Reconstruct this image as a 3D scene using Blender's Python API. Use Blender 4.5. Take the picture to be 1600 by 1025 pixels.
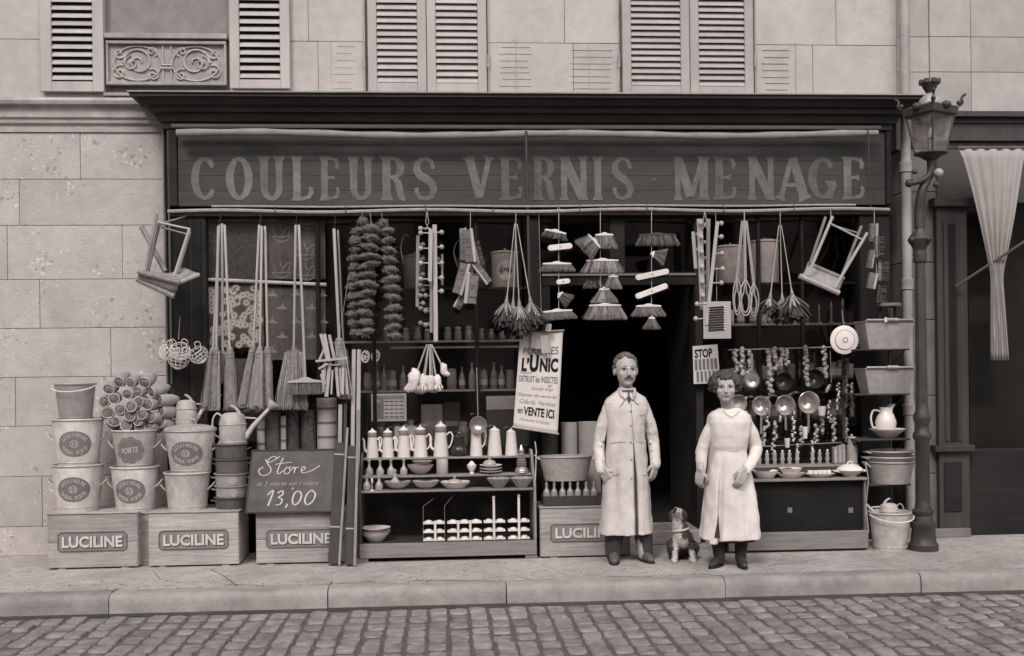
import bpy, math, random
from math import sin, cos, pi, radians, atan2, sqrt
from mathutils import Vector, Matrix, noise as mnoise

random.seed(7)
for o in list(bpy.data.objects): bpy.data.objects.remove(o)
SC = bpy.context.scene
COL = SC.collection

# ------------------------------------------------------------------ camera
F, CX, HZ = 1683.0, 800.0, 582.0          # focal length in photo pixels, principal column, horizon row
YAW, ROLL = radians(3.7), 0.0123
CAM = Vector((0.0, -9.0, 1.58))
RC = Matrix.Rotation(-YAW, 3, 'Z') @ Matrix.Rotation(radians(90), 3, 'X') @ Matrix.Rotation(-ROLL, 3, 'Z')
cd = bpy.data.cameras.new('camera'); cam = bpy.data.objects.new('camera', cd); COL.objects.link(cam)
m4 = RC.to_4x4(); m4.translation = CAM; cam.matrix_world = m4
cd.sensor_width = 36.0; cd.lens = 36.0 * F / 1600.0
cd.shift_y = (HZ - 512.5) / 1600.0
cd.clip_start = 0.05; cd.clip_end = 500
SC.camera = cam

# ------------------------------------------------------------------ overcast daylight
SUN_EL, SUN_AZ = radians(44), radians(-24)     # high, in front of the shop, a little from the left
w = bpy.data.worlds.new('World'); SC.world = w; w.use_nodes = True
nt = w.node_tree; nt.nodes.clear()
sky = nt.nodes.new('ShaderNodeTexSky'); sky.sky_type = 'NISHITA'; sky.sun_disc = False
sky.sun_elevation = SUN_EL; sky.sun_rotation = pi + SUN_AZ
sky.air_density = 1.0; sky.dust_density = 4.0; sky.ozone_density = 1.0
hs = nt.nodes.new('ShaderNodeHueSaturation'); hs.inputs['Saturation'].default_value = 0.0
bg = nt.nodes.new('ShaderNodeBackground'); bg.inputs['Strength'].default_value = 0.09
wo = nt.nodes.new('ShaderNodeOutputWorld')
nt.links.new(sky.outputs[0], hs.inputs['Color']); nt.links.new(hs.outputs[0], bg.inputs['Color']); nt.links.new(bg.outputs[0], wo.inputs['Surface'])
sd = bpy.data.lights.new('sun', 'SUN'); sd.energy = 1.5; sd.angle = radians(16); sd.color = (1.0, 0.97, 0.94)
sun = bpy.data.objects.new('sun', sd); COL.objects.link(sun)
sv = Vector((sin(SUN_AZ) * cos(SUN_EL), -cos(SUN_AZ) * cos(SUN_EL), sin(SUN_EL)))   # towards the sun
sun.rotation_euler = sv.to_track_quat('Z', 'Y').to_euler(); sun.location = sv * 20
vs = SC.view_settings
vs.view_transform = 'Standard'; vs.look = 'None'; vs.exposure = 0.62; vs.gamma = 1.0
SC.cycles.max_bounces = 6; SC.cycles.transparent_max_bounces = 8
SC.cycles.use_denoising = True

# ------------------------------------------------------------------ pixels to places
def ray(px, py): return RC @ Vector(((px - CX) / F, (HZ - py) / F, -1.0))
def W(px, py, Y):
    d = ray(px, py); return CAM + d * ((Y - CAM.y) / d.y)
def G(px, py, z=0.0):
    d = ray(px, py); return CAM + d * ((z - CAM.z) / d.z)
def MP(px, py, Y):                       # metres per photo pixel there
    d = ray(px, py); return ((Y - CAM.y) / d.y) / F
def WX(px, py, Y): return W(px, py, Y).x
def WZ(px, py, Y): return W(px, py, Y).z

# ------------------------------------------------------------------ materials (a sepia world)
def tone(v, warm=1.0):
    return (min(1, v * 1.06), v * (1 - 0.055 * warm), v * (1 - 0.105 * warm), 1)
MATS = {}
def mat(name, v, rough=0.7, metal=0.0, var=0.25, scale=8.0, stretch=(1, 1, 1), bump=0.0, bscale=None, dirt=0.0, pits=0.0, trans=0.0, spec=0.4, warm=1.0):
    m = bpy.data.materials.new(name); m.use_nodes = True; MATS[name] = m
    n = m.node_tree; N = n.nodes; L = n.links
    b = N['Principled BSDF']
    b.inputs['Roughness'].default_value = rough; b.inputs['Metallic'].default_value = metal
    b.inputs['Specular IOR Level'].default_value = spec
    if trans: b.inputs['Transmission Weight'].default_value = trans
    tc = N.new('ShaderNodeTexCoord'); mp = N.new('ShaderNodeMapping'); mp.inputs['Scale'].default_value = stretch
    oi = N.new('ShaderNodeObjectInfo'); ad = N.new('ShaderNodeVectorMath'); ad.operation = 'ADD'
    sc = N.new('ShaderNodeVectorMath'); sc.operation = 'SCALE'; sc.inputs['Scale'].default_value = 13.7
    cb = N.new('ShaderNodeCombineXYZ')
    for k in range(3): L.new(oi.outputs['Random'], cb.inputs[k])
    L.new(cb.outputs[0], sc.inputs[0]); L.new(tc.outputs['Object'], ad.inputs[0]); L.new(sc.outputs[0], ad.inputs[1]); L.new(ad.outputs[0], mp.inputs['Vector'])
    nz = N.new('ShaderNodeTexNoise'); nz.inputs['Scale'].default_value = scale; nz.inputs['Detail'].default_value = 6; nz.inputs['Roughness'].default_value = 0.62
    L.new(mp.outputs[0], nz.inputs['Vector'])
    rp = N.new('ShaderNodeValToRGB')
    rp.color_ramp.elements[0].position = 0.28; rp.color_ramp.elements[1].position = 0.74
    rp.color_ramp.elements[0].color = tone(v * (1 - var), warm); rp.color_ramp.elements[1].color = tone(min(0.95, v * (1 + var * 0.8)), warm)
    L.new(nz.outputs['Fac'], rp.inputs['Fac'])
    colour = rp.outputs['Color']
    # small brightness difference from one object to the next
    hv = N.new('ShaderNodeHueSaturation'); mr = N.new('ShaderNodeMapRange')
    mr.inputs['To Min'].default_value = 1 - 0.16 * min(1, var * 3); mr.inputs['To Max'].default_value = 1 + 0.14 * min(1, var * 3)
    L.new(oi.outputs['Random'], mr.inputs['Value']); L.new(mr.outputs[0], hv.inputs['Value']); L.new(colour, hv.inputs['Color']); colour = hv.outputs['Color']
    if dirt:
        n2 = N.new('ShaderNodeTexNoise'); n2.inputs['Scale'].default_value = 1.7; n2.inputs['Detail'].default_value = 7; n2.inputs['Roughness'].default_value = 0.65
        L.new(ad.outputs[0], n2.inputs['Vector'])
        r2 = N.new('ShaderNodeValToRGB'); r2.color_ramp.elements[0].position = 0.36; r2.color_ramp.elements[1].position = 0.62
        r2.color_ramp.elements[0].color = (1 - dirt,) * 3 + (1,); r2.color_ramp.elements[1].color = (1, 1, 1, 1)
        L.new(n2.outputs['Fac'], r2.inputs['Fac'])
        mx = N.new('ShaderNodeMixRGB'); mx.blend_type = 'MULTIPLY'; mx.inputs['Fac'].default_value = 1
        L.new(colour, mx.inputs['Color1']); L.new(r2.outputs['Color'], mx.inputs['Color2']); colour = mx.outputs['Color']
    bh = None
    if pits:
        vo = N.new('ShaderNodeTexVoronoi'); vo.inputs['Scale'].default_value = 20
        nd = N.new('ShaderNodeTexNoise'); nd.inputs['Scale'].default_value = 3.0; nd.inputs['Detail'].default_value = 4
        wn = N.new('ShaderNodeTexNoise'); wn.inputs['Scale'].default_value = 26; wn.inputs['Detail'].default_value = 3; L.new(ad.outputs[0], wn.inputs['Vector'])
        ws = N.new('ShaderNodeVectorMath'); ws.operation = 'SCALE'; ws.inputs['Scale'].default_value = .075; L.new(wn.outputs['Color'], ws.inputs[0]); wa = N.new('ShaderNodeVectorMath'); wa.operation = 'ADD'; L.new(ad.outputs[0], wa.inputs[0]); L.new(ws.outputs[0], wa.inputs[1])
        L.new(ad.outputs[0], nd.inputs['Vector']); L.new(wa.outputs[0], vo.inputs['Vector'])
        ra = N.new('ShaderNodeMapRange'); ra.inputs['From Min'].default_value = 0.42; ra.inputs['From Max'].default_value = 0.66; ra.inputs['To Max'].default_value = 0.34; L.new(nd.outputs['Fac'], ra.inputs['Value'])
        lt = N.new('ShaderNodeMath'); lt.operation = 'LESS_THAN'; L.new(vo.outputs['Distance'], lt.inputs[0]); L.new(ra.outputs[0], lt.inputs[1])
        mx = N.new('ShaderNodeMixRGB'); mx.blend_type = 'MIX'
        ms = N.new('ShaderNodeMath'); ms.operation = 'MULTIPLY'; ms.inputs[1].default_value = pits; L.new(lt.outputs[0], ms.inputs[0])
        L.new(ms.outputs[0], mx.inputs['Fac']); L.new(colour, mx.inputs['Color1']); pr_ = N.new('ShaderNodeValToRGB'); pr_.color_ramp.interpolation = 'CONSTANT'; pr_.color_ramp.elements[0].color = tone(v * .5); pr_.color_ramp.elements[1].position = .55; pr_.color_ramp.elements[1].color = tone(min(.8, v * 1.45)); sp_ = N.new('ShaderNodeSeparateColor'); L.new(vo.outputs['Color'], sp_.inputs[0]); L.new(sp_.outputs[0], pr_.inputs['Fac']); L.new(pr_.outputs['Color'], mx.inputs['Color2']); colour = mx.outputs['Color']
        bh = lt
    L.new(colour, b.inputs['Base Color'])
    if bump or bh:
        nb = N.new('ShaderNodeTexNoise'); nb.inputs['Scale'].default_value = bscale or scale * 3; nb.inputs['Detail'].default_value = 5
        L.new(mp.outputs[0], nb.inputs['Vector'])
        bp = N.new('ShaderNodeBump'); bp.inputs['Strength'].default_value = bump or 0.3; bp.inputs['Distance'].default_value = 0.02
        L.new(nb.outputs['Fac'], bp.inputs['Height']); L.new(bp.outputs[0], b.inputs['Normal'])
        if bh:
            b2 = N.new('ShaderNodeBump'); b2.inputs['Strength'].default_value = 0.5; b2.inputs['Distance'].default_value = 0.01; b2.invert = True
            L.new(bh.outputs[0], b2.inputs['Height']); L.new(bp.outputs[0], b2.inputs['Normal']); L.new(b2.outputs[0], b.inputs['Normal'])
    return m

mat('pavement', .37, .85, var=.24, scale=16, bump=.4, bscale=90, dirt=.32)
mat('kerb', .30, .8, var=.25, scale=6, bump=.25, bscale=40, dirt=.3)
mat('road', .11, .9, var=.3, scale=10, bump=.3, bscale=80)
mat('cobble', .24, .75, var=.42, scale=9, bump=.4, bscale=30, dirt=.3)
mat('ashlar', .42, .9, var=.10, scale=9, bump=.3, bscale=50, dirt=.16, pits=.7)
mat('ashlar_upper', .44, .9, var=.09, scale=8, bump=.2, bscale=50, dirt=.16)
mat('mortar', .20, .95, var=.2)
mat('moulding', .37, .85, var=.2, scale=9, bump=.2, dirt=.4)
mat('stain', .36, .95, var=.2)
mat('shutter', .40, .6, var=.12, scale=6, stretch=(1, 1, .2), dirt=.15)
mat('shutter_grey', .36, .6, var=.12, scale=6, dirt=.15)
mat('dark_void', .012, .9, var=.2)  # near-black that stands in for the darkness inside openings
mat('shop_paint', .020, .7, spec=.2, var=.3, scale=6, stretch=(.3, 1, 3), dirt=.3)
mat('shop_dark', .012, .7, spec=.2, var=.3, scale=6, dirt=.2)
mat('sign_board', .047, .6, var=.3, scale=5, stretch=(.25, 1, 6), dirt=.25)
mat('sign_letter', .145, .7, var=.35, scale=14, dirt=.35)
mat('cornice_paint', .033, .6, spec=.25, var=.35, scale=7, stretch=(.3, 1, 4), dirt=.3)
mat('bar_pale', .30, .6, var=.25, scale=20)
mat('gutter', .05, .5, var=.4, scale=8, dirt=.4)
mat('zinc_sheet', .30, .5, var=.2, scale=5, dirt=.3)
mat('iron', .055, .5, .3, var=.3, scale=14, bump=.1)
mat('iron_light', .30, .55, .2, var=.3, scale=20)
mat('pipe', .38, .6, var=.15, scale=6, dirt=.25)
mat('awning_cloth', .22, .9, var=.2, scale=9)
mat('rod', .16, .45, .5, var=.2)
mat('wood_pale', .36, .65, var=.2, scale=14, stretch=(3, 3, .25), bump=.1)
mat('wood_white', .62, .6, var=.12, scale=14, stretch=(1, 1, 1))
mat('wood_mid', .22, .65, var=.3, scale=12, stretch=(3, 3, .2), bump=.1)
mat('wood_flat', .20, .7, var=.3, scale=10, stretch=(.25, 2, 4), bump=.15)
mat('wood_dark', .04, .65, var=.3, scale=12, stretch=(3, 3, .2))
mat('crate_wood', .38, .75, var=.3, scale=9, stretch=(.3, 2, 6), bump=.25, dirt=.34)
mat('plate', .19, .7, var=.2, scale=12)
mat('plate_edge', .12, .7, var=.2)
mat('cast_letter', .50, .7, var=.12)
mat('straw_pale', .40, .8, var=.3, scale=25)
mat('straw_dark', .10, .8, var=.4, scale=25)
mat('straw', .30, .8, var=.4, scale=25)
mat('straw_mid', .20, .8, var=.4, scale=25)
mat('bristle_dark', .055, .8, var=.5, scale=30)
mat('bristle_grey', .15, .8, var=.4, scale=30)
mat('sponge', .13, .95, var=.5, scale=45, bump=.8, bscale=90)
mat('cotton', .66, .95, var=.2, scale=40, bump=.5, bscale=90)
mat('feather', .035, .7, var=.6, scale=20)
mat('feather_pale', .26, .8, var=.5, scale=30)
mat('rattan', .36, .6, var=.25, scale=30)
mat('galv', .50, .45, .12, var=.26, scale=14, dirt=.28)
mat('galv_mid', .36, .5, .15, var=.2, scale=22, dirt=.15)
mat('galv_dark', .12, .5, .3, var=.25, scale=16)
mat('tin_bright', .46, .3, .75, var=.15, scale=18)
mat('enamel', .68, .28, var=.08, scale=12)
mat('enamel_dark', .03, .25, var=.2)
mat('band', .17, .5, var=.35, scale=60)
mat('label_grey', .15, .7, var=.2)
mat('label_text', .42, .7, var=.1)
mat('paper', .58, .85, var=.08, scale=6, dirt=.1)
mat('paper_dim', .33, .85, var=.12, scale=6)
mat('ink', .02, .7, var=.1)
mat('ink_pale', .24, .8, var=.15)
mat('chalkboard', .10, .85, var=.3, scale=7, dirt=.3)
mat('chalk', .52, .95, var=.15, scale=60)
mat('glassware', .62, .12, var=.08, trans=.55)
mat('bottle_glass', .34, .15, var=.2, trans=.3)
mat('window_bottle', .16, .25, var=.4)
mat('canvas', .26, .9, var=.3, scale=10)
mat('wire', .75, .4, .1, var=.1)
mat('string', .35, .9, var=.1)
mat('coat', .60, .9, var=.12, scale=9, dirt=.22, bump=.10, bscale=120)
mat('smock', .66, .9, var=.09, scale=9, dirt=.15, bump=.10, bscale=120)
mat('skin', .38, .6, var=.12, scale=14)
mat('hair_man', .13, .6, var=.5, scale=40, stretch=(1, 1, .4))
mat('hair_woman', .045, .6, var=.6, scale=40)
mat('trousers', .045, .9, var=.3)
mat('stocking', .03, .9, var=.2)
mat('shoe', .035, .45, var=.4, scale=20)
mat('shoe_brown', .11, .5, var=.4, scale=20)
mat('dog_white', .52, .9, var=.25, scale=30, bump=.6, bscale=80)
mat('dog_dark', .06, .9, var=.5, scale=30, bump=.6, bscale=80)
mat('eye', .012, .2, var=.1)
mat('basket_inner', .20, .9, var=.7, scale=50, bump=.8)
mat('clog_rim', .46, .75, var=.2)
mat('clog', .26, .75, var=.2, scale=16)
mat('oilcloth_dark', .07, .45, var=.8, scale=38)
mat('oilcloth_mid', .10, .5, var=.3, scale=20)
mat('print_pale', .28, .6, var=.2)
mat('roll_pale', .36, .7, var=.12, scale=30)
mat('roll_stripe', .12, .7, var=.2)
mat('carton', .27, .8, var=.15)
mat('stone_jamb', .17, .9, var=.2, scale=6, dirt=.3)
mat('neighbour_wood', .035, .6, var=.3, scale=8, stretch=(2, 2, .2))
mat('blind_cloth', .32, .9, var=.1)

def coat_mat():                                # short fur, white with dark patches carried on the mesh
    m = mat('dog_fur', .5, .9, var=.25, scale=30, bump=.6, bscale=80); n = m.node_tree; N = n.nodes; L = n.links; b = N['Principled BSDF']
    src = b.inputs['Base Color'].links[0].from_socket; at = N.new('ShaderNodeAttribute'); at.attribute_name = 'patch'; mx = N.new('ShaderNodeMixRGB'); mx.inputs['Color2'].default_value = tone(.06)
    L.new(at.outputs['Fac'], mx.inputs['Fac']); L.new(src, mx.inputs['Color1']); L.new(mx.outputs[0], b.inputs['Base Color'])
coat_mat()
def glass_mat():                               # thin pane: clear, with a grazing reflection
    m = bpy.data.materials.new('pane_glass'); m.use_nodes = True; MATS['pane_glass'] = m
    n = m.node_tree; N = n.nodes; L = n.links; N.clear()
    t = N.new('ShaderNodeBsdfTransparent'); t.inputs[0].default_value = (.94, .93, .92, 1)
    g = N.new('ShaderNodeBsdfGlossy'); g.inputs['Roughness'].default_value = .04; g.inputs['Color'].default_value = (.9, .88, .86, 1)
    lw = N.new('ShaderNodeLayerWeight'); pw = N.new('ShaderNodeMath'); pw.operation = 'POWER'; pw.inputs[1].default_value = 4.0; fr = N.new('ShaderNodeMath'); fr.operation = 'MULTIPLY_ADD'; fr.inputs[1].default_value = .8; fr.inputs[2].default_value = .05
    L.new(lw.outputs['Facing'], pw.inputs[0]); L.new(pw.outputs[0], fr.inputs[0])
    mx = N.new('ShaderNodeMixShader'); o = N.new('ShaderNodeOutputMaterial')
    L.new(fr.outputs[0], mx.inputs[0]); L.new(t.outputs[0], mx.inputs[1]); L.new(g.outputs[0], mx.inputs[2]); L.new(mx.outputs[0], o.inputs[0])
glass_mat()
def reflect_film_mat():                               # lantern glass: grey reflection painted as a patchy pale film, half see-through
    m = bpy.data.materials.new('lantern_glass'); m.use_nodes = True; MATS['lantern_glass'] = m
    n = m.node_tree; N = n.nodes; L = n.links; N.clear()
    t = N.new('ShaderNodeBsdfTransparent'); d = N.new('ShaderNodeBsdfDiffuse'); d.inputs[0].default_value = tone(.34); mx = N.new('ShaderNodeMixShader'); o = N.new('ShaderNodeOutputMaterial')
    nz = N.new('ShaderNodeTexNoise'); nz.inputs['Scale'].default_value = 9; mr = N.new('ShaderNodeMapRange'); mr.inputs['From Min'].default_value = .3; mr.inputs['From Max'].default_value = .75; mr.inputs['To Min'].default_value = .08; mr.inputs['To Max'].default_value = .55
    tc = N.new('ShaderNodeTexCoord'); L.new(tc.outputs['Object'], nz.inputs['Vector']); L.new(nz.outputs['Fac'], mr.inputs['Value']); L.new(mr.outputs[0], mx.inputs[0]); L.new(t.outputs[0], mx.inputs[1]); L.new(d.outputs[0], mx.inputs[2]); L.new(mx.outputs[0], o.inputs[0])
reflect_film_mat()

# ------------------------------------------------------------------ mesh building
class MB:
    def __init__(s): s.v = []; s.f = []
    def add(s, vs, fs):
        k = len(s.v); s.v += [tuple(p) for p in vs]; s.f += [tuple(i + k for i in q) for q in fs]; return s
    def box(s, x0, x1, y0, y1, z0, z1):
        return s.add([(x0, y0, z0), (x1, y0, z0), (x1, y1, z0), (x0, y1, z0), (x0, y0, z1), (x1, y0, z1), (x1, y1, z1), (x0, y1, z1)],
                     [(0, 3, 2, 1), (4, 5, 6, 7), (0, 1, 5, 4), (1, 2, 6, 5), (2, 3, 7, 6), (3, 0, 4, 7)])
    def beam(s, a, b, w, d, up=(0, -1, 0)):      # rectangular bar from a to b, width w across, depth d along up
        a = Vector(a); b = Vector(b); t = (b - a).normalized(); u = Vector(up); u = (u - t * u.dot(t)).normalized(); r = t.cross(u)
        P = []
        for c in (a, b):
            for i, j in ((-1, -1), (1, -1), (1, 1), (-1, 1)): P.append(c + r * (i * w / 2) + u * (j * d / 2))
        return s.add(P, [(0, 3, 2, 1), (4, 5, 6, 7), (0, 1, 5, 4), (1, 2, 6, 5), (2, 3, 7, 6), (3, 0, 4, 7)])
    def tube(s, pts, r, seg=6, closed=False):
        P = [Vector(p) for p in pts]; n = len(P)
        R = list(r) if isinstance(r, (list, tuple)) else [r] * n
        T = []
        for i in range(n):
            a = P[(i - 1) % n] if (i or closed) else P[i]; b = P[(i + 1) % n] if (i < n - 1 or closed) else P[i]
            t = b - a; T.append(t.normalized() if t.length > 1e-9 else Vector((0, 0, 1)))
        u = T[0].orthogonal().normalized(); vs = []
        for i in range(n):
            u = (u - T[i] * u.dot(T[i])); u = u.normalized() if u.length > 1e-6 else T[i].orthogonal().normalized()
            q = T[i].cross(u)
            for k in range(seg):
                a = 2 * pi * k / seg; vs.append(P[i] + (u * cos(a) + q * sin(a)) * R[i])
        fs = []
        for i in range(n if closed else n - 1):
            j = (i + 1) % n
            for k in range(seg):
                k2 = (k + 1) % seg; fs.append((i * seg + k, i * seg + k2, j * seg + k2, j * seg + k))
        if not closed:
            fs.append(tuple(range(seg - 1, -1, -1))); fs.append(tuple((n - 1) * seg + k for k in range(seg)))
        return s.add(vs, fs)
    def lathe(s, prof, seg=20, c=(0, 0, 0), sx=1, sy=1, flute=0, nf=12, caps=True):
        vs = []; n = len(prof)
        for (r, z) in prof:
            for k in range(seg):
                a = 2 * pi * k / seg; rr = r * (1 + flute * cos(nf * a))
                vs.append((c[0] + rr * cos(a) * sx, c[1] + rr * sin(a) * sy, c[2] + z))
        fs = []
        for i in range(n - 1):
            for k in range(seg):
                k2 = (k + 1) % seg; fs.append((i * seg + k, i * seg + k2, (i + 1) * seg + k2, (i + 1) * seg + k))
        if caps:
            fs.append(tuple(range(seg - 1, -1, -1))); fs.append(tuple((n - 1) * seg + k for k in range(seg)))
        return s.add(vs, fs)
    def ball(s, c, r, seg=12, rings=8, lump=0.0, fr=9.0):
        R = r if isinstance(r, (tuple, list)) else (r, r, r); vs = [(c[0], c[1], c[2] - R[2])]
        for i in range(1, rings):
            th = pi * i / rings
            for k in range(seg):
                a = 2 * pi * k / seg; p = Vector((sin(th) * cos(a), sin(th) * sin(a), -cos(th)))
                q = 1 + (lump * mnoise.noise(Vector((p.x * R[0], p.y * R[1], p.z * R[2])) * fr / max(R) + Vector(c) * 31) if lump else 0)
                vs.append((c[0] + p.x * R[0] * q, c[1] + p.y * R[1] * q, c[2] + p.z * R[2] * q))
        vs.append((c[0], c[1], c[2] + R[2])); e = len(vs) - 1; fs = []
        for k in range(seg):
            k2 = (k + 1) % seg; fs.append((0, 1 + k2, 1 + k)); fs.append((e, e - seg + k, e - seg + k2))
            for i in range(rings - 2):
                fs.append((1 + i * seg + k, 1 + i * seg + k2, 1 + (i + 1) * seg + k2, 1 + (i + 1) * seg + k))
        return s.add(vs, fs)
    def loft(s, secs, seg=20, fold=None):
        """secs: (cx, cy, z, rx, ry[, power]) stacked closed rings; fold(a, i) scales the radius"""
        vs = []; n = len(secs)
        for i, q in enumerate(secs):
            e = 2.0 / (q[5] if len(q) > 5 else 2.0)
            for k in range(seg):
                a = 2 * pi * k / seg; m = fold(a, i) if fold else 1
                c_, s_ = cos(a), sin(a)
                vs.append((q[0] + q[3] * m * math.copysign(abs(c_) ** e, c_), q[1] + q[4] * m * math.copysign(abs(s_) ** e, s_), q[2]))
        fs = []
        for i in range(n - 1):
            for k in range(seg):
                k2 = (k + 1) % seg; fs.append((i * seg + k, i * seg + k2, (i + 1) * seg + k2, (i + 1) * seg + k))
        fs.append(tuple(range(seg - 1, -1, -1))); fs.append(tuple((n - 1) * seg + k for k in range(seg)))
        return s.add(vs, fs)
    def prism(s, poly, y0, y1):                    # polygon in x,z pushed from y0 (front) to y1
        n = len(poly)
        return s.add([(x, y0, z) for x, z in poly] + [(x, y1, z) for x, z in poly],
                     [tuple(range(n)), tuple(range(2 * n - 1, n - 1, -1))] + [(i, i + n, (i + 1) % n + n, (i + 1) % n) for i in range(n)])
    def ribbon(s, pts, wd, y0, y1):                # flat stroke in x,z with a width at each point
        P = [Vector((p[0], p[1])) for p in pts]; n = len(P); Wd = wd if isinstance(wd, (list, tuple)) else [wd] * n
        A = []; B = []
        for i in range(n):
            t = (P[min(i + 1, n - 1)] - P[max(i - 1, 0)]); t = t.normalized() if t.length > 1e-9 else Vector((1, 0)); q = Vector((-t.y, t.x)) * (Wd[i] / 2)
            A.append(P[i] + q); B.append(P[i] - q)
        vs = [(p.x, y0, p.y) for p in A] + [(p.x, y0, p.y) for p in B] + [(p.x, y1, p.y) for p in A] + [(p.x, y1, p.y) for p in B]
        fs = []
        for i in range(n - 1):
            fs += [(i, i + 1, n + i + 1, n + i), (2 * n + i, 3 * n + i, 3 * n + i + 1, 2 * n + i + 1), (i, 2 * n + i, 2 * n + i + 1, i + 1), (n + i, n + i + 1, 3 * n + i + 1, 3 * n + i)]
        fs += [(0, n, 3 * n, 2 * n), (n - 1, 3 * n - 1, 4 * n - 1, 2 * n - 1)]
        return s.add(vs, fs)
    def strand(s, a, b, r0, r1):                   # one straw
        a = Vector(a); b = Vector(b); t = (b - a).normalized(); u = t.orthogonal().normalized(); q = t.cross(u); vs = []
        for c, r in ((a, r0), (b, r1)):
            for k in range(3):
                an = 2.0944 * k; vs.append(c + (u * cos(an) + q * sin(an)) * r)
        return s.add(vs, [(0, 1, 4, 3), (1, 2, 5, 4), (2, 0, 3, 5), (3, 4, 5)])
    def grid(s, nu, nv, fn, closed=False):
        vs = [fn(i / nu, j / nv) for j in range(nv + 1) for i in range(nu + 1)]
        return s.add(vs, [(j * (nu + 1) + i, j * (nu + 1) + i + 1, (j + 1) * (nu + 1) + i + 1, (j + 1) * (nu + 1) + i) for j in range(nv) for i in range(nu)])
    def map(s, fn, start=0):
        s.v = s.v[:start] + [tuple(fn(Vector(p))) for p in s.v[start:]]; return s
    def move(s, d, start=0): return s.map(lambda p: p + Vector(d), start)
    def mesh(s, name, material, smooth=False, angle=40):
        me = bpy.data.meshes.new(name); me.from_pydata(s.v, [], s.f)
        if material: me.materials.append(MATS[material])
        if smooth:
            me.polygons.foreach_set('use_smooth', [True] * len(me.polygons))
            try: me.set_sharp_from_angle(angle=radians(angle))
            except Exception: pass
        me.update(); return me
    def build(s, name, material, parent=None, smooth=False, bevel=0, loc=None, world=False, angle=40):
        if world:
            b = WL.get(parent.name, Vector((0, 0, 0))) if parent else Vector(loc); s.move(-b)
        ob = bpy.data.objects.new(name, s.mesh(name, material, smooth, angle)); COL.objects.link(ob)
        if parent: ob.parent = parent; WL[ob.name] = WL.get(parent.name, Vector((0, 0, 0)))
        if loc is not None: ob.location = loc; WL[ob.name] = Vector(loc)
        if bevel:
            md = ob.modifiers.new('bevel', 'BEVEL'); md.width = bevel; md.segments = 1; md.limit_method = 'ANGLE'
        return ob
WL = {}
def thing(name, label, cat, loc=(0, 0, 0), group=None, rot=None):
    o = bpy.data.objects.new(name, None); COL.objects.link(o); o.empty_display_size = .1
    o.location = loc; WL[o.name] = Vector(loc)
    if rot: o.rotation_euler = rot
    tag(o, label, cat, group); return o
def tag(o, label, cat, group=None):
    o['label'] = label; o['category'] = cat
    if group: o['group'] = group
    return o
def struct(o): o['kind'] = 'structure'; return o
def part(name, me, parent, loc=None, rot=None, scale=None):
    o = bpy.data.objects.new(name, me); COL.objects.link(o); o.parent = parent
    if loc is not None: o.location = loc
    if rot is not None: o.rotation_euler = rot
    if scale is not None: o.scale = scale
    return o
def copy_thing(root, loc, label, rot=None, scale=None, group=None):
    r = root.copy(); COL.objects.link(r); r.location = loc; r['label'] = label; WL[r.name] = Vector(loc)
    if rot is not None: r.rotation_euler = rot
    if scale is not None: r.scale = scale
    if group: r['group'] = group
    for ch in root.children:
        c = ch.copy(); COL.objects.link(c); c.parent = r
        for g in ch.children:
            d = g.copy(); COL.objects.link(d); d.parent = c
    return r
def spline(pts, k=6, closed=False):
    P = [Vector(p) for p in pts]; n = len(P); out = []
    for i in range(n if closed else n - 1):
        if closed: a, b, c, d = P[(i - 1) % n], P[i], P[(i + 1) % n], P[(i + 2) % n]
        else: a, b, c, d = P[max(i - 1, 0)], P[i], P[i + 1], P[min(i + 2, n - 1)]
        for j in range(k):
            t = j / k; out.append(.5 * ((2 * b) + (c - a) * t + (2 * a - 5 * b + 4 * c - d) * t * t + (3 * b - a - 3 * c + d) * t ** 3))
    if not closed: out.append(P[-1])
    return out
def rnd(a, b): return random.uniform(a, b)

def text2d(body, height, ext=.002, bold=0.0, shear=0.0, width=None, space=1.0):
    """centred text in x,z: list of verts (x, y, z) + faces, front at y=-ext; width squeezes it"""
    cu = bpy.data.curves.new('t', 'FONT'); cu.body = body; cu.size = 1; cu.extrude = .5; cu.offset = bold; cu.shear = shear; cu.space_character = space; cu.resolution_u = 3
    ob = bpy.data.objects.new('t', cu); me = bpy.data.meshes.new_from_object(ob)
    vs = [v.co.copy() for v in me.vertices]; fs = [tuple(p.vertices) for p in me.polygons]
    bpy.data.objects.remove(ob); bpy.data.curves.remove(cu); bpy.data.meshes.remove(me)
    xs = [v.x for v in vs]; ys = [v.y for v in vs]; x0, x1 = min(xs), max(xs); y0 = 0 if min(ys) > -.12 else min(ys); y1 = max(ys)
    sz = height / (y1 - y0); sx = (width / (x1 - x0)) if width else sz
    return [((v.x - (x0 + x1) / 2) * sx, -ext if v.z > 0 else 0, (v.y - (y0 + y1) / 2) * sz) for v in vs], fs

def loose(vs, fs):
    """split a text mesh into its separate letters, left to right"""
    par = list(range(len(vs)))
    def find(i):
        while par[i] != i: par[i] = par[par[i]]; i = par[i]
        return i
    for f in fs:
        r = find(f[0])
        for j in f[1:]: par[find(j)] = r
    gr = {}
    for f in fs: gr.setdefault(find(f[0]), []).append(f)
    out = []
    for g in gr.values():
        ix = sorted(set(i for f in g for i in f)); mp_ = {i: n for n, i in enumerate(ix)}
        out.append(([vs[i] for i in ix], [tuple(mp_[i] for i in f) for f in g]))
    return sorted(out, key=lambda q: min(v[0] for v in q[0]))

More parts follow.
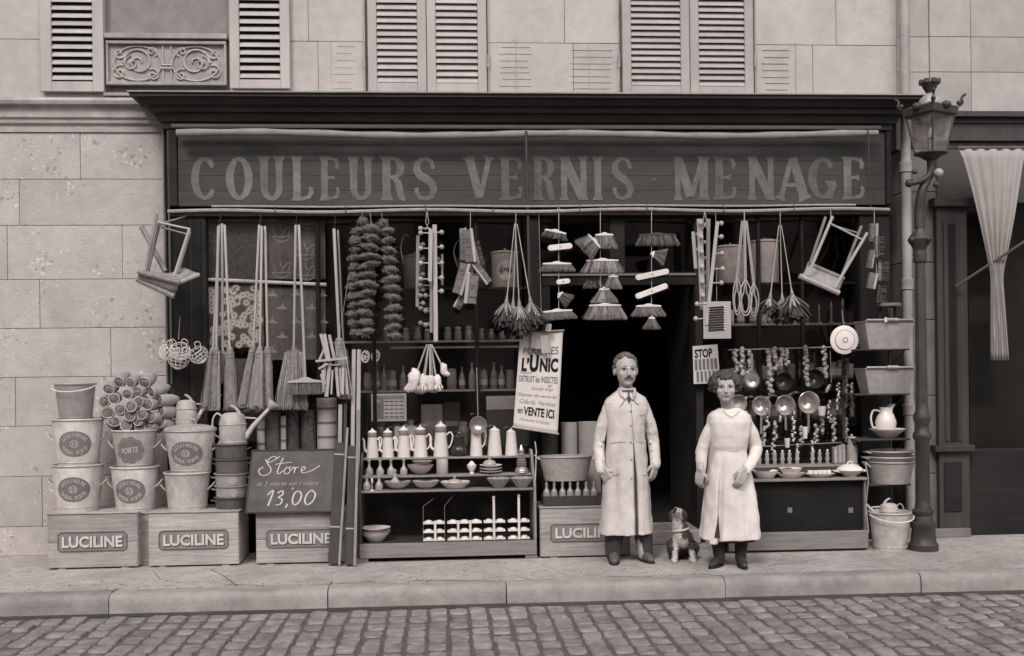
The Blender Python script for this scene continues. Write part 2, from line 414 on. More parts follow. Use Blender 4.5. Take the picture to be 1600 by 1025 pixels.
# ================================================================== the setting
YK = -1.0                                   # kerb face
ROADZ = -0.135
m_ = MB(); m_.grid(1, 1, lambda u, v: (-60 + 120 * u, -60 + 59.0 * v, ROADZ - .007)); road = struct(m_.build('road', 'road'))
m_ = MB(); m_.box(-12, 12, YK + .185, 4.6, -.6, 0); pav = struct(m_.build('pavement', 'pavement'))
# kerbstones, each its own stone
jx = [G(p, q).x for p, q in ((175, 926), (515, 915), (790, 910), (1130, 903), (1440, 898))]
xs = [-11.5, -9.6, -7.9, -6.2, -4.7] + jx + [5.0, 6.7, 8.4, 10.2, 11.8]
for i in range(len(xs) - 1):
    a, b = xs[i] + .004, xs[i + 1] - .004; k = MB(); dz = rnd(-.004, .004); dy = rnd(-.008, .008); n = 14
    pr = [(.18, -.5), (.18, .002), (.14, .004), (.05, .002), (.018, -.012), (.004, -.035), (0, -.07), (-.004, -.5)]
    vs = []
    for j in range(n + 1):
        x = a + (b - a) * j / n
        for (y, z) in pr:
            wv = mnoise.noise(Vector((x * 3, y * 8, z * 8))) * .006
            vs.append((x, YK + dy + y + (wv if y < .17 else 0), z + dz + (wv if z > -.4 else 0)))
    q = len(pr); fs = []
    for j in range(n):
        for e in range(q - 1): fs.append((j * q + e, j * q + e + 1, (j + 1) * q + e + 1, (j + 1) * q + e))
    fs += [tuple(range(q - 1, -1, -1)), tuple(n * q + e for e in range(q))]
    k.add(vs, fs); k.build('kerbstone', 'kerb', pav, smooth=True, angle=60)
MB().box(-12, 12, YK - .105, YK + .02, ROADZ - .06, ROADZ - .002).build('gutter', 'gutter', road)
# cracks in the pavement and the seam behind the kerb
def crack(pts, w_):
    k = MB(); P_ = []
    for i in range(len(pts) - 1):
        a_, b_ = V2(G(*pts[i])), V2(G(*pts[i + 1])); n = max(2, int((b_ - a_).length / .05))
        for j in range(n): t = j / n; p = a_.lerp(b_, t); P_.append(p + V2((mnoise.noise(p * 9) * .012, mnoise.noise(p * 9 + V2((5, 5, 0))) * .012, 0)))
    vs = []
    for i, p in enumerate(P_):
        t = (P_[min(i + 1, len(P_) - 1)] - P_[max(i - 1, 0)]).normalized(); q = V2((-t.y, t.x, 0)) * w_ * (.5 + .5 * abs(mnoise.noise(p * 6)) * 2); vs += [(p.x + q.x, p.y + q.y, .0035), (p.x - q.x, p.y - q.y, .0035)]
    k.add(vs, [(2 * i, 2 * i + 1, 2 * i + 3, 2 * i + 2) for i in range(len(P_) - 1)]); k.build('crack', 'gutter', pav)
V2 = Vector
for pts, w_ in (([(330, 890), (352, 902), (372, 918)], .004), ([(355, 914), (420, 915), (500, 913), (600, 909)], .005), ([(640, 908), (700, 907), (786, 908)], .006), ([(660, 913), (672, 905)], .008), ([(800, 897), (830, 908)], .003), ([(950, 901), (1010, 901), (1120, 897)], .005), ([(1150, 900), (1300, 893), (1440, 889)], .005), ([(175, 925), (190, 918)], .007), ([(515, 915), (522, 906)], .006), ([(1200, 884), (1290, 873)], .003), ([(240, 893), (250, 905), (300, 915)], .003)): crack(pts, w_)
grit = MB(); rg = random.Random(11)
for i in range(520):
    near = rg.random() < .5; x = rg.uniform(-5, 5); y = rg.gauss(YK + .28, .12) if near else rg.uniform(YK + .2, .6); y = max(YK + .19, y); s = rg.uniform(.002, .007)
    grit.ball((x, y, s * .4), (s * rg.uniform(.8, 1.8), s * rg.uniform(.8, 1.8), s * .7), 5, 4)
o = grit.build('grit', 'cobble', pav); o['kind'] = 'stuff'
# cobbles: rows run out from the kerb
def cobble_mesh(sx, sy, sd):
    rr = random.Random(sd); k = MB(); vs = []
    L = [(-.055, 1.0), (-.005, .995), (.003, .95), (.006, .72)]
    for z, s in L:
        for a in range(10):
            t = 2 * pi * (a + .5) / 10; c_, s_ = cos(t), sin(t); e = .38
            vs.append((sx / 2 * s * math.copysign(abs(c_) ** e, c_) * rr.uniform(.91, 1.0), sy / 2 * s * math.copysign(abs(s_) ** e, s_) * rr.uniform(.93, 1.0), z + rr.uniform(-.004, .004)))
    fs = [(i * 10 + a, i * 10 + (a + 1) % 10, (i + 1) * 10 + (a + 1) % 10, (i + 1) * 10 + a) for i in range(3) for a in range(10)] + [tuple(30 + a for a in range(10))]
    k.add(vs, fs); return k
CW, CL = .142, .20
variants = [cobble_mesh(CW - .010 - .003 * (s % 4), CL - .010 - .005 * (s % 3), s) for s in range(12)]
vmesh = [v.mesh('cobblestone', 'cobble', True, 60) for v in variants]
spots = []
ncol = int(16 / CW)
for c in range(ncol):
    x = -8 + c * CW; off = (c % 2) * CL * .5 + rnd(-.02, .02); y = YK - .115 - off * .25
    first = True
    while y > -4.6:
        spots.append((x + rnd(-.005, .005), y - CL / 2, rnd(-.010, .006), random.randrange(12), rnd(-.06, .06))); y -= CL * rnd(.96, 1.04)
def vis(s):
    p = Vector((s[0], s[1], ROADZ)); d = RC.transposed() @ (p - CAM); px = CX + F * d.x / -d.z; py = HZ - F * d.y / -d.z
    return -10 < px < 1610 and py < 1040
inview = sorted([s for s in spots if vis(s)], key=lambda s: s[1])[:296]
ids = set(id(s) for s in inview)
for s in inview: part('cobblestone', vmesh[s[3]], road, (s[0], s[1], ROADZ + s[2]), (0, 0, s[4]))
far = MB()
for s in spots:
    if id(s) not in ids:
        k = variants[s[3]]; far.add([(p[0] + s[0], p[1] + s[1], p[2] + ROADZ + s[2]) for p in k.v], k.f)
o = far.build('cobbles', 'cobble', road, smooth=True, angle=60); o['kind'] = 'stuff'

# ------------------------------------------------------------------ the building the shop is in
YW = .85
def rectpx(p0, p1, q0, q1, Y, pm=None):
    """x0,x1,z0,z1 in metres for a pixel box standing in the plane Y"""
    pc = (p0 + p1) / 2; qc = (q0 + q1) / 2
    return WX(p0, qc, Y), WX(p1, qc, Y), WZ(pc, q1, Y), WZ(pc, q0, Y)
bld = thing('shop_building', 'pale ashlar house with louvred shutters above the hardware shop', 'building', (0, YW, 0))
XL = WX(259, 400, YW); XR = WX(1404, 300, YW); ZC = WZ(800, 160, .5)
k = MB(); k.box(-8.5, XL, YW + .03, YW + .5, 0, ZC); k.box(-8.5, XR, YW + .03, YW + .5, ZC, 5.6); k.build('wall_core', 'mortar', bld, world=True)
def block(x0, x1, z0, z1, mt, nm='stone_block', par=bld, y=YW):
    g = .0018; MB().box(x0 + g, x1 - g, y + rnd(-.002, .002), y + .04, z0 + g, z1 - g).build(nm, mt, par, world=True, bevel=.003)
rows = [WZ(180, q, YW) for q in (207, 280, 352, 436, 512, 588, 664, 742, 820)] + [0.02]
rows[-1] = 0.0
js = [[118], [125], [60], [150], [40], [135], [70], [150], [50], [100]]
for i in range(len(rows) - 1):
    cuts = [-8.5]
    x = WX([126, 30, 190, 60, 170, 20, 150, 60, 180, 30][i], 300, YW); ext = []
    while x > -8.3: ext.append(x); x -= rnd(.95, 1.15)
    cuts = [-8.5] + ext[::-1] + [XL - .004]
    for j in range(len(cuts) - 1):
        if cuts[j + 1] - cuts[j] > .06: block(cuts[j], cuts[j + 1], rows[i + 1], rows[i], 'ashlar')
# string course on the left
sc_ = [(157, .10), (163, .14), (168, .13), (171, .075), (186, .07), (189, .05), (194, .045), (198, .02), (207, .015)]
k = MB(); P = [(WZ(180, q, YW), YW - p) for q, p in sc_]
poly = [(YW + .02, P[0][0])] + [(y, z) for z, y in P] + [(YW + .02, P[-1][0])]
n = len(poly); xa, xb = -8.5, XL - .002
k.add([(xa, y, z) for y, z in poly] + [(xb, y, z) for y, z in poly], [tuple(range(n)), tuple(range(2 * n - 1, n - 1, -1))] + [(i, i + n, (i + 1) % n + n, (i + 1) % n) for i in range(n)])
k.build('string_course', 'moulding', bld, world=True)
ZS = WZ(180, 157, YW)
# upper wall stones between the windows
zA, zB, zD = WZ(800, 67, YW), WZ(800, 163, YW), 5.6
def pier(xs_, xr=None):
    for j in range(len(xs_) - 1):
        block(xs_[j], xs_[j + 1], zB - .02, zA, 'ashlar_upper')
    s2 = [xs_[0], (xs_[0] + xs_[-1]) / 2 + .1, xs_[-1]]
    for j in range(2): block(s2[j], s2[j + 1], zA, zA + .52, 'ashlar_upper'); block([xs_[0], s2[1] - .2, xs_[-1]][j], [xs_[0], s2[1] - .2, xs_[-1]][j + 1], zA + .52, zD, 'ashlar_upper')
U = lambda p: WX(p, 100, YW)
pier([-8.5, -7.2, -6.1, -5.0, U(164)]); pier([U(358), U(497), U(571)]); pier([U(763), U(896), U(968)]); pier([U(1179), U(1270), XR])
# old marks of opened shutters on the stone
def marks(p0, p1, q0, q1, pv):
    k = MB(); y0, y1 = YW - .0045, YW + .002
    nn = 7
    for i in range(nn):
        q = q0 + (q1 - q0) * i / (nn - 1) + rnd(-1, 1); a, b, z0, z1 = rectpx(p0 + rnd(0, 8), p1 - rnd(0, 8), q, q + .8, YW); k.box(a, b, y0, y1, z0, z1)
    a, b, z0, z1 = rectpx(pv, pv + 1, q0 - 12, q1 + 8, YW); k.box(a, b, y0 - .0006, y1, z0, z1)
    k.build('shutter_mark', 'stain', bld, world=True)
marks(520, 556, 72, 138, 517); marks(778, 832, 74, 134, 806); marks(890, 958, 78, 138, 920); marks(1190, 1236, 78, 140, 1243)

# louvred shutters
def shutter(p0, p1, q1, spacing, mt, Y=YW - .02, lp=14, bot=17, cover=.86):
    a, b, z0, z1 = rectpx(p0, p1, -70, q1, Y); px = MP(p0, q1, Y)
    fr = MB(); t = .035; w_ = lp * px; hb = bot * px
    fr.box(a, a + w_, Y, Y + t, z0, z1); fr.box(b - w_, b, Y, Y + t, z0, z1)
    fr.box(a + w_, b - w_, Y + .001, Y + t - .001, z0, z0 + hb); fr.box(a + w_, b - w_, Y + .001, Y + t - .001, z1 - .06, z1)
    f = fr.build('window_shutter', mt, bld, world=True, bevel=.004)
    sp = spacing * px; z = z0 + hb + sp * .5
    sl = MB(); hw = (b - a) / 2 - w_ - .002; d = .030; h = sp * cover
    sl.add([(-hw, -d / 2, -h / 2), (hw, -d / 2, -h / 2), (hw, d / 2, h / 2), (-hw, d / 2, h / 2), (-hw, -d / 2, -h / 2 + .008), (hw, -d / 2, -h / 2 + .008), (hw, d / 2, h / 2 + .008), (-hw, d / 2, h / 2 + .008)],
           [(0, 3, 2, 1), (4, 5, 6, 7), (0, 1, 5, 4), (1, 2, 6, 5), (2, 3, 7, 6), (3, 0, 4, 7)])
    me = sl.mesh('slat', mt)
    while z < z1 - .07:
        part('slat', me, f, ((a + b) / 2, Y + t / 2 - YW + .002, z)); z += sp
    MB().box(a + w_ * .5, b - w_ * .5, Y + t + .001, Y + t + .008, z0 + .01, z1 - .01).build('gap_shade_sheet', 'dark_void', f, world=True)  # dark sheet puts the shade between the slats into colour
    return f
shutter(62, 161, 143, 12.2, 'shutter', YW - .06, 17, 16, .6)
shutter(358, 452, 138, 12.2, 'shutter', YW - .06, 15, 14, .6)
shutter(574, 665.5, 146, 10.4, 'shutter'); shutter(666.5, 760, 147, 10.4, 'shutter')
shutter(972, 1077, 151, 9.7, 'shutter_grey'); shutter(1078, 1177, 152, 9.7, 'shutter_grey')
for p in (569, 763, 967.5, 1180):                         # iron hinges at the reveals
    k = MB(); c = W(p, 95, YW - .03); k.tube([c + Vector((0, 0, -.06)), c + Vector((0, 0, .06))], .011, 6); k.tube([c + Vector((0, 0, -.5)), c + Vector((0, 0, .6))], .005, 5)
    k.build('hinge', 'iron_light', bld, world=True, smooth=True)
for p0, p1, q in ((572, 762, 155), (970, 1178, 157), (165, 356, 150)):
    a, b, z0, z1 = rectpx(p0, p1, q - 9, q + 3, YW); MB().box(a, b, YW - .07, YW + .03, z0, z0 + .03).build('window_sill', 'zinc_sheet', bld, world=True, bevel=.004)
# french window and its cast iron guard
a, b, z0, z1 = rectpx(165, 356, -60, 150, YW)
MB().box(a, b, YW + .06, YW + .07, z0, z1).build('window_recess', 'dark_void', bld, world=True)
a, b, z0, z1 = rectpx(169, 353, 68, 132, YW - .01)
gr = MB().box(a, b, YW - .012, YW - .004, z0, z1).build('balcony_guard', 'moulding', bld, world=True)
k = MB()
for z in (z0, z1): k.box(a - .01, b + .01, YW - .05, YW - .012, z - .014, z + .014)
for x in (a, b): k.box(x - .01, x + .01, YW - .045, YW - .012, z0, z1)
k.box(a - .02, b + .02, YW - .07, YW + .02, z1 + .03, z1 + .075); k.build('rail', 'moulding', gr, world=True, bevel=.003)
def spiral(cx, cz, r, turns, a0, sg):
    return [(cx + r * (1 - .82 * t) * cos(a0 + sg * turns * 2 * pi * t), cz + r * (1 - .82 * t) * sin(a0 + sg * turns * 2 * pi * t)) for t in [i / 26 for i in range(27)]]
cw, chh = (b - a), (z1 - z0); yy = YW - .022
for sgn in (1, -1):
    cx0 = (a + b) / 2; fx = lambda t: cx0 + sgn * t * cw
    for (tx, tz, r, tr, a0, sg) in ((.24, .52, .135, 1.5, 0, 1), (.40, .28, .07, 1.2, 2, -1), (.12, .22, .06, 1.2, 1, 1), (.40, .75, .055, 1.1, 3, 1), (.13, .78, .05, 1.1, 4, -1), (.30, .50, .07, 1.3, 1.5, -1)):
        k = MB(); k.tube([(x, yy + .004 * sin(i), z) for i, (x, z) in enumerate(spiral(fx(tx), z0 + tz * chh, r, tr, a0 if sgn > 0 else pi - a0, sg * sgn))], .0085, 5)
        k.build('scroll', 'shutter' if tz != .5 else 'iron_light', gr, world=True, smooth=True)
    k = MB(); k.tube([(fx(.245) + .21 * cos(t / 24 * 2 * pi), yy, (z0 + z1) / 2 + .155 * sin(t / 24 * 2 * pi)) for t in range(24)], .008, 5, True); k.build('oval', 'shutter', gr, world=True, smooth=True)
for xo in (-.035, .035):
    k = MB(); k.tube([((a + b) / 2 + xo, yy, z0), ((a + b) / 2 + xo, yy, z1)], .008, 5); k.build('upright', 'shutter', gr, world=True)
for t in (.38, .46):
    k = MB(); k.tube([((a + b) / 2 - .05, yy - .01, z0 + t * chh), ((a + b) / 2 + .05, yy - .01, z0 + t * chh)], .008, 5); k.build('crossbar', 'shutter', gr, world=True)

# ------------------------------------------------------------------ the wooden shopfront
YF = .62                                      # face of the sign board
shop = thing('shopfront', 'dark painted wooden shopfront with a long lettered sign board', 'shopfront', (0, YF, 0))
XA, XB = WX(262, 270, YF), WX(1388, 270, YF)
Z = lambda q, Y=YF: WZ(800, q, Y)
# cornice: mitred mouldings
k = MB(); cp = [(158, .25), (163, .25), (164, .21), (172, .17), (173, .13), (181, .12), (182, .085), (193, .06), (194, .03), (203, .03)]
lv = [(Z(q), p) for q, p in cp]
for i in range(len(lv) - 1):
    (za, pa), (zb, pb) = lv[i], lv[i + 1]
    if za - zb < 1e-5: continue
    k.add([(XA - pb, YF - pb, zb), (XB + pb, YF - pb, zb), (XB + pb, YW + .03, zb), (XA - pb, YW + .03, zb), (XA - pa, YF - pa, za), (XB + pa, YF - pa, za), (XB + pa, YW + .03, za), (XA - pa, YW + .03, za)],
          [(0, 3, 2, 1), (4, 5, 6, 7), (0, 1, 5, 4), (1, 2, 6, 5), (2, 3, 7, 6), (3, 0, 4, 7)])
k.build('cornice', 'cornice_paint', shop, world=True)
MB().box(XA - .27, XB + .27, YF - .27, YW - .005, Z(158) + .001, Z(158) + .012).build('cornice_flashing', 'zinc_sheet', shop, world=True)
# sign planks
zt, zb_ = Z(204), Z(321)
nP = 5
for i in range(nP):
    h = (zt - zb_) / nP
    MB().box(XA + .09, XB - .03, YF + rnd(-.001, .001), YF + .03, zb_ + i * h + .0006, zb_ + (i + 1) * h - .0006).build('sign_plank', 'sign_board', shop, world=True, bevel=.0012)
MB().box(XA, XA + .085, YF - .02, YF + .05, zb_, zt).build('sign_edge', 'shop_paint', shop, world=True, bevel=.004)
MB().box(XB - .025, XB + .02, YF - .02, YF + .05, zb_, zt).build('sign_edge', 'shop_paint', shop, world=True, bevel=.004)
MB().box(XA - .05, XB + .05, YF + .055, YW + .2, Z(335), zt).build('sign_back', 'shop_dark', shop, world=True)
# letters: a stemmed face with split, curled ends, each letter its own piece
def stem(x, z0=0, z1=1, w_=.24):
    return ([(x, z0), (x, z0 + .06), (x, z0 + .12), (x, (z0 + z1) / 2 - .06), (x, (z0 + z1) / 2), (x, (z0 + z1) / 2 + .06), (x, z1 - .12), (x, z1 - .06), (x, z1)], [w_ * 1.75, w_ * 1.25, w_, w_, w_ * 1.12, w_, w_, w_ * 1.25, w_ * 1.75])
def arc(cx, cz, rx, rz, a0, a1, w0, w1, n=16):
    P_ = []; W_ = []
    for i in range(n + 1):
        t = i / n; a = radians(a0 + (a1 - a0) * t); P_.append((cx + rx * cos(a), cz + rz * sin(a))); W_.append(w0 + (w1 - w0) * abs(cos(a)) ** 1.5)
    return P_, W_
def dot(x, z, r): return [(x - r, z), (x - r * .5, z), (x, z), (x + r * .5, z), (x + r, z)], [r * .5, r * 1.75, r * 2, r * 1.75, r * .5]
LET = {
 'C': [arc(.52, .5, .40, .44, 50, 310, .13, .25), dot(.80, .80, .10), dot(.80, .20, .10)],
 'O': [arc(.5, .5, .37, .44, 0, 360, .13, .25, 28)],
 'U': [([(.2, .24), (.2, .5), (.2, .88), (.2, 1)], [.24, .24, .26, .42]), ([(.8, .24), (.8, .5), (.8, .88), (.8, 1)], [.2, .2, .24, .40]), arc(.5, .28, .30, .23, 180, 360, .14, .22)],
 'L': [stem(.26), ([(.2, .05), (.5, .05), (.75, .08), (.86, .2), (.84, .3)], [.10, .11, .14, .16, .1]), dot(.80, .27, .07)],
 'E': [stem(.26), ([(.2, .95), (.55, .95), (.78, .92), (.86, .78)], [.1, .1, .14, .12]), ([(.3, .52), (.6, .52), (.72, .52)], [.1, .1, .22]), ([(.2, .05), (.55, .05), (.8, .09), (.88, .24)], [.1, .1, .15, .12]), dot(.82, .76, .075), dot(.84, .26, .075)],
 'R': [stem(.26), arc(.5, .74, .30, .215, 95, -95, .11, .22, 12), ([(.3, .53), (.5, .53)], [.1, .1]), ([(.3, .955), (.5, .955)], [.1, .1]), ([(.52, .52), (.68, .42), (.74, .25), (.82, .05), (.94, .02)], [.12, .2, .22, .2, .12])],
 'S': [([(.80, .76), (.74, .88), (.58, .95), (.36, .93), (.21, .82), (.20, .68), (.32, .57), (.55, .49), (.76, .38), (.83, .23), (.73, .09), (.52, .04), (.3, .07), (.19, .18), (.18, .27)], [.13, .13, .12, .14, .19, .22, .23, .24, .23, .21, .18, .13, .12, .13, .13]), dot(.80, .77, .08), dot(.2, .24, .08)],
 'V': [([(.14, 1), (.18, .9), (.5, .06)], [.4, .24, .22]), ([(.86, 1), (.82, .9), (.54, .06)], [.34, .15, .13])],
 'N': [stem(.18, w_=.16), ([(.2, .95), (.8, .05)], [.24, .24]), stem(.84, w_=.16)],
 'I': [stem(.5, w_=.42)],
 'M': [stem(.14, w_=.12), ([(.16, .95), (.5, .08)], [.2, .2]), ([(.86, .95), (.52, .08)], [.12, .12]), stem(.88, w_=.19)],
 'A': [([(.10, 0), (.16, .1), (.48, .97)], [.3, .13, .12]), ([(.9, 0), (.84, .1), (.52, .97)], [.36, .24, .2]), ([(.24, .34), (.76, .34)], [.09, .09])],
 'G': [arc(.52, .5, .40, .44, 50, 345, .13, .25), dot(.80, .80, .10), ([(.82, .02), (.82, .3), (.82, .44)], [.15, .18, .34])],
}
word = [('C', 300, 339), ('O', 354, 394), ('U', 405, 444), ('L', 454, 492), ('E', 498, 533), ('U', 545, 583), ('R', 593, 635), ('S', 643, 685), ('V', 727, 771), ('E', 779, 819), ('R', 830, 869), ('N', 873, 919), ('I', 924, 944), ('S', 953, 992),
        ('M', 1051, 1106), ('E', 1113, 1153), ('N', 1167, 1211), ('A', 1213, 1263), ('G', 1264, 1305), ('E', 1314, 1353)]
zl0, zl1 = WZ(800, 313, YF), WZ(800, 244.5, YF)
for ch, p0, p1 in word:
    x0, x1 = WX(p0, 280, YF), WX(p1, 280, YF); k = MB()
    for si, (pts, wd) in enumerate(LET[ch]):
        pp = spline([(p[0], 0, p[1]) for p in pts], 3) if len(pts) > 2 and len(pts) < 12 and ch in 'LERUG' else None
        sx, sz = x1 - x0, zl1 - zl0
        k.ribbon([(x0 + p[0] * sx, zl0 + p[1] * sz) for p in pts], [q * sx * 1.26 for q in wd], YF - .0028 - si * .0003, YF - .0015)
    k.build('letter', 'sign_letter', shop, world=True)
k = MB(); c = W(1021, 281, YF); k.ball((c.x, YF - .003, c.z), (.018, .003, .018)); k.build('letter', 'sign_letter', shop, world=True)
# posts, stall risers, glazing
YG = .765
def vpost(p0, p1, nm='post', mt='shop_paint', y0=.70, y1=1.0, q0=322, q1=880, z0=None):
    x0, x1 = WX(p0, 500, y0), WX(p1, 500, y0); return MB().box(x0, x1, y0, y1, (0 if z0 is None else z0), WZ(800, q0, y0)).build(nm, mt, shop, world=True, bevel=.006)
pl = vpost(263, 323, 'pilaster'); vpost(1345, 1392, 'pilaster'); vpost(826, 846, 'post', 'shop_paint', .72); vpost(1086, 1098, 'post', 'shop_paint', .74)
for (p0, p1, q0, q1) in ((272, 296, 345, 650), (302, 316, 345, 650)):
    a, b, z0, z1 = rectpx(p0, p1, q0, q1, .70); MB().box(a, b, .69, .699, z0, z1).build('panel', 'shop_dark', pl, world=True, bevel=.003)
k = MB(); a, b, z0, z1 = rectpx(259, 262, 200, 600, .66); k.tube([(a, .66, z0), (a - .01, .66, z1)], .010, 6); k.tube([(a + .035, .665, z0), (a + .03, .665, z1)], .008, 6)
k.build('corner_rod', 'rod', shop, world=True)
ZSR = WZ(600, 700, YG)
for (p0, p1) in ((323, 826), (1098, 1345)):
    a, b = WX(p0, 600, YG), WX(p1, 600, YG)
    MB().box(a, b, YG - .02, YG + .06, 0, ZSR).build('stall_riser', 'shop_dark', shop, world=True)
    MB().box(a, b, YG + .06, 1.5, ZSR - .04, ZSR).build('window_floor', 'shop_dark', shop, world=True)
    MB().box(a, b, 1.5, 1.53, ZSR, WZ(800, 330, 1.5)).build('window_back', 'shop_dark', shop, world=True)  # near-black back panel keeps the depth of the display dark
def pane(p0, p1, q0=338, q1=698):
    a, b = WX(p0, 600, YG), WX(p1, 600, YG); MB().box(a, b, YG, YG + .004, WZ(800, q1, YG), WZ(800, q0, YG)).build('window_pane', 'pane_glass', shop, world=True)
mu = [323, 497, 584, 745, 826]
for i in range(4): pane(mu[i] + 2, mu[i + 1] - 2)
for p in mu[1:-1]: vpost(p - 3, p + 3, 'mullion', 'shop_dark', YG - .02, YG + .03, 330, z0=ZSR)
mu = [1098, 1187, 1255, 1345]
for i in range(3): pane(mu[i] + 2, mu[i + 1] - 2)
for p in mu[1:-1]: vpost(p - 2.5, p + 2.5, 'mullion', 'shop_dark', YG - .02, YG + .03, 330, z0=ZSR)
# door head and transom light
a, b = WX(846, 400, YG), WX(1086, 400, YG)
for q0, q1 in ((426, 446), (332, 342)): MB().box(a, b, YG - .02, YG + .06, WZ(960, q1, YG), WZ(960, q0, YG)).build('transom_bar', 'shop_paint', shop, world=True, bevel=.005)
MB().box(a, b, YG - .035, YG - .021, WZ(960, 431, YG), WZ(960, 428, YG)).build('transom_bead', 'wood_flat', shop, world=True)
vpost(955, 978, 'transom_post', 'shop_paint', YG - .015, YG + .05, 342, z0=WZ(960, 426, YG))
MB().box(a, b, YG + .01, YG + .014, WZ(960, 426, YG), WZ(960, 342, YG)).build('window_pane', 'pane_glass', shop, world=True)
vpost(846, 860, 'door_post', 'shop_paint', YG - .01, YG + .06, 446)
MB().box(a, b, .66, 1.2, .0, .13).build('door_step', 'pavement', shop, world=True, bevel=.01)
# the room behind, its darkness put into near-black walls
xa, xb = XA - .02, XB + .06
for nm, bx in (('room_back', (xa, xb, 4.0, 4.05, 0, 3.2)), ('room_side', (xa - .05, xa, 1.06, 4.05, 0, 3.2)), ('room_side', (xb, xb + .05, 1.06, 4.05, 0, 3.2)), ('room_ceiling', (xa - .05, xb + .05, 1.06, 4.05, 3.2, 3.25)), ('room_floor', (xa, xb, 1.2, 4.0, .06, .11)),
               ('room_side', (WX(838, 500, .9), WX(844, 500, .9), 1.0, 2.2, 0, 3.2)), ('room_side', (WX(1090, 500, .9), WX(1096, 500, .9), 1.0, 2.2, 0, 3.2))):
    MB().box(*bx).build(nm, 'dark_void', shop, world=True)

# ------------------------------------------------------------------ awning roller and its bars
YAW_ = .47
aw = thing('awning', 'rolled canvas shop awning with long iron bars under the cornice', 'awning', W(800, 208, YAW_))
k = MB(); pts = []
for i in range(41):
    p = 276 + (1371 - 276) * i / 40; c = W(p, 0, YAW_); c.z = WZ(800, 209, YAW_) + .012 * sin(i * .35) - .01 * sin(i / 40 * pi); c.x = WX(p, 208, YAW_); pts.append(c)
k.tube(pts, [.032 + .004 * sin(i * 1.7) for i in range(41)], 10); k.build('rolled_canvas', 'awning_cloth', aw, smooth=True, world=True)
k = MB(); k.tube([W(268, 197, YAW_ + .03), W(800, 199, YAW_ + .03), W(1376, 200, YAW_ + .03)], .018, 6); k.build('roller_bar', 'rod', aw, smooth=True, world=True)
YBAR = .40
ZB1 = WZ(800, 329, YBAR); ZB2 = WZ(800, 321.5, YBAR)
k = MB(); pts = [(WX(262 + 28.2 * i, 325, YBAR), YBAR, ZB1 + .010 * sin(i * .55)) for i in range(41)]; k.tube(pts, .0145, 6); k.build('front_bar', 'bar_pale', aw, smooth=True, world=True)
k = MB(); pts = [(WX(330 + 25.2 * i, 325, YBAR), YBAR + .015, ZB2 + .004 * sin(i * .5 + 1)) for i in range(41)]; k.tube(pts, .0085, 6); k.build('lead_bar', 'bar_pale', aw, smooth=True, world=True)
for p0, q0, p1, q1 in ((822, 205, 828, 480), (1356, 200, 1360, 325), (262, 205, 264, 330)):
    k = MB(); k.tube([W(p0, q0, YAW_ - .03), W(p1, q1, YBAR + .02)], .014 if p0 == 822 else .007, 6); k.build('arm', 'iron', aw, smooth=True, world=True)
for p in (430, 540, 665, 770, 905, 1010, 1130, 1240):
    k = MB(); c = Vector((WX(p, 325, YBAR), YBAR, ZB1)); k.tube([c + Vector((0, 0, .05)), c + Vector((.004, -.018, .02)), c + Vector((0, -.018, -.01)), c + Vector((-.004, 0, -.03))], .004, 5); k.build('clip', 'iron', aw, world=True)

# ------------------------------------------------------------------ rain pipe
YP = .78
dp = thing('drainpipe', 'pale cast rain pipe running down beside the street lamp', 'pipe', (WX(1416, 600, YP), YP, 0))
xp = [WX(1406, 60, YP), WX(1414, 260, YP), WX(1420, 500, YP), WX(1424, 700, YP)]; xp = [xp[1]] * 4
zj = [5.6, WZ(1414, 262, YP), WZ(1414, 445, YP), WZ(1414, 640, YP), 0]
for i in range(4):
    k = MB(); k.tube([(xp[i], YP - .02, zj[i + 1]), (xp[i], YP - .02, zj[i])], .045, 14); k.build('pipe_length', 'pipe', dp, smooth=True, world=True)
    if i: k = MB(); k.lathe([(.046, -.05), (.056, -.045), (.056, .02), (.060, .03), (.060, .05), (.046, .055)], 14, (xp[i], YP - .02, zj[i])); k.build('collar', 'pipe', dp, smooth=True, world=True)

# ------------------------------------------------------------------ street lamp
YL = .08
lp = thing('street_lamp', 'cast iron gas lamp post with four sided lantern and crown', 'lamp', (WX(1443, 862, YL), YL, 0))
zz = lambda q: WZ(1440, q, YL)
k = MB(); prof = [(.125, 0), (.125, .05), (.108, .07), (.095, .18), (.108, .20), (.108, .235), (.085, .25), (.075, .30), (.09, .32), (.09, .345), (.07, .36), (.060, .42)]
k.lathe(prof, 20); k.build('base', 'iron', lp, smooth=True)
k = MB(); prof = [(.060, .42), (.057, zz(690)), (.078, zz(684)), (.078, zz(678)), (.058, zz(672)), (.058, zz(662)), (.075, zz(656)), (.075, zz(650)), (.054, zz(642)), (.050, zz(630))]
k.lathe(prof, 20, flute=.02, nf=8); k.build('pedestal', 'iron', lp, smooth=True)
k = MB(); k.lathe([(.050, zz(630)), (.047, zz(500)), (.043, zz(410))], 32, flute=.05, nf=8); k.build('shaft', 'iron', lp, smooth=True)
k = MB(); k.lathe([(.052, zz(410)), (.06, zz(406)), (.052, zz(402)), (.06, zz(398)), (.052, zz(394)), (.055, zz(388)), (.095, zz(378)), (.10, zz(374)), (.08, zz(368)), (.04, zz(360)), (.035, zz(352))], 20); k.build('capital', 'iron', lp, smooth=True)
k = MB()
for a in range(4):
    t = a * pi / 2 + .4; k.ball((.09 * cos(t), .09 * sin(t), zz(375)), .028, 8, 6)
k.build('capital_leaf', 'iron', lp, smooth=True)
lx = WX(1454, 240, YL) - WL[lp.name].x
px_ = MP(1450, 240, YL)
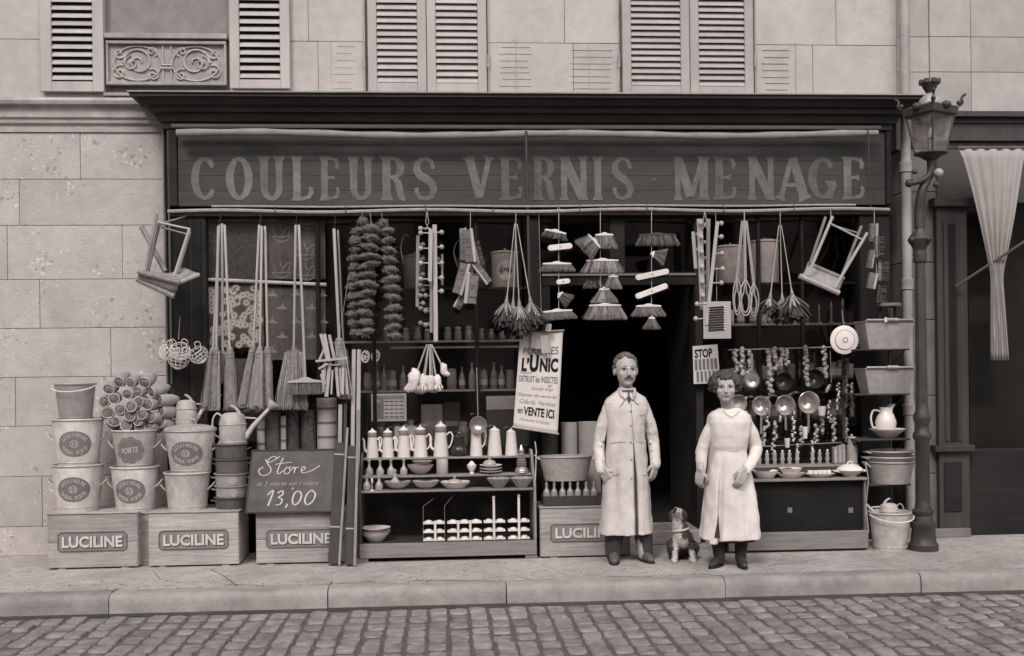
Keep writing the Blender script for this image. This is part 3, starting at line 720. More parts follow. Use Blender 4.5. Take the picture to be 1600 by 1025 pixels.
k = MB(); k.tube(spline([(0, 0, zz(356)), (0, 0, zz(330)), (.01, -.02, zz(305)), (.05, -.02, zz(285)), (lx, 0, zz(270)), (lx, 0, zz(246))], 6), [.045 - .012 * i / 30 for i in range(31)], 10); k.build('neck', 'iron', lp, smooth=True)
k = MB(); k.tube(spline([(-.10, -.05, zz(288)), (-.02, -.06, zz(285)), (.06, -.05, zz(276)), (lx, 0, zz(262))], 5), .024, 8); k.ball((-.11, -.05, zz(288)), .035, 10, 8); k.build('bracket', 'iron', lp, smooth=True)
for dx, q, r in ((lx + .045, 272, .042), (lx + .02, 290, .026), (-.06, 270, .024)):
    k = MB(); k.ball((dx, -.05, zz(q)), r, 12, 8); k.build('knob', 'iron_light' if r > .04 else 'iron', lp, smooth=True)
k = MB(); k.lathe([(.03, zz(252)), (.07, zz(247)), (.10, zz(243)), (.14, zz(241)), (.14, zz(239))], 16, (lx, 0, 0)); k.build('lantern_seat', 'iron', lp, smooth=True)
RT = .46                                               # lantern is turned a little
def lq(h, s, ang=RT): return [(lx + h * sqrt(2) * cos(ang + pi / 4 + i * pi / 2), h * sqrt(2) * sin(ang + pi / 4 + i * pi / 2), s) for i in range(4)]
zb0, zt0 = zz(240), zz(181); hb, ht = .088, .138
Bq, Tq = lq(hb, zb0), lq(ht, zt0)
lan = MB()
for i in range(4):
    lan.tube([Bq[i], Tq[i]], .010, 6); lan.tube([Bq[i], Bq[(i + 1) % 4]], .012, 6); lan.tube([Tq[i], Tq[(i + 1) % 4]], .012, 6)
lan = lan.build('lantern_frame', 'iron', lp, smooth=True)
for i in range(4):
    k = MB(); j = (i + 1) % 4; k.add([Bq[i], Bq[j], Tq[j], Tq[i]], [(0, 1, 2, 3)]); k.build('lantern_pane', 'lantern_glass', lp)
k = MB(); k.tube([(lx, 0, zb0), (lx, 0, zb0 + .13)], .008, 6); k.lathe([(.012, 0), (.03, .02), (.028, .10), (.018, .12)], 10, (lx, 0, zb0 + .12)); k.build('burner', 'tin_bright', lp, smooth=True)
k = MB(); q0, q1, q2, q3 = lq(ht + .022, zt0), lq(ht + .028, zz(169)), lq(.085, zz(163)), lq(.06, zz(160))
vs = q0 + q1 + q2 + q3; fs = [(3, 2, 1, 0), (12, 13, 14, 15)]
for L_ in range(3):
    for i in range(4): fs.append((L_ * 4 + i, L_ * 4 + (i + 1) % 4, L_ * 4 + 4 + (i + 1) % 4, L_ * 4 + 4 + i))
k.add(vs, fs); k.build('lantern_roof', 'iron', lp, bevel=.004)
k = MB(); k.lathe([(.10, zz(166)), (.098, zz(160)), (.08, zz(154)), (.05, zz(149)), (.03, zz(146))], 18, (lx, 0, 0)); k.build('chimney', 'iron_light', lp, smooth=True)
k = MB(); k.lathe([(.03, zz(147)), (.035, zz(144)), (.055, zz(138)), (.075, zz(131)), (.078, zz(130))], 16, (lx, 0, 0))
for i in range(8):
    t = i * pi / 4; k.box(lx + .074 * cos(t) - .016, lx + .074 * cos(t) + .016, .074 * sin(t) - .016, .074 * sin(t) + .016, zz(131), zz(125))
k.build('crown', 'iron', lp)
for i in range(4):
    c = Vector(q1[i]); k = MB(); d = (c - Vector((lx, 0, c.z))).normalized(); k.tube(spline([c, c + d * .03 + Vector((0, 0, .03)), c + d * .02 + Vector((0, 0, .07)), c + d * .055 + Vector((0, 0, .10))], 4), .011, 6); k.ball(c + Vector((0, 0, .03)), .022, 8, 6); k.build('corner_acroter', 'iron', lp, smooth=True)
    mm = (Vector(q1[i]) + Vector(q1[(i + 1) % 4])) / 2; k = MB(); k.ball(mm + Vector((0, 0, -.004)), (.042, .042, .034), 10, 6); k.build('roof_boss', 'iron', lp, smooth=True)

# ------------------------------------------------------------------ next building on the right
nb = thing('neighbouring_building', 'darker house with panelled shopfront to the right of the lamp', 'building', (XR, YW, 0))
MB().box(XR + .004, 9.5, YW + .05, YW + .5, WZ(1480, 232, YW), 5.6).build('wall_core', 'mortar', nb, world=True)
YN = YW + .01
zs = [WZ(1480, q, YN) for q in (178, 113, 58, -5)] + [5.6]
for i in range(4):
    a = XR + .004; b_ = WX(1452, 100, YN)
    block(a, b_, zs[i], zs[i + 1], 'shutter_grey', 'stone_block', nb, YN)
    x = b_; 
    while x < 9: w2 = .40 if x == b_ else rnd(.8, 1.0); block(x, min(9.5, x + w2), zs[i], zs[i + 1], 'shutter_grey', 'stone_block', nb, YN - .012); x += w2
k = MB()
for q0, q1, p in ((178, 186, .12), (186, 194, .06), (194, 214, .04), (214, 222, .07), (222, 233, .03)):
    k.box(WX(1428, 200, YN), 9.5, YN - p, YN + .06, WZ(1480, q1, YN), WZ(1480, q0, YN) - .0005)
k.build('cornice', 'neighbour_wood', nb, world=True)
a, b, z0, z1 = rectpx(1438, 1466, 300, 880, .80); z0 = 0
zq = [0] + [WZ(1450, q, .80) for q in (740, 618, 500, 410, 300)] + [WZ(1450, 233, .8)]
for i in range(6): MB().box(XR + .02, b, .80 + rnd(-.002, .002), YW + .3, zq[i] + .002, zq[i + 1] - .002).build('jamb_stone', 'stone_jamb', nb, world=True, bevel=.006)
def nbox(p0, p1, q0, q1, y0, y1, nm, mt='neighbour_wood', bv=.006):
    a, b, z0, z1 = rectpx(p0, p1, q0, q1, y0); return MB().box(a, b, y0, y1, max(0, z0), z1).build(nm, mt, nb, world=True, bevel=bv)
nbox(1466, 1514, 318, 880, .74, 1.0, 'pilaster'); nbox(1460, 1522, 308, 322, .68, 1.0, 'pilaster_cap')
nbox(1476, 1482, 345, 690, .725, .7395, 'pilaster_bead'); nbox(1496, 1502, 345, 690, .725, .7395, 'pilaster_bead'); nbox(1484, 1494, 350, 690, .732, .7395, 'pilaster_panel', 'shop_dark')
nbox(1462, 1524, 696, 706, .68, 1.0, 'pilaster_rail'); nbox(1476, 1504, 722, 800, .728, .7395, 'pilaster_panel', 'shop_paint'); nbox(1462, 1518, 826, 880, .70, .7395, 'plinth', 'stone_jamb')
nbox(1514, 1800, 700, 880, .80, 1.0, 'stall_riser', 'shop_paint'); nbox(1800, 1850, 318, 880, .74, 1.0, 'pilaster')
nbox(1463, 1800, 233, 317, .80, .9, 'sign_board', 'sign_board'); nbox(1514, 1800, 318, 700, .86, .864, 'window_pane', 'pane_glass', 0)
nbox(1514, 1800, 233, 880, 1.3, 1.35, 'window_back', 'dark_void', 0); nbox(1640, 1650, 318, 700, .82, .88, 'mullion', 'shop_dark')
nbox(1850, 2400, 233, 880, .80, 1.0, 'wall_panel', 'stone_jamb')
# its awning, let down at the edge of the picture
YA2 = .45
na = thing('neighbouring_awning', 'pale canvas awning curtain gathered at the right edge', 'awning', W(1500, 233, YA2))
def drape(u, v):                                          # gathered cloth, tied back low down
    q = 233 + v * 330; pl0 = 1498 + 52 * min(1, v / .6) ** .8; pr0 = 1604 - 38 * min(1, v / .6) ** .8 + (8 * (v - .6) / .4 if v > .6 else 0)
    p = W(pl0 + (pr0 - pl0) * u, q, YA2); p.y += .022 * sin(u * 34 + v * 2) * (.4 + v) - .05 * sin(pi * min(1, v / .6)) * u; return p
k = MB(); k.grid(40, 24, drape); ob = k.build('canvas', 'blind_cloth', na, world=True, smooth=True, angle=80); md = ob.modifiers.new('thick', 'SOLIDIFY'); md.thickness = .004
k = MB(); k.tube([W(1494, 447, YA2 + .22), W(1640, 352, YA2 - .35)], .013, 6); k.build('stay_rod', 'rod', na, world=True, smooth=True)
k = MB(); k.tube([W(1496, 231, YA2), W(1625, 231, YA2)], .014, 6); k.build('top_rod', 'rod', na, world=True, smooth=True)

# ================================================================== the goods
ORD = ['first', 'second', 'third', 'fourth', 'fifth', 'sixth', 'seventh', 'eighth', 'ninth', 'tenth', 'eleventh', 'twelfth', 'thirteenth']
V = Vector; HOLD = {}
def T(me, pts, r, seg=6, closed=False): me.tube(pts, r, seg, closed); return me
def put(vs_fs, mp):                                # text mesh through a mapping
    vs, fs = vs_fs; k = MB(); k.add([mp(V(p)) for p in vs], fs); return k

# ---------------------------------------------------- crates with raised lettering
CR = {}
def crate(p0, p1, qtop, qbot, label, Y=.10, dep=.44, nfeet=2):
    xa_, xb_ = WX(p0, (qtop + qbot) / 2, Y), WX(p1, (qtop + qbot) / 2, Y); h = WZ((p0 + p1) / 2, qtop, Y); wd = xb_ - xa_
    c = thing('wooden_crate', label, 'crate', ((xa_ + xb_) / 2, Y, 0), 'lettered crates along the shopfront'); f0 = .012; x = wd / 2
    nb_ = 2
    zc = [f0, f0 + (h - f0) * .46, h - .012]
    for i in range(2): MB().box(-x, x, 0, .018, zc[i] + .001, zc[i + 1] - .001).build('front_board', 'crate_wood', c, bevel=.004)
    for s in (-1, 1): MB().box(s * x - (.016 if s > 0 else -.0), s * x + (.016 if s < 0 else 0), .0185, dep, f0, h - .012).build('side_board', 'crate_wood', c, bevel=.003)
    MB().box(-x, x, dep + .0005, dep + .016, f0, h - .012).build('back_board', 'crate_wood', c)
    for i in range(3):
        y0 = -.010 + (dep + .03) * i / 3; MB().box(-x - .008, x + .008, y0 + .001, y0 + (dep + .03) / 3 - .001, h - .0115, h).build('lid_board', 'crate_wood', c, bevel=.003)
    for s in (-.7, .7): MB().box(s * x - .03, s * x + .03, .01, dep, 0, f0 - .0005).build('batten', 'crate_wood', c)
    k = MB(); rn_ = random.Random(int(p0))
    for s in (-1, 1):
        for t in (.10, .22, .36, .58, .76, .92): k.ball((s * (x - .012 + rn_.uniform(-.003, .003)), -.0005, h * t + rn_.uniform(-.01, .01)), (.0035, .0015, .0035), 6, 4)
    o = k.build('nails', 'iron', c); o['kind'] = 'stuff'
    # name plate: plate, rim and raised letters
    zc_ = h * .49; pw, ph = wd * .38, h * .165; ch = .02
    poly = [(-pw + ch, zc_ - ph), (pw - ch, zc_ - ph), (pw, zc_ - ph + ch), (pw, zc_ + ph - ch), (pw - ch, zc_ + ph), (-pw + ch, zc_ + ph), (-pw, zc_ + ph - ch), (-pw, zc_ - ph + ch)]
    pl2 = MB().prism(poly, -.003, -.0005).build('name_plate', 'plate', c)
    k = MB(); k.tube([(px, -.004, pz) for px, pz in poly], .0055, 6, True); k.build('plate_rim', 'plate_edge', pl2)
    for q_ in loose(*text2d('LUCILINE', ph * 1.15, .012, .030, width=pw * 1.76)): k = MB(); k.add(*q_); k.move((0, -.003, zc_)); k.build('letter', 'cast_letter', pl2)
    k = MB(); k.add(*text2d('LUCILINE', ph * 1.15, .002, .05, width=pw * 1.80)); k.move((.006, -.0032, zc_ - .005)); o = k.build('letter_shadow', 'plate_edge', pl2); o['kind'] = 'stuff'  # dark offset copy paints the shadow of the raised letters
    CR[label] = (xa_, xb_, h, Y); return h
hc1 = crate(74, 215, 801, 889, 'pale wooden crate standing at the far left end of the row')
hc2 = crate(232, 373, 799, 885, 'pale wooden crate carrying the lidded wash boiler and stacked pots')
hc3 = crate(400, 541, 799, 880, 'pale wooden crate below the chalked blackboard')
hc4 = crate(844, 985, 791, 872, 'pale wooden crate with a tray of bottles on top, by the doorway')

# ---------------------------------------------------- buckets and wash boilers
def cone_r(r0, r1, h): return lambda z: r0 + (r1 - r0) * z / h
def bucket(pc, z0, qtop, wr, wb, Y, label, cat='bucket', name='wash_bucket', mt='galv', lid=False, logo=None, handles='loop', qr=None, group='zinc buckets by the wall', band_=True, rotz=0):
    """pc centre column, z0 the height it stands at, qtop rim row; wr, wb diameters in photo pixels"""
    px = MP(pc, qtop, Y); top = WZ(pc, qtop, Y); h = top - z0; r1, r0 = wr / 2 * px, wb / 2 * px
    c = thing(name, label, cat, (WX(pc, qtop + 20, Y), Y, z0), group); rf = cone_r(r0, r1, h)
    k = MB(); k.lathe([(r0 * .9, .006), (r0, 0), (r0 * 1.005, .012), (rf(h * .985), h * .985), (rf(h) - .004, h), (rf(h) - .010, h * .98), (r0 - .006, .02), (.001, .018)], 36); k.build('body', mt, c, smooth=True)
    k = MB(); n = 30; k.tube([((r1 + .001) * cos(2 * pi * i / n), (r1 + .001) * sin(2 * pi * i / n), h) for i in range(n)], .0085, 7, True); k.build('rim', mt, c, smooth=True)
    if band_:
        k = MB(); z = h * .10; k.tube([((rf(z)) * cos(2 * pi * i / n), (rf(z)) * sin(2 * pi * i / n), z) for i in range(n)], .004, 5, True); k.build('hoop', mt, c, smooth=True)
    if handles == 'loop':
        for s in (-1, 1):
            k = MB(); zz_ = h * .62; rr = rf(zz_); k.tube(spline([(s * rr * .97, -.04, zz_ - .03), (s * (rr + .035), -.03, zz_ + .01), (s * (rr + .05), 0, zz_ + .035), (s * (rr + .035), .03, zz_ + .01), (s * rr * .97, .04, zz_ - .03)], 4), .006, 6); k.build('handle', mt, c, smooth=True)
    elif handles == 'bail':
        k = MB(); k.tube([((r1 + .012) * cos(pi * i / 14), -.03 - .06 * sin(pi * i / 14) * 0 - (r1 + .012) * sin(pi * i / 14), h - .012 - .05 * sin(pi * i / 14)) for i in range(15)], .0045, 6); k.build('bail', 'wire', c, smooth=True)
    if lid:
        k = MB(); k.lathe([(r1 * 1.03, h + .004), (r1 * 1.03, h + .014), (r1 * .9, h + .030), (r1 * .55, h + .046), (r1 * .1, h + .052)], 32); l_ = k.build('lid', mt, c, smooth=True)
        k = MB(); k.tube(spline([(-.045, 0, h + .045), (-.04, -.01, h + .085), (0, -.012, h + .092), (.04, -.01, h + .085), (.045, 0, h + .045)], 4), .0065, 6); k.build('lid_handle', mt, l_, smooth=True)
    if logo:
        zc_ = h * .50; lw, lh = r1 * (.68 if logo == 'oval' else .62), h * (.27 if logo == 'oval' else .34)
        def wrap(u, z, o=.002):
            r = rf(z) + o; a = u / r; return (r * sin(a), -r * cos(a), z)
        k = MB(); nr, na_ = 6, 36; vs = [wrap(0, zc_)]; fs = []
        for i in range(1, nr + 1):
            for j in range(na_):
                t = 2 * pi * j / na_; sc = 1 + (.05 * cos(9 * t) if logo == 'scallop' and i == nr else 0); vs.append(wrap(lw * sc * i / nr * cos(t), zc_ + lh * sc * i / nr * sin(t), .0022))
        for j in range(na_):
            j2 = (j + 1) % na_; fs.append((0, 1 + j, 1 + j2))
            for i in range(nr - 1): fs.append((1 + i * na_ + j, 1 + (i + 1) * na_ + j, 1 + (i + 1) * na_ + j2, 1 + i * na_ + j2))
        k.add(vs, fs); lb = k.build('printed_label', 'label_grey', c, smooth=True)
        k = MB()
        if logo == 'oval':
            for word_, a0, a1, up in (('LESSIVEUSE', 152, 28, 1), ('EXTRA FORTE', 206, 334, -1)):
                nL = len(word_)
                for i, ch in enumerate(word_):
                    if ch == ' ': continue
                    t = radians(a0 + (a1 - a0) * i / (nL - 1)); vs, fs = text2d(ch, lh * .30, .0006, .01); ta = t - pi / 2 if up > 0 else t + pi / 2
                    cx_, cz_ = lw * .74 * cos(t), lh * .70 * sin(t); ta = (atan2(lh * .70 * sin(t), lw * .74 * cos(t)) - pi / 2) * .55 if up > 0 else ((t - 1.5 * pi)) * .5
                    k.add([wrap(cx_ + v[0] * .9 * cos(ta) - v[2] * sin(ta), zc_ + cz_ + v[0] * sin(ta) + v[2] * cos(ta), .0034 - v[1]) for v in vs], fs)
            for i in range(16):
                t = 2 * pi * i / 16; k.add([wrap(lw * .22 * cos(t) + dx, zc_ + lh * .28 * sin(t) + dz, .0034) for dx, dz in ((-.004, -.004), (.004, -.004), (.004, .004), (-.004, .004))], [(0, 1, 2, 3)])
            vs, fs = text2d('33', lh * .34, .0006, .01); k.add([wrap(v[0], zc_ + v[2], .0036 - v[1]) for v in vs], fs)
        else:
            vs, fs = text2d('FORTE', lh * .42, .0006, .02, shear=.2, width=lw * 1.3); k.add([wrap(v[0], zc_ + v[2] + v[0] * .12, .0034 - v[1]) for v in vs], fs)
            for i in range(26):
                t = 2 * pi * i / 26; k.add([wrap(lw * .86 * cos(t) + dx, zc_ + lh * .86 * sin(t) + dz, .0034) for dx, dz in ((-.0035, -.0035), (.0035, -.0035), (.0035, .0035), (-.0035, .0035))], [(0, 1, 2, 3)])
        o = k.build('lettering', 'label_text', lb); o['kind'] = 'stuff'
    if rotz: c.rotation_euler = (0, 0, rotz)
    return c, top
YBK = .30
_, t = bucket(122, hc1, 726, 76, 62, YBK, 'lower bucket with oval print at the far left, on the end crate', logo='oval', rotz=.1)
_, t = bucket(122, t - .012, 655, 76, 60, YBK, 'upper bucket with oval print at the far left, under a plain pail', logo='oval', rotz=.15)
bucket(118, t - .012, 600, 60, 48, YBK, 'plain dull pail topping the far left stack of buckets', mt='galv_mid', handles='bail')
hs_ = hc1
# second column stands on a small box between the crates
zb2 = WZ(211, 799, YBK)
bx_ = thing('packing_box', 'low dark box half hidden between the two left crates', 'box', (WX(211, 800, YBK), YBK, 0))
MB().box(-.17, .17, -.10, .2, 0.0, zb2 - .012).build('carcass', 'crate_wood', bx_, bevel=.004); MB().box(-.18, .18, -.11, .21, zb2 - .0115, zb2).build('top_board', 'crate_wood', bx_, bevel=.003)
_, t = bucket(211, zb2, 729, 72, 56, YBK, 'bucket with dark oval print under the scallop marked one', logo='oval')
_, ta_ = bucket(211, t - .010, 672, 68, 52, YBK, 'bucket with round scalloped print below the bunch of clogs', logo='scallop')
zc2 = hc2
_, t = bucket(293, hc2, 738, 70, 58, YBK, 'plain zinc bucket holding up the lidded wash boiler', handles='loop')
_, tl = bucket(298, t - .012, 672, 78, 60, YBK, 'lidded wash boiler with dark oval print and side handles', cat='wash boiler', name='wash_boiler', lid=True, logo='oval', group='zinc buckets by the wall')

# dark stewpots stacked beside the boiler
ST = [(798, 781, 'galv_dark', 'black stewpot at the bottom of the pot stack'), (781, 763, 'galv_mid', 'grey stewpot with a diamond label, second from the bottom'), (763, 744, 'galv_mid', 'grey stewpot with a diamond label, third from the bottom'), (745, 722, 'galv_dark', 'dark stewpot fourth from the bottom of the stack'), (723, 700, 'galv_dark', 'dark stewpot topmost of the stack, under the watering can')]
zcur = hc2
for i, (qb, qt, mt, lb) in enumerate(ST):
    px = MP(361, qt, YBK); h = (qb - qt) * px + .004; c = thing('stewpot', lb, 'pot', (WX(361 + (i % 2), qt, YBK), YBK, zcur), 'stacked stewpots'); r = 25.5 * px + rnd(-.002, .003)
    k = MB(); k.lathe([(r * .86, 0), (r * .93, .008), (r * .96, h * .85), (r * 1.06, h * .93), (r * 1.06, h), (r * .9, h), (r * .88, .02), (.001, .015)], 28); k.build('body', mt, c, smooth=True)
    for s in (-1, 1):
        k = MB(); k.tube(spline([(s * r * .95, -.025, h * .62), (s * (r + .025), -.018, h * .68), (s * (r + .025), .018, h * .68), (s * r * .95, .025, h * .62)], 3), .005, 6); k.build('handle', mt, c, smooth=True)
    if i in (1, 2):
        k = MB(); a = .32; rr = r * .965
        k.grid(4, 4, lambda u, v: (lambda uu, vv: ((rr + .002) * sin(a + (uu) / rr), -(rr + .002) * cos(a + uu / rr), h * .45 + vv))(((u - .5) + (v - .5)) * .05, ((u - .5) - (v - .5)) * .042)); k.build('paper_label', 'paper_dim', c)
    zcur += h - .004
zst = zcur

# ---------------------------------------------------- watering cans
def watering_can(loc, s, label, rot=0, mt='galv', big=True):
    c = thing('watering_can', label, 'watering can', loc, 'watering cans', (0, 0, rot)); r, h = .115 * s, .24 * s
    k = MB(); k.lathe([(r * .98, 0), (r, .01), (r * .97, h * .72), (r * .86, h), (r * .6, h + .02 * s), (r * .35, h + .026 * s)], 26); k.build('body', mt, c, smooth=True)
    for z in (.02, h * .7):
        k = MB(); k.tube([(r * 1.0 * cos(2 * pi * i / 24), r * 1.0 * sin(2 * pi * i / 24), z) for i in range(24)], .004, 5, True); k.build('hoop', mt, c, smooth=True)
    k = MB(); k.tube([(r * .9, 0, .05 * s), (r * 1.5, 0, h * .62), (r * 2.7, 0, h * 1.24)], [.028 * s, .021 * s, .014 * s], 10); sp = k.build('spout', mt, c, smooth=True)
    k = MB(); d = V((r * 1.2, 0, h * .62)).normalized(); e = V((r * 2.7, 0, h * 1.24)); k.tube([e - d * .01, e + d * .05 * s, e + d * .062 * s], [.015 * s, .056 * s, .055 * s], 14); k.build('rose', mt, sp, smooth=True)
    k = MB(); k.tube([(r * .85, 0, h * .92), (r * 1.75, 0, h * .88)], .008 * s, 6); k.build('brace', mt, c, smooth=True)
    k = MB(); k.tube(spline([(-r * .95, 0, .05 * s), (-r * 1.42, 0, h * .4), (-r * 1.45, 0, h * .85), (-r * 1.15, 0, h * 1.08), (-r * .8, 0, h * .98)], 5), .008 * s, 6); k.build('handle', mt, c, smooth=True)
    k = MB(); k.tube(spline([(r * .55, 0, h + .0), (r * .40, 0, h * 1.16), (r * .1, 0, h * 1.30), (-r * .12, 0, h * 1.34)], 5), [.016 * s - .0004 * i * s for i in range(16)], 6); k.build('top_handle', mt, c, smooth=True)
    return c
watering_can((WX(364, 690, YBK), YBK, zst), 1.0, 'big zinc watering can standing on the stewpots')
watering_can((WX(291, 650, YBK + .06), YBK + .06, tl + .048), .78, 'small zinc watering can standing on the wash boiler lid', rot=.35)

# ---------------------------------------------------- bunch of clogs
def clog_mesh():
    o = MB(); n = 14
    secs = [(.0, .044, .046), (.03, .050, .052), (.075, .050, .052), (.12, .044, .048), (.165, .030, .034), (.195, .012, .016), (.203, .003, .004)]
    vs = []
    for (y, rx, rz) in secs:
        for k_ in range(n): a = 2 * pi * k_ / n; vs.append((rx * cos(a), y, rz * sin(a) + (.012 * (y / .2) ** 2)))
    for (y, rx, rz) in ((.003, .039, .041), (-.001, .031, .032), (-.008, .018, .019), (-.011, .002, .002)):
        for k_ in range(n): a = 2 * pi * k_ / n; vs.append((rx * cos(a), y, rz * sin(a)))
    fs = []
    for i in range(6):
        for k_ in range(n): k2 = (k_ + 1) % n; fs.append((i * n + k_, (i + 1) * n + k_, (i + 1) * n + k2, i * n + k2))
    out = MB(); out.add(vs[:7 * n], fs); 
    rim = MB(); ri = [(.0, .044, .046), (-.006, .043, .045), (-.004, .038, .04)]; vs2 = []
    for (y, rx, rz) in ri:
        for k_ in range(n): a = 2 * pi * k_ / n; vs2.append((rx * cos(a), y, rz * sin(a)))
    rim.add(vs2, [(i * n + k_, (i + 1) * n + k_, (i + 1) * n + (k_ + 1) % n, i * n + (k_ + 1) % n) for i in range(2) for k_ in range(n)])
    vs = vs[:7 * n] + [(p[0] * (1 + .2 * mnoise.noise(V((p[0] * 90, p[2] * 90, 1)))), p[1] + .006 * mnoise.noise(V((p[0] * 120, p[2] * 120, 4))), p[2]) for p in vs[7 * n:]]
    inn = MB(); inn.add(vs[7 * n:], [(i * n + k_, i * n + (k_ + 1) % n, (i + 1) * n + (k_ + 1) % n, (i + 1) * n + k_)[::-1] for i in range(3) for k_ in range(n)])
    return out.mesh('shell', 'clog', True), rim.mesh('rim', 'clog_rim', True), inn.mesh('lining', 'basket_inner', True)
ca, cb_, cc = clog_mesh()
cl = [(186, 597, 8), (204, 598, 10), (226, 598, 14), (170, 608, 2), (178, 623, -4), (163, 628, -10), (199, 616, 6), (215, 612, 10), (237, 613, 30), (168, 645, -14), (187, 640, -4), (205, 635, 2), (217, 628, 8), (231, 632, 16), (250, 626, 36), (252, 643, 38), (203, 650, 0), (222, 648, 8), (237, 652, 24), (178, 659, -8), (197, 664, -2), (216, 657, 4), (233, 664, 16), (252, 660, 34), (219, 668, 2)]
for i, (p, q, az) in enumerate(cl):
    d = ((p - 210) / 45, (630 - q) / 38); Yc = .20 + .06 * (d[0] ** 2 + d[1] ** 2) + rnd(-.01, .01)
    c = thing('clog', 'rounded wooden clog, stuffed open end outward, in the bunch above the scalloped bucket', 'clog', W(p, q, Yc), 'clogs tied in a bunch', (d[1] * .35 + rnd(-.08, .08), rnd(-.4, .4), -radians(az) * 1.25))
    part('shell', ca, c); part('rim', cb_, c); part('lining', cc, c); c.scale = (rnd(.95, 1.25), rnd(.8, 1.0), rnd(.88, 1.1))

# ---------------------------------------------------- chalked blackboard
def quad_map(q, Y, tilt=0.0, off=0.0):
    P = [W(p[0], p[1], Y) for p in q]     # tl, tr, br, bl
    def f(u, v, o=0.0):
        a = P[0].lerp(P[1], u); b = P[3].lerp(P[2], u); r = a.lerp(b, v); zt_ = (P[0].z + P[1].z) / 2; zb0_ = (P[2].z + P[3].z) / 2
        return V((r.x, r.y + tilt * (r.z - zb0_) / (zt_ - zb0_) - o, r.z))
    return f
BQ = ((391, 705), (527, 703), (522, 799), (384, 801))
YBB = .055
bq = quad_map(BQ, YBB, .10); bb = thing('blackboard', 'slate blackboard with chalk writing leaning on the crate below the rolls', 'blackboard', bq(.5, 1))
k = MB(); k.add([bq(u, v, o) for o in (0, -.014) for u, v in ((0, 0), (1, 0), (1, 1), (0, 1))], [(0, 3, 2, 1), (4, 5, 6, 7), (0, 1, 5, 4), (1, 2, 6, 5), (2, 3, 7, 6), (3, 0, 4, 7)]); k.build('board', 'chalkboard', bb, world=True)
k = MB()
for a, b in (((0, 0), (1, 0)), ((0, 1), (1, 1)), ((0, 0), (0, 1)), ((1, 0), (1, 1))): k.beam(bq(*a, .002), bq(*b, .002), .010, .012)
k.build('frame', 'wood_dark', bb, world=True)
def bz(x, y):                                          # measured on an enlargement of the board
    px, py = 320 + x / 3.418, 600 + y / 3.418; u = (px - 388) / 137; v = (py - 703.5) / 96.5; return u, v
def chalk(pts, wd, nm='chalk_mark'):
    P_ = spline([(x, y, 0) for x, y in pts], 5); k = MB(); A = []; 
    Q = [bq(*bz(p.x, p.y), .0022) for p in P_]; n = len(Q); vs = []
    for i in range(n):
        t = (Q[min(i + 1, n - 1)] - Q[max(i - 1, 0)]); s = V((-t.z, 0, t.x)); s = s.normalized() * wd * (.7 + .5 * abs(t.z) / (t.length + 1e-9)) / 2 if s.length > 0 else V((0, 0, wd))
        vs += [Q[i] + s, Q[i] - s]
    k.add(vs, [(2 * i, 2 * i + 1, 2 * i + 3, 2 * i + 2) for i in range(n - 1)]); return k
kk = MB()
for pts in ([(372, 396), (350, 388), (327, 402), (322, 424), (338, 444), (344, 464), (328, 484), (300, 488), (280, 472), (282, 454), (302, 446)], [(308, 402), (322, 420), (348, 412), (386, 388)], [(404, 396), (385, 446), (380, 474), (392, 480), (408, 464)], [(364, 430), (410, 424), (452, 420)],
            [(434, 446), (418, 458), (418, 476), (434, 482), (448, 466), (440, 448), (452, 444)], [(454, 462), (464, 446), (472, 452), (470, 478)], [(471, 462), (480, 448), (494, 449)], [(508, 468), (528, 456), (522, 444), (508, 456), (512, 476), (534, 476), (572, 462), (606, 440)]):
    c_ = chalk(pts, .0075); kk.add(c_.v, c_.f)
for pts in ([(338, 592), (368, 570), (346, 650)], [(392, 584), (414, 570), (420, 590), (398, 606), (418, 616), (412, 640), (386, 646)], [(444, 640), (448, 648), (438, 660)], [(500, 572), (480, 590), (474, 626), (488, 646), (510, 630), (520, 594), (504, 572)], [(572, 570), (550, 590), (540, 626), (556, 646), (582, 628), (594, 592), (574, 570)], [(462, 562), (470, 556), (474, 566)]):
    c_ = chalk(pts, .0105 if pts[0] != (462, 562) else .005); kk.add(c_.v, c_.f)
vs, fs = text2d('de 2 mètres sur 1 mètre', 22, .3, .004, shear=.35, width=330)
kk.add([bq(*bz(440 + v[0], 532 - v[2]), .0026) for v in vs], fs)
kk.build('chalk_writing', 'chalk', bb, world=True)

# ---------------------------------------------------- blinds, laths and rolls leaning by the board
def lean_plank(pt, pb, wpx, label, name, mt, cat, yb=-.02, yt=.17, dpt=.03, group=None, cords=0):
    g = G(*pb); b = V((g.x, g.y, .0)); a = W(pt[0], pt[1], g.y + (yt - yb)); px = MP(pb[0], pb[1], g.y); c = thing(name, label, cat, b, group)
    b2 = b + (a - b).normalized() * (wpx * px * .12 + .004); k = MB(); k.beam(b2, a, wpx * px, dpt); k.build('rolled_slats' if cords else 'lath', mt, c, world=True, bevel=.004)
    for i in range(cords):
        t = (.08, .3, .62, .9)[i]; m0 = b2.lerp(a, t); k = MB(); d = (a - b2).normalized(); k.beam(m0 - d * .006, m0 + d * .006, wpx * px + .006, dpt + .006); k.build('cord', 'string' if i % 2 else 'iron', c, world=True)
lean_plank((534, 692), (522, 884), 19, 'broad dark rolled slat blind leaning beside the blackboard', 'rolled_blind', 'wood_dark', 'blind', cords=4, dpt=.06)
lean_plank((551, 697), (546, 885), 13, 'narrow dark rolled slat blind at the corner of the glassware stand', 'rolled_blind', 'wood_dark', 'blind', cords=4, dpt=.06)
lean_plank((543, 668), (530, 885), 4, 'thin pale rod leaning between the two rolled blinds', 'lath', 'wood_mid', 'lath', dpt=.018)
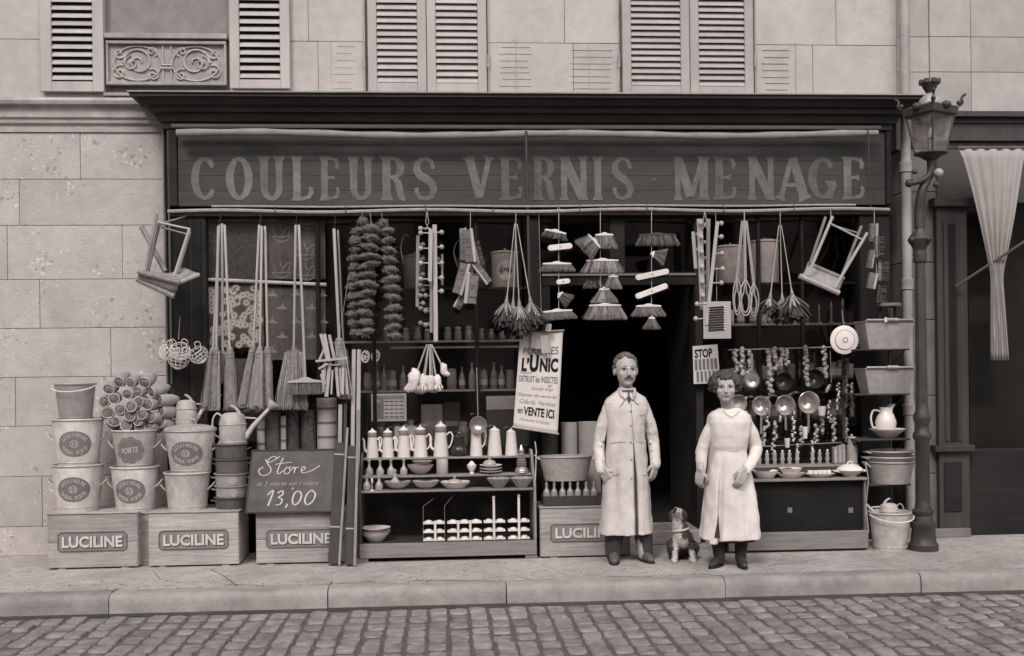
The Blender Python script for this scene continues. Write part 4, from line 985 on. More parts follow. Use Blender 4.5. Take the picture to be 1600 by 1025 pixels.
lean_plank((560, 640), (554, 886), 4.5, 'thin pale rod leaning right of both rolled blinds', 'lath', 'wood_mid', 'lath', dpt=.018)
for i, (p0, q0, p1, q1, wp, mt, lb) in enumerate(((553, 546, 548, 800, 6, 'wood_pale', 'tall pale lath standing behind the blinds, left of the pair'), (561, 546, 557, 800, 6, 'wood_pale', 'tall pale lath standing behind the blinds, right of the pair'), (532, 632, 527, 800, 6, 'wood_pale', 'short pale lath right of the striped roll'), (540, 630, 535, 800, 5, 'wood_dark', 'short dark lath beside the striped roll'))):
    a, b = W(p0, q0, .40), W(p1, q1, .36); b.z = 0; b.y = .34; c = thing('lath', lb, 'lath', b, 'laths standing by the blinds'); k = MB(); px = MP(p0, q0, .4); k.beam(b + V((0, 0, .002)), a, wp * px, .02); k.build('strip', mt, c, world=True, bevel=.003)
def roll(p0, p1, qt, Y, mt, label, stripes=0, zb=0.0, stripe_mt='roll_stripe', cat='roll', name='oilcloth_roll'):
    px = MP((p0 + p1) / 2, qt, Y); r = (p1 - p0) / 2 * px; zt_ = WZ((p0 + p1) / 2, qt, Y); c = thing(name, label, cat, (WX((p0 + p1) / 2, qt, Y), Y, zb), 'rolls of floor cloth')
    k = MB(); h = zt_ - zb; k.lathe([(r, 0), (r, h), (r * .85, h), (r * .8, h - .02), (r * .5, h - .01), (r * .2, h - .012)], 22); k.build('rolled_cloth', mt, c, smooth=True)
    for i in range(stripes):
        z = h - .09 - i * .125
        if z > .1: k = MB(); k.lathe([(r, z - .012), (r + .0022, z - .011), (r + .0022, z + .011), (r, z + .012)], 22, caps=False); k.build('stripe', stripe_mt, c, smooth=True)
YR = .60
roll(495, 526, 622, YR - .02, 'roll_pale', 'pale roll of floor cloth with dark stripes, behind the blackboard', 6)
roll(446, 469, 642, YR + .02, 'oilcloth_dark', 'dark roll of floor cloth, middle one behind the blackboard')
roll(470, 494, 640, YR, 'oilcloth_dark', 'dark roll of floor cloth next to the pale striped roll')
roll(415, 439, 644, YR, 'oilcloth_mid', 'dark roll of floor cloth left of the thin striped roll')
roll(438, 447, 650, YR - .05, 'roll_pale', 'thin pale striped roll between two dark rolls', 5)
roll(401, 414, 655, YR - .03, 'roll_pale', 'thin pale roll at the left end behind the blackboard', 5)

# ---------------------------------------------------- brooms hung in bunches
YH = .36
def strands(k, a, b, w0, d0, w1, d1, n, r0=.0026, r1=.0018, jit=.02, axis=V((1, 0, 0))):
    a = V(a); b = V(b); dn = (b - a); L_ = dn.length
    for i in range(n):
        t = rnd(-1, 1); s = rnd(-1, 1); p = a + axis * (t * w0 / 2) + V((0, s * d0 / 2, 0)); q = b + axis * (t * w1 / 2 + rnd(-jit, jit) * .5) + V((0, s * d1 / 2, 0)) + dn.normalized() * rnd(-jit, jit * .6)
        k.strand(p, q, r0, r1)
def straws(c, mt, a, b, w0, d0, w1, d1, n, jit=.018):
    """three tones of straw mixed through one head"""
    for m2, f in ((mt, .5), ('straw_pale' if mt == 'straw' else 'straw', .25), ('straw_dark', .25)):
        k = MB(); strands(k, a, b, w0, d0, w1, d1, int(n * f), jit=jit); k.build('straw', m2, c, world=True)
def hook(c, top, down, mt='iron'):
    k = MB(); top = V(top); down = V(down); k.tube([top + V((0, 0, .0)), top + V((.006, -.014, .012)), top + V((.010, 0, .022)), top + V((0, .014, .014)), top, (top + down) / 2 + V((.003, 0, 0)), down], .0028, 5); k.build('hook', mt, c, world=True)
def broom(pt, pj, pb, w0, w1, label, Y=YH, kind='whisk', mt='straw', hmt='wood_pale', hw=3.6, group='brooms hung from the awning bar', hk=True, n=130):
    a, j, b = W(pt[0], pt[1], Y), W(pj[0], pj[1], Y), W(pb[0], pb[1], Y); px = MP(pt[0], pt[1], Y); c = thing('broom', label, 'broom', b, group)
    k = MB(); k.tube([a + V((0, 0, .004)), a, j.lerp(a, .4), j], [hw * px * .45, hw * px * .55, hw * px * .55, hw * px * .5], 8); k.build('handle', hmt, c, world=True, smooth=True)
    if hk: hook(c, V((a.x + .01, YBAR, ZB1 - .01)), a)
    if kind == 'whisk':
        w1 = w1 * .78
        k = MB(); d = (b - j); nb2 = j + d * .12
        k.lathe([(w0 * px * .26, d.length * .02), (w0 * px * .34, 0), (w0 * px * .34, -.012), (w0 * px * .30, -.02)], 12); k.move(j); k.build('binding', 'wood_mid', c, world=True, smooth=True)
        k = MB(); m0, m1 = j + d * .28, b - d * .04
        k.tube([j, j + d * .08, m0, j + d * .55, m1], [w0 * px * .30, w0 * px * .44, w0 * px * .50, w0 * px * .5, w1 * px * .36], 12); k.build('core', 'straw_mid', c, world=True, smooth=True); k = MB()
        straws(c, mt, j + d * .05, b, w0 * px * .80, w0 * px * .85, w1 * px, w1 * px * .6, n); straws(c, mt, m0, b, w0 * px * 1.0, w0 * px * .95, w1 * px * 1.02, w1 * px * .6, n // 2)
        for t in (.10, .16):
            k = MB(); e = j + d * t; k.tube([e + V((w0 * px * .46 * cos(2 * pi * i / 14), w0 * px * .46 * sin(2 * pi * i / 14), 0)) for i in range(14)], .0025, 4, True); k.build('tie', 'bristle_dark', c, world=True)
    elif kind == 'flat':
        d = b - j; k = MB(); k.tube([j + V((0, 0, .03)), j, j - V((0, 0, .02))], [.012, .018, .02], 8); k.build('binding', 'wood_mid', c, world=True, smooth=True)
        k = MB(); k.loft([(b.x, Y, b.z + .02, w1 * px * .46, .018, 3), (b.x * .5 + j.x * .5, Y, (b.z + j.z) / 2, w1 * px * .40, .024, 3), (j.x, Y, j.z - .06, w0 * px * .5, .03, 3), (j.x, Y, j.z - .015, w0 * px * .36, .028)], 18)
        k.build('core', 'straw_mid', c, world=True, smooth=True); k = MB(); straws(c, mt, j - V((0, 0, .03)), b, w0 * px, .06, w1 * px, .06, int(n * 2.6), jit=.03)
        for t in (.16, .24):
            e = j + d * t; wq = (w0 + (w1 - w0) * t) * px * .53; k = MB(); k.tube([(e.x + wq * cos(2 * pi * i / 16), Y + .031 * sin(2 * pi * i / 16), e.z) for i in range(16)], .0025, 4, True); k.build('stitch', 'wood_mid', c, world=True)
    elif kind == 'brush':
        k = MB(); hw_ = w1 * px / 2; k.prism([(j.x - hw_, j.z - .034), (j.x + hw_, j.z - .034), (j.x + hw_, j.z - .018), (j.x + .06, j.z - .004), (j.x + .02, j.z + .014), (j.x - .02, j.z + .014), (j.x - .06, j.z - .004), (j.x - hw_, j.z - .018)], Y - .028, Y + .028); k.build('block', 'wood_pale', c, world=True, bevel=.004)
        k = MB(); strands(k, (j.x, Y, j.z - .034), (j.x, Y, b.z), hw_ * 1.92, .045, hw_ * 2.0, .06, n * 2, jit=.008); k.build('bristles', mt, c, world=True)
    return c
B1 = ' in the bunch at the left window edge'
broom((343, 352), (333, 545), (322, 640), 15, 24, 'shadowed straw broom at the back left' + B1, YH + .06, mt='straw_mid', hk=False)
broom((341, 354), (338, 545), (335, 640), 14, 20, 'pale straw broom in front' + B1, YH - .03)
broom((347, 350), (348, 548), (350, 598), 11, 12, 'short broom hidden in the middle' + B1, YH + .05, mt='straw_mid', hk=False)
broom((351, 352), (359, 545), (361, 640), 15, 24, 'darker straw broom on the right' + B1, YH, mt='straw_mid', hk=False)
B2 = ' in the second bunch of brooms'
broom((405, 352), (396, 542), (380, 636), 13, 21, 'straw broom on the left' + B2, YH, mt='straw')
broom((409, 354), (406, 544), (401, 638), 14, 26, 'straw broom in the middle' + B2, YH - .04, mt='straw', hk=False)
broom((414, 354), (418, 543), (419, 638), 14, 17, 'slim straw broom on the right' + B2, YH, mt='straw_mid', hk=False)
broom((462, 352), (459, 545), (455, 638), 27, 52, 'wide flat straw broom hanging behind the long handled brush', YH + .05, 'flat', 'straw')
broom((467, 352), (477, 592), (477, 616), 8, 54, 'long handled brush hanging in front of the wide straw broom', YH - .05, 'brush', 'bristle_grey', hw=4, hk=False)
broom((522, 358), (530, 530), (540, 622), 18, 30, 'stout straw broom hung above the tied sticks', YH + .03, mt='straw', hw=4.6)
broom((528, 360), (537, 545), (546, 622), 14, 22, 'thin handled broom half hidden behind the stout broom', YH + .10, mt='straw_mid', hw=2.6, hk=False)
# bundle of sticks
sx0 = lambda x, y: (490 + x / 5.125, 500 + y / 5.125)
c = thing('stick_bundle', 'bundle of pale wooden sticks tied round the middle, hung below the stout broom', 'sticks', W(525, 620, YH - .06))
for i, (x0, y0, x1, y1, w_) in enumerate(((58, 112, 112, 320, 24), (88, 112, 128, 330, 24), (126, 118, 168, 320, 24), (132, 318, 102, 615, 30), (90, 330, 80, 580, 22), (180, 380, 200, 612, 24), (238, 380, 232, 596, 20), (256, 390, 272, 594, 20), (152, 400, 142, 596, 16), (92, 215, 42, 330, 18), (15, 330, 272, 306, 18), (40, 392, 112, 350, 18), (70, 400, 92, 520, 18), (212, 390, 224, 590, 20), (60, 430, 84, 560, 16))):
    k = MB(); yy_ = YH - .06 + rnd(-.03, .03); px = MP(525, 570, yy_); k.beam(W(*sx0(x0, y0), yy_), W(*sx0(x1, y1), yy_ + rnd(-.02, .02)), w_ / 5.125 * px, .014); k.build('stick', 'wood_pale', c, world=True, bevel=.002)
k = MB(); cc_ = W(523, 570, YH - .07); k.tube([cc_ + V((.045 * cos(2 * pi * i / 14), .05 * sin(2 * pi * i / 14), .004 * sin(i))) for i in range(14)], .005, 5, True); k.build('tie', 'string', c, world=True)
k = MB(); k.tube([W(545, 430, YH), cc_], .0015, 4); k.build('string', 'string', c, world=True)

# ---------------------------------------------------- strings of sponges
def sponge_string(spots, label, Y, top):
    c = thing('sponge_string', label, 'sponges', W(top[0], top[1], Y), 'strings of sponges')
    k = MB(); k.tube([V((WX(top[0], top[1], YBAR), YBAR, ZB1))] + [W(p, q, Y) for p, q, w_, h_ in spots], .002, 4); k.build('string', 'string', c, world=True)
    for (p, q, w_, h_) in spots:
        px = MP(p, q, Y); k = MB(); k.ball((0, 0, 0), (w_ / 2 * px, w_ / 2 * px * rnd(.75, 1), h_ / 2 * px), 16, 11, lump=.55, fr=3.4)
        for vi, v in enumerate(k.v):
            nn = mnoise.noise(V(v) * 70 + V((p, q, 0))) * .004; k.v[vi] = tuple(V(v) * (1 + nn / max(.01, V(v).length)))
        
        for j in range(110):
            v = V(random.choice(k.v)); t_ = v.normalized(); e_ = (t_ + V((rnd(-.9, .9), rnd(-.9, .9), rnd(-.7, .7)))).normalized(); k.strand(v * .96, v + e_ * rnd(.004, .011), .0036, .0018)
        an = rnd(-.3, .3); k.map(lambda v: Matrix.Rotation(an, 3, 'Y') @ v); k.move(W(p, q, Y)); k.build('sponge', 'sponge', c, world=True, smooth=True, angle=80)
s1 = [(581, 358, 26, 16), (580, 372, 25, 15), (578, 386, 26, 13), (577, 401, 32, 12), (576, 415, 32, 13), (573, 430, 28, 14), (573, 444, 32, 14), (571, 459, 30, 14), (572, 474, 24, 14), (570, 489, 24, 14), (572, 504, 22, 14), (571, 519, 25, 13)]
s2 = [(567, 347, 17, 14), (560, 362, 22, 14), (556, 377, 20, 16), (556, 391, 18, 13), (553, 404, 20, 13), (554, 418, 18, 14), (553, 434, 18, 16), (551, 449, 20, 14), (552, 463, 20, 14), (554, 478, 20, 14), (552, 492, 20, 14), (553, 506, 18, 14), (555, 520, 16, 12)]
s3 = [(599, 350, 16, 14), (602, 362, 26, 13), (604, 377, 24, 13), (606, 391, 26, 13), (607, 406, 26, 14), (609, 422, 24, 15), (610, 437, 28, 14), (613, 451, 26, 14), (614, 465, 24, 14), (615, 482, 24, 14), (615, 497, 26, 14), (614, 511, 24, 13), (617, 525, 20, 12)]
sponge_string(s1, 'front string of shaggy sponges, middle one of the three', YH - .06, (578, 345)); sponge_string(s2, 'left string of shaggy sponges beside the thin handled broom', YH + .04, (566, 342)); sponge_string(s3, 'right string of shaggy sponges beside the peg rails', YH, (596, 343))

# ---------------------------------------------------- coat rails with round pegs
def peg_rack(a, b, wpx, pegs, label, Y=YH, dy=0.0, mt='wood_pale'):
    A, B_ = W(a[0], a[1], Y), W(b[0], b[1], Y); px = MP(a[0], a[1], Y); c = thing('peg_rail', label, 'peg rail', B_, 'wooden peg rails hung in bunches'); HOLD[' '.join(label.split()[:2])] = c
    k = MB(); k.beam(A, B_, wpx * px, .016 if wpx > 4 else .05); k.build('board', mt, c, world=True, bevel=.003)
    for (p, q, side) in pegs:
        d = (q - a[1]) / (b[1] - a[1]); base = A.lerp(B_, d); tip = W(p, q, Y - (.045 if side == 0 else 0)); k = MB(); k.tube([base, tip], .0055, 6); pg = k.build('peg', mt, c, world=True, smooth=True)
        k = MB(); k.ball(tip, 3.9 * px, 10, 8); k.build('knob', mt, pg, world=True, smooth=True)
R1 = ' in the bunch next to the sponges'
peg_rack((653, 368), (652, 480), 5.5, [(661, q, 1) for q in (382, 405, 429, 453, 474)], 'grey peg rail at the left' + R1, YH + .05, mt='wood_mid')
peg_rack((673, 358), (672, 440), 6.5, [(657, q, -1) for q in (357, 364, 388, 411, 436)], 'short bright peg rail in front' + R1, YH - .04)
peg_rack((679, 351), (681, 534), 7, [(690, q, 1) for q in (363, 386, 411, 434, 455)], 'long pale peg rail with pegs to the right' + R1, YH)
peg_rack((674, 440), (674, 520), 5, [(657, q, -1) for q in (446, 462, 482, 505)] + [(665, q, -1) for q in (462, 486, 508)], 'lower peg rail with pegs to the left' + R1, YH + .03, mt='wood_mid')
peg_rack((691, 397), (691, 446), 3.5, [(684, 405, -1)], 'thin short peg rail at the right' + R1, YH + .08, mt='wood_mid')
R2 = ' in the bunch right of the doorway'
peg_rack((1083, 362), (1087, 420), 5.5, [(1091, 366, 1), (1091, 390, 1)], 'short peg rail at the left' + R2, YH + .02)
peg_rack((1093, 342), (1098, 484), 9, [(1095 + i * .6, q, 0) for i, q in enumerate((349, 371, 394, 417, 441, 462))], 'broad peg rail with knobs facing the street' + R2, YH - .02)
peg_rack((1107, 342), (1105, 470), 6, [(1101, q, -1) for q in (352, 379, 404, 427, 449)], 'shadowed middle peg rail' + R2, YH + .05, mt='wood_mid')
peg_rack((1121, 346), (1104, 508), 5.5, [(1127, 349, 1), (1127, 370, 1), (1128, 396, 1), (1129, 420, 1), (1127, 442, 1), (1089, 475, -1), (1087, 498, -1)], 'slanting peg rail in front' + R2, YH - .06)
for (p, q) in ((667, 340), (1101, 338)):
    k = MB(); o0 = V((WX(p, 325, YBAR), YBAR, ZB1)); k.tube([o0, W(p - 2, q + 8, YH), W(p + 4, q + 20, YH)], .003, 4); k.tube([o0, W(p + 3, q + 8, YH), W(p - 3, q + 20, YH)], .003, 4); k.build('cord', 'string', HOLD['short bright' if p < 800 else 'broad peg'], world=True)

# ---------------------------------------------------- scrubbing brushes in bunches
def scrub(a, b, wpx, side, label, Y, mt='bristle_grey', grp='scrubbing brushes hung in bunches', wood='wood_pale'):
    A, B_ = W(a[0], a[1], Y), W(b[0], b[1], Y); px = MP(a[0], a[1], Y); c = thing('scrubbing_brush', label, 'brush', B_, grp); HOLD[label] = c
    d = (B_ - A).normalized(); r = V((-d.z, 0, d.x)); r = r if r.x > 0 else -r; w_ = wpx * px
    k = MB(); n = 18; bt = w_ * .62                      # bristle pad
    o = r * (side * -w_ * .19)
    k.beam(A + o + d * .008, B_ + o - d * .008, bt, .044)
    for i in range(150):
        t = rnd(.02, .98); m0 = A.lerp(B_, t) + V((0, rnd(-.026, .026), 0)); k.strand(m0 + r * side * .0, m0 - r * side * (w_ * .52 + rnd(-.003, .004)) , .003, .002)
    k.build('bristles', mt, c, world=True)
    k = MB(); o = r * (side * w_ * .30); n = 12; A2, B2 = A + o, B_ + o; k.beam(A2, B2, w_ * .30, .05); k.build('back', wood, c, world=True, bevel=.006)
S = lambda x, y: (620 + x / 5.395, 330 + y / 5.395)
Sb = ' in the bunch left of the feather dusters'
scrub(S(560, 140), S(565, 420), 11, 1, 'narrow shadowed scrubbing brush at the back' + Sb, YH + .07)
scrub(S(598, 150), S(632, 435), 17, 1, 'upright scrubbing brush at the top' + Sb, YH - .03)
scrub(S(662, 250), S(715, 470), 11, -1, 'dark scrubbing brush at the upper right' + Sb, YH + .04, 'bristle_dark')
scrub(S(585, 440), S(512, 705), 17, 1, 'slanting scrubbing brush at the lower left' + Sb, YH - .02)
scrub(S(640, 520), S(610, 785), 20, -1, 'broad scrubbing brush at the bottom middle' + Sb, YH - .06)
scrub(S(650, 435), S(780, 610), 12, -1, 'scrubbing brush sticking out to the right' + Sb, YH)
scrub(S(555, 715), S(500, 820), 13, -1, 'small scrubbing brush hanging lowest' + Sb, YH + .03)
S = lambda x, y: (1300 + x / 3.417, 320 + y / 3.417)
Sb = ' in the bunch beside the lamp post'
scrub(S(225, 100), S(222, 205), 13, 1, 'pale backed scrubbing brush at the top' + Sb, YH, wood='wood_pale')
scrub(S(250, 165), S(250, 285), 15, -1, 'dark scrubbing brush, second' + Sb, YH - .04, 'bristle_dark', wood='bristle_grey')
scrub(S(218, 240), S(200, 340), 9, 1, 'small pale scrubbing brush at the left' + Sb, YH - .02)
scrub(S(270, 300), S(268, 410), 18, -1, 'broad dark scrubbing brush in the middle' + Sb, YH, 'bristle_dark', wood='bristle_grey')
scrub(S(225, 365), S(208, 450), 13, 1, 'pale scrubbing brush at the lower left' + Sb, YH - .03)
scrub(S(262, 425), S(258, 530), 16, -1, 'dark scrubbing brush hanging lowest' + Sb, YH + .03, 'bristle_dark', wood='bristle_dark')
for p, q, lb in ((735, 352, 'upright scrubbing brush at the top in the bunch left of the feather dusters'), (1366, 350, 'pale backed scrubbing brush at the top in the bunch beside the lamp post')):
    o0 = V((WX(p, 325, YBAR), YBAR, ZB1)); k = MB(); k.tube([o0, W(p, q + 4, YH)] + ([W(738, 440, YH)] if p < 800 else [W(1370, 440, YH)]), .003, 4); k.build('cord', 'string', HOLD[lb], world=True)

# ---------------------------------------------------- feather dusters
def duster(a, b, spread, length, label, Y, dark=True, n=70, lean=0.0):
    A, B_ = W(a[0], a[1], Y), W(b[0], b[1], Y); px = MP(b[0], b[1], Y); c = thing('feather_duster', label, 'duster', B_, 'feather dusters hung in bunches'); HOLD[label] = c
    k = MB(); k.tube([A, A.lerp(B_, .5), B_], [.004, .0048, .0055], 6); k.build('handle', 'wood_pale', c, world=True, smooth=True)
    k = MB(); d = (B_ - A).normalized(); k.tube([B_ - d * .03, B_, B_ + d * .03, B_ + d * .05], [.006, .011, .018, .012], 8); k.build('ferrule', 'feather_pale', c, world=True, smooth=True)
    for mt_, nn, f0 in (('feather_pale', n, .62), ('feather', int(n * 1.6) if dark else n // 2, 1.05)):
        k = MB()
        for i in range(nn):
            az = rnd(0, 2 * pi); sp = spread * px * sqrt(rnd(.05, 1)) * (1.0 if mt_ == 'feather' else .85); L_ = length * px * f0 * rnd(.8, 1.1); u = V((cos(az), sin(az) * .8, 0))
            p0 = B_ + d * .02; p1 = p0 + u * sp * .55 + d * L_ * .45; p2 = p0 + u * sp + d * (L_ * (1.0 - .28 * (sp / (spread * px)) ** 2)); sd_ = d.cross(u).normalized() * (.017 if mt_ == 'feather' else .008)
            k.add([p0 + sd_ * .3, p0 - sd_ * .3, p1 - sd_, p1 + sd_, p2 - sd_ * .6 + u * .004, p2 + sd_ * .6 + u * .004], [(0, 1, 2, 3), (3, 2, 4, 5)])
        o = k.build('feathers', mt_, c, world=True)
D1 = ' in the bunch above the paper poster'
duster((804, 350), (792, 466), 28, 44, 'feather duster at the left' + D1, YH); duster((805, 348), (811, 470), 24, 50, 'feather duster in the middle' + D1, YH - .06); duster((808, 350), (828, 466), 24, 46, 'feather duster at the right' + D1, YH)
duster((806, 352), (802, 470), 24, 50, 'feather duster hidden at the back' + D1, YH + .06)
D2 = ' in the bunch by the carpet beaters'
duster((1217, 352), (1204, 460), 20, 30, 'pale feather duster at the left' + D2, YH - .03, dark=False); duster((1221, 352), (1237, 455), 32, 44, 'bushy dark feather duster at the right' + D2, YH); duster((1219, 354), (1222, 462), 26, 40, 'feather duster in the middle back' + D2, YH + .05)
for p, q, lb in ((806, 350, 'feather duster in the middle in the bunch above the paper poster'), (1219, 352, 'bushy dark feather duster at the right in the bunch by the carpet beaters')):
    o0 = V((WX(p, 325, YBAR), YBAR, ZB1)); k = MB(); k.tube([o0, W(p, q + 6, YH)], .003, 4); k.build('cord', 'string', HOLD[lb], world=True)
# carpet beaters
for i, (p, q, w_, h_, yo, lb) in enumerate(((1152, 465, 13, 54, .05, 'left'), (1165, 467, 19, 52, -.04, 'front'), (1178, 470, 15, 48, .03, 'right'))):
    Y = YH + yo; a = W(1160 + i * 3, 345, Y); px = MP(p, q, Y); c0 = W(p, q, Y); c = thing('carpet_beater', 'cane carpet beater with looped end, the %s one of the bunch' % lb, 'carpet beater', W(p, q + h_ / 2, Y), 'cane carpet beaters')
    neck = c0 + V((0, 0, h_ * px * .62))
    for s in (-1, 1):
        k = MB(); k.tube([a + V((s * .006, 0, 0)), neck + V((s * .007, 0, 0))], .006, 6); k.build('handle', 'rattan', c, world=True, smooth=True)
    for f, yy_ in ((1.0, 0), (.62, .012)):
        lp_ = [neck] + [c0 + V((w_ / 2 * px * f * sin(2 * pi * t / 16) * 1.0, yy_, h_ / 2 * px * cos(2 * pi * t / 16) * f - (1 - f) * h_ * px * .25)) for t in range(1, 16)] + [neck]
        k = MB(); k.tube(spline(lp_, 2), .0062, 6); k.build('loop', 'rattan', c, world=True, smooth=True)
o0 = V((WX(1163, 325, YBAR), YBAR, ZB1)); k = MB(); k.tube([o0, W(1163, 350, YH)], .005, 5); k.build('cord', 'string', c, world=True)

# ---------------------------------------------------- strings of brush heads in the doorway
YD = .36
def straw_head(p, q, w0, w1, qb, mt='straw', bmt='wood_white', rot=0, ord_='', back=False, dy=0, Y=YD):
    Y = Y + dy; c0 = W(p, q, Y); px = MP(p, q, Y); c = thing('brush', ord_, 'brush head', c0, 'brush heads threaded on strings', (0, rot, 0)); h = (qb - q) * px; hw = w0 / 2 * px
    k = MB(); k.prism([(-hw, -.016), (hw, -.016), (hw, -.002), (hw * .35, .004), (.014, .014), (-.014, .014), (-hw * .35, .004), (-hw, -.002)], -.025, .025); k.build('block', bmt, c, bevel=.003)
    k = MB(); strands(k, (0, 0, -.014), (0, 0, -h), hw * 1.9, .042, w1 * px, .07, int(70 + w1 * 3), .003, .0022, jit=.014)
    k.loft([(0, 0, -h * .72, w1 / 2 * px * .8, .02, 3), (0, 0, -.014, hw * .94, .02, 3)], 14); k.build('bristles', mt, c)
    k = MB(); strands(k, (0, -.004, -.014), (0, -.008, -h), hw * 1.9, .046, w1 * px * 1.03, .075, int(30 + w1), .003, .002, jit=.016); k.build('stray_bristles', 'straw_dark' if mt.startswith('straw') else 'bristle_grey', c)
    return c
def flat_head(p, q, w0, h0, rot, ord_, Y=YD - .03, mt='bristle_dark'):
    c0 = W(p, q, Y); px = MP(p, q, Y); c = thing('brush', ord_, 'brush head', c0, 'brush heads threaded on strings', (0, rot, 0)); hw, hh = w0 / 2 * px, h0 / 2 * px
    poly = [(hw - hh + hh * cos(a), hh * sin(a)) for a in [radians(t) for t in range(-90, 91, 30)]] + [(-hw + hh - hh * cos(a), -hh * sin(a)) for a in [radians(t) for t in range(-90, 91, 30)]]
    k = MB(); k.prism(poly, -.012, .012); k.build('block', 'wood_white', c, bevel=.003)
    k = MB(); k.lathe([(.006, -.0), (.006, .002)], 8); k.map(lambda v: V((v.x, -.0125 - v.z, v.y))); k.build('peg_hole', 'ink', c)
    k = MB()
    for i in range(120): x = rnd(-hw * .92, hw * .92); z = rnd(-hh * .8, hh * .8); k.strand((x, .012, z), (x * 1.1 + .02, .085 + rnd(-.01, .01), z - .03), .003, .002)
    k.build('bristles', mt, c)
nth = lambda i, s: '%s brush head from the top on the %s string in the doorway' % (ORD[i], s)
L1 = 'left'
straw_head(868, 361, 34, 40, 373, 'bristle_dark', rot=.20, ord_='tilted dark ' + nth(0, L1)); flat_head(875, 386, 39, 9, -.10, 'white flat ' + nth(1, L1)); straw_head(870, 411, 45, 56, 424, 'bristle_grey', ord_='dark ' + nth(2, L1))
flat_head(880, 440, 22, 8, -.1, 'small white ' + nth(3, L1)); straw_head(874, 460, 12, 22, 480, 'bristle_dark', rot=-.9, ord_='small dark sideways ' + nth(4, L1)); straw_head(870, 485, 48, 60, 499, 'bristle_grey', rot=-.06, ord_='long dark ' + nth(5, L1))
L2 = 'middle'
straw_head(944, 366, 28, 42, 388, 'straw', ord_='straw ' + nth(0, L2)); straw_head(929, 376, 28, 40, 400, 'straw_mid', rot=.85, ord_='steeply tilted straw ' + nth(1, L2), dy=-.05); straw_head(941, 406, 50, 67, 426, 'straw', ord_='wide straw ' + nth(2, L2), dy=-.02)
straw_head(958, 431, 15, 30, 451, 'straw', ord_='narrow straw ' + nth(3, L2)); straw_head(928, 436, 22, 34, 450, 'bristle_dark', 'bristle_dark', ord_='dark brush head left of the narrow straw one on the middle string', dy=.06); straw_head(944, 451, 16, 43, 473, 'straw', ord_='flared straw ' + nth(4, L2)); straw_head(945, 476, 50, 69, 499, 'straw', ord_='widest straw ' + nth(5, L2), dy=-.02)
L3 = 'right'
straw_head(1027, 366, 58, 68, 384, 'bristle_dark', 'bristle_dark', ord_='shaggy black ' + nth(0, L3)); straw_head(1019, 397, 10, 26, 418, 'bristle_grey', rot=-1.3, ord_='small sideways ' + nth(1, L3)); flat_head(1019, 429, 54, 9, -.20, 'white flat upper ' + nth(2, L3)); flat_head(1018, 455, 54, 9, -.34, 'white flat lower ' + nth(3, L3))
straw_head(1013, 477, 39, 54, 494, 'straw_mid', ord_='straw ' + nth(4, L3)); straw_head(1018, 496, 10, 26, 514, 'straw_mid', ord_='tiny straw ' + nth(5, L3))
for (p, qe, lb) in ((873, 488, 'left'), (938, 480, 'middle'), (1018, 497, 'right')):
    o0 = V((WX(p, 325, YBAR), YBAR, ZB1)); k = MB(); k.tube([o0 + V((.006, 0, -.005)), o0 + V((.012, 0, .014)), o0 + V((0, 0, .026)), o0 + V((-.012, 0, .014)), o0 + V((0, 0, -.012)), W(p, 345, YD), W(p, qe, YD)], .0032, 5); o = k.build('hanging_string', 'string', None, loc=o0, world=True); tag(o, '%s string carrying brush heads in the doorway' % lb, 'string')

# ---------------------------------------------------- folding stools hung up
def stool(bars, canv, label, base, hk):
    c = thing('folding_stool', label, 'stool', base)
    for (p0, q0, y0, p1, q1, y1, r, nm, mt) in bars:
        k = MB(); k.tube([W(p0, q0, y0), W(p1, q1, y1)], r * MP(p0, q0, y0), 8); k.build(nm, mt, c, world=True, smooth=True)
    for quad in canv:
        P = [W(p, q, y) for p, q, y in quad]; k = MB()
        def f(u, v): r = P[0].lerp(P[1], u).lerp(P[3].lerp(P[2], u), v); r.z -= .03 * sin(pi * v); return r
        k.grid(6, 6, f); ob = k.build('canvas_seat', 'canvas', c, world=True, smooth=True); md = ob.modifiers.new('thick', 'SOLIDIFY'); md.thickness = .004
    o0 = V((WX(hk[0], 325, YBAR), YBAR, ZB1)); k = MB(); k.tube([o0, W(hk[0], hk[1], bars[0][2])], .003, 4); k.build('cord', 'string', c, world=True)
Wp, Wm = 'wood_pale', 'wood_mid'
stool([(1301, 338, .30, 1262, 431, .30, 2.4, 'leg', Wp), (1290, 339, .42, 1266, 411, .42, 2.4, 'leg', Wm), (1355, 364, .30, 1304, 450, .30, 2.4, 'leg', Wp), (1346, 353, .42, 1312, 440, .42, 2.4, 'leg', Wm), (1297, 349, .29, 1346, 374, .29, 1.5, 'stretcher', Wp), (1300, 352, .43, 1340, 364, .43, 1.5, 'stretcher', Wm), (1249, 431, .30, 1311, 458, .30, 4.2, 'seat_rail', Wp), (1262, 412, .44, 1318, 436, .44, 4, 'seat_rail', Wm)],
      [[(1250, 430, .30), (1308, 456, .30), (1318, 434, .44), (1262, 411, .44)]], 'folding canvas stool hanging upside down beside the feather dusters', W(1310, 458, .36), (1298, 345))
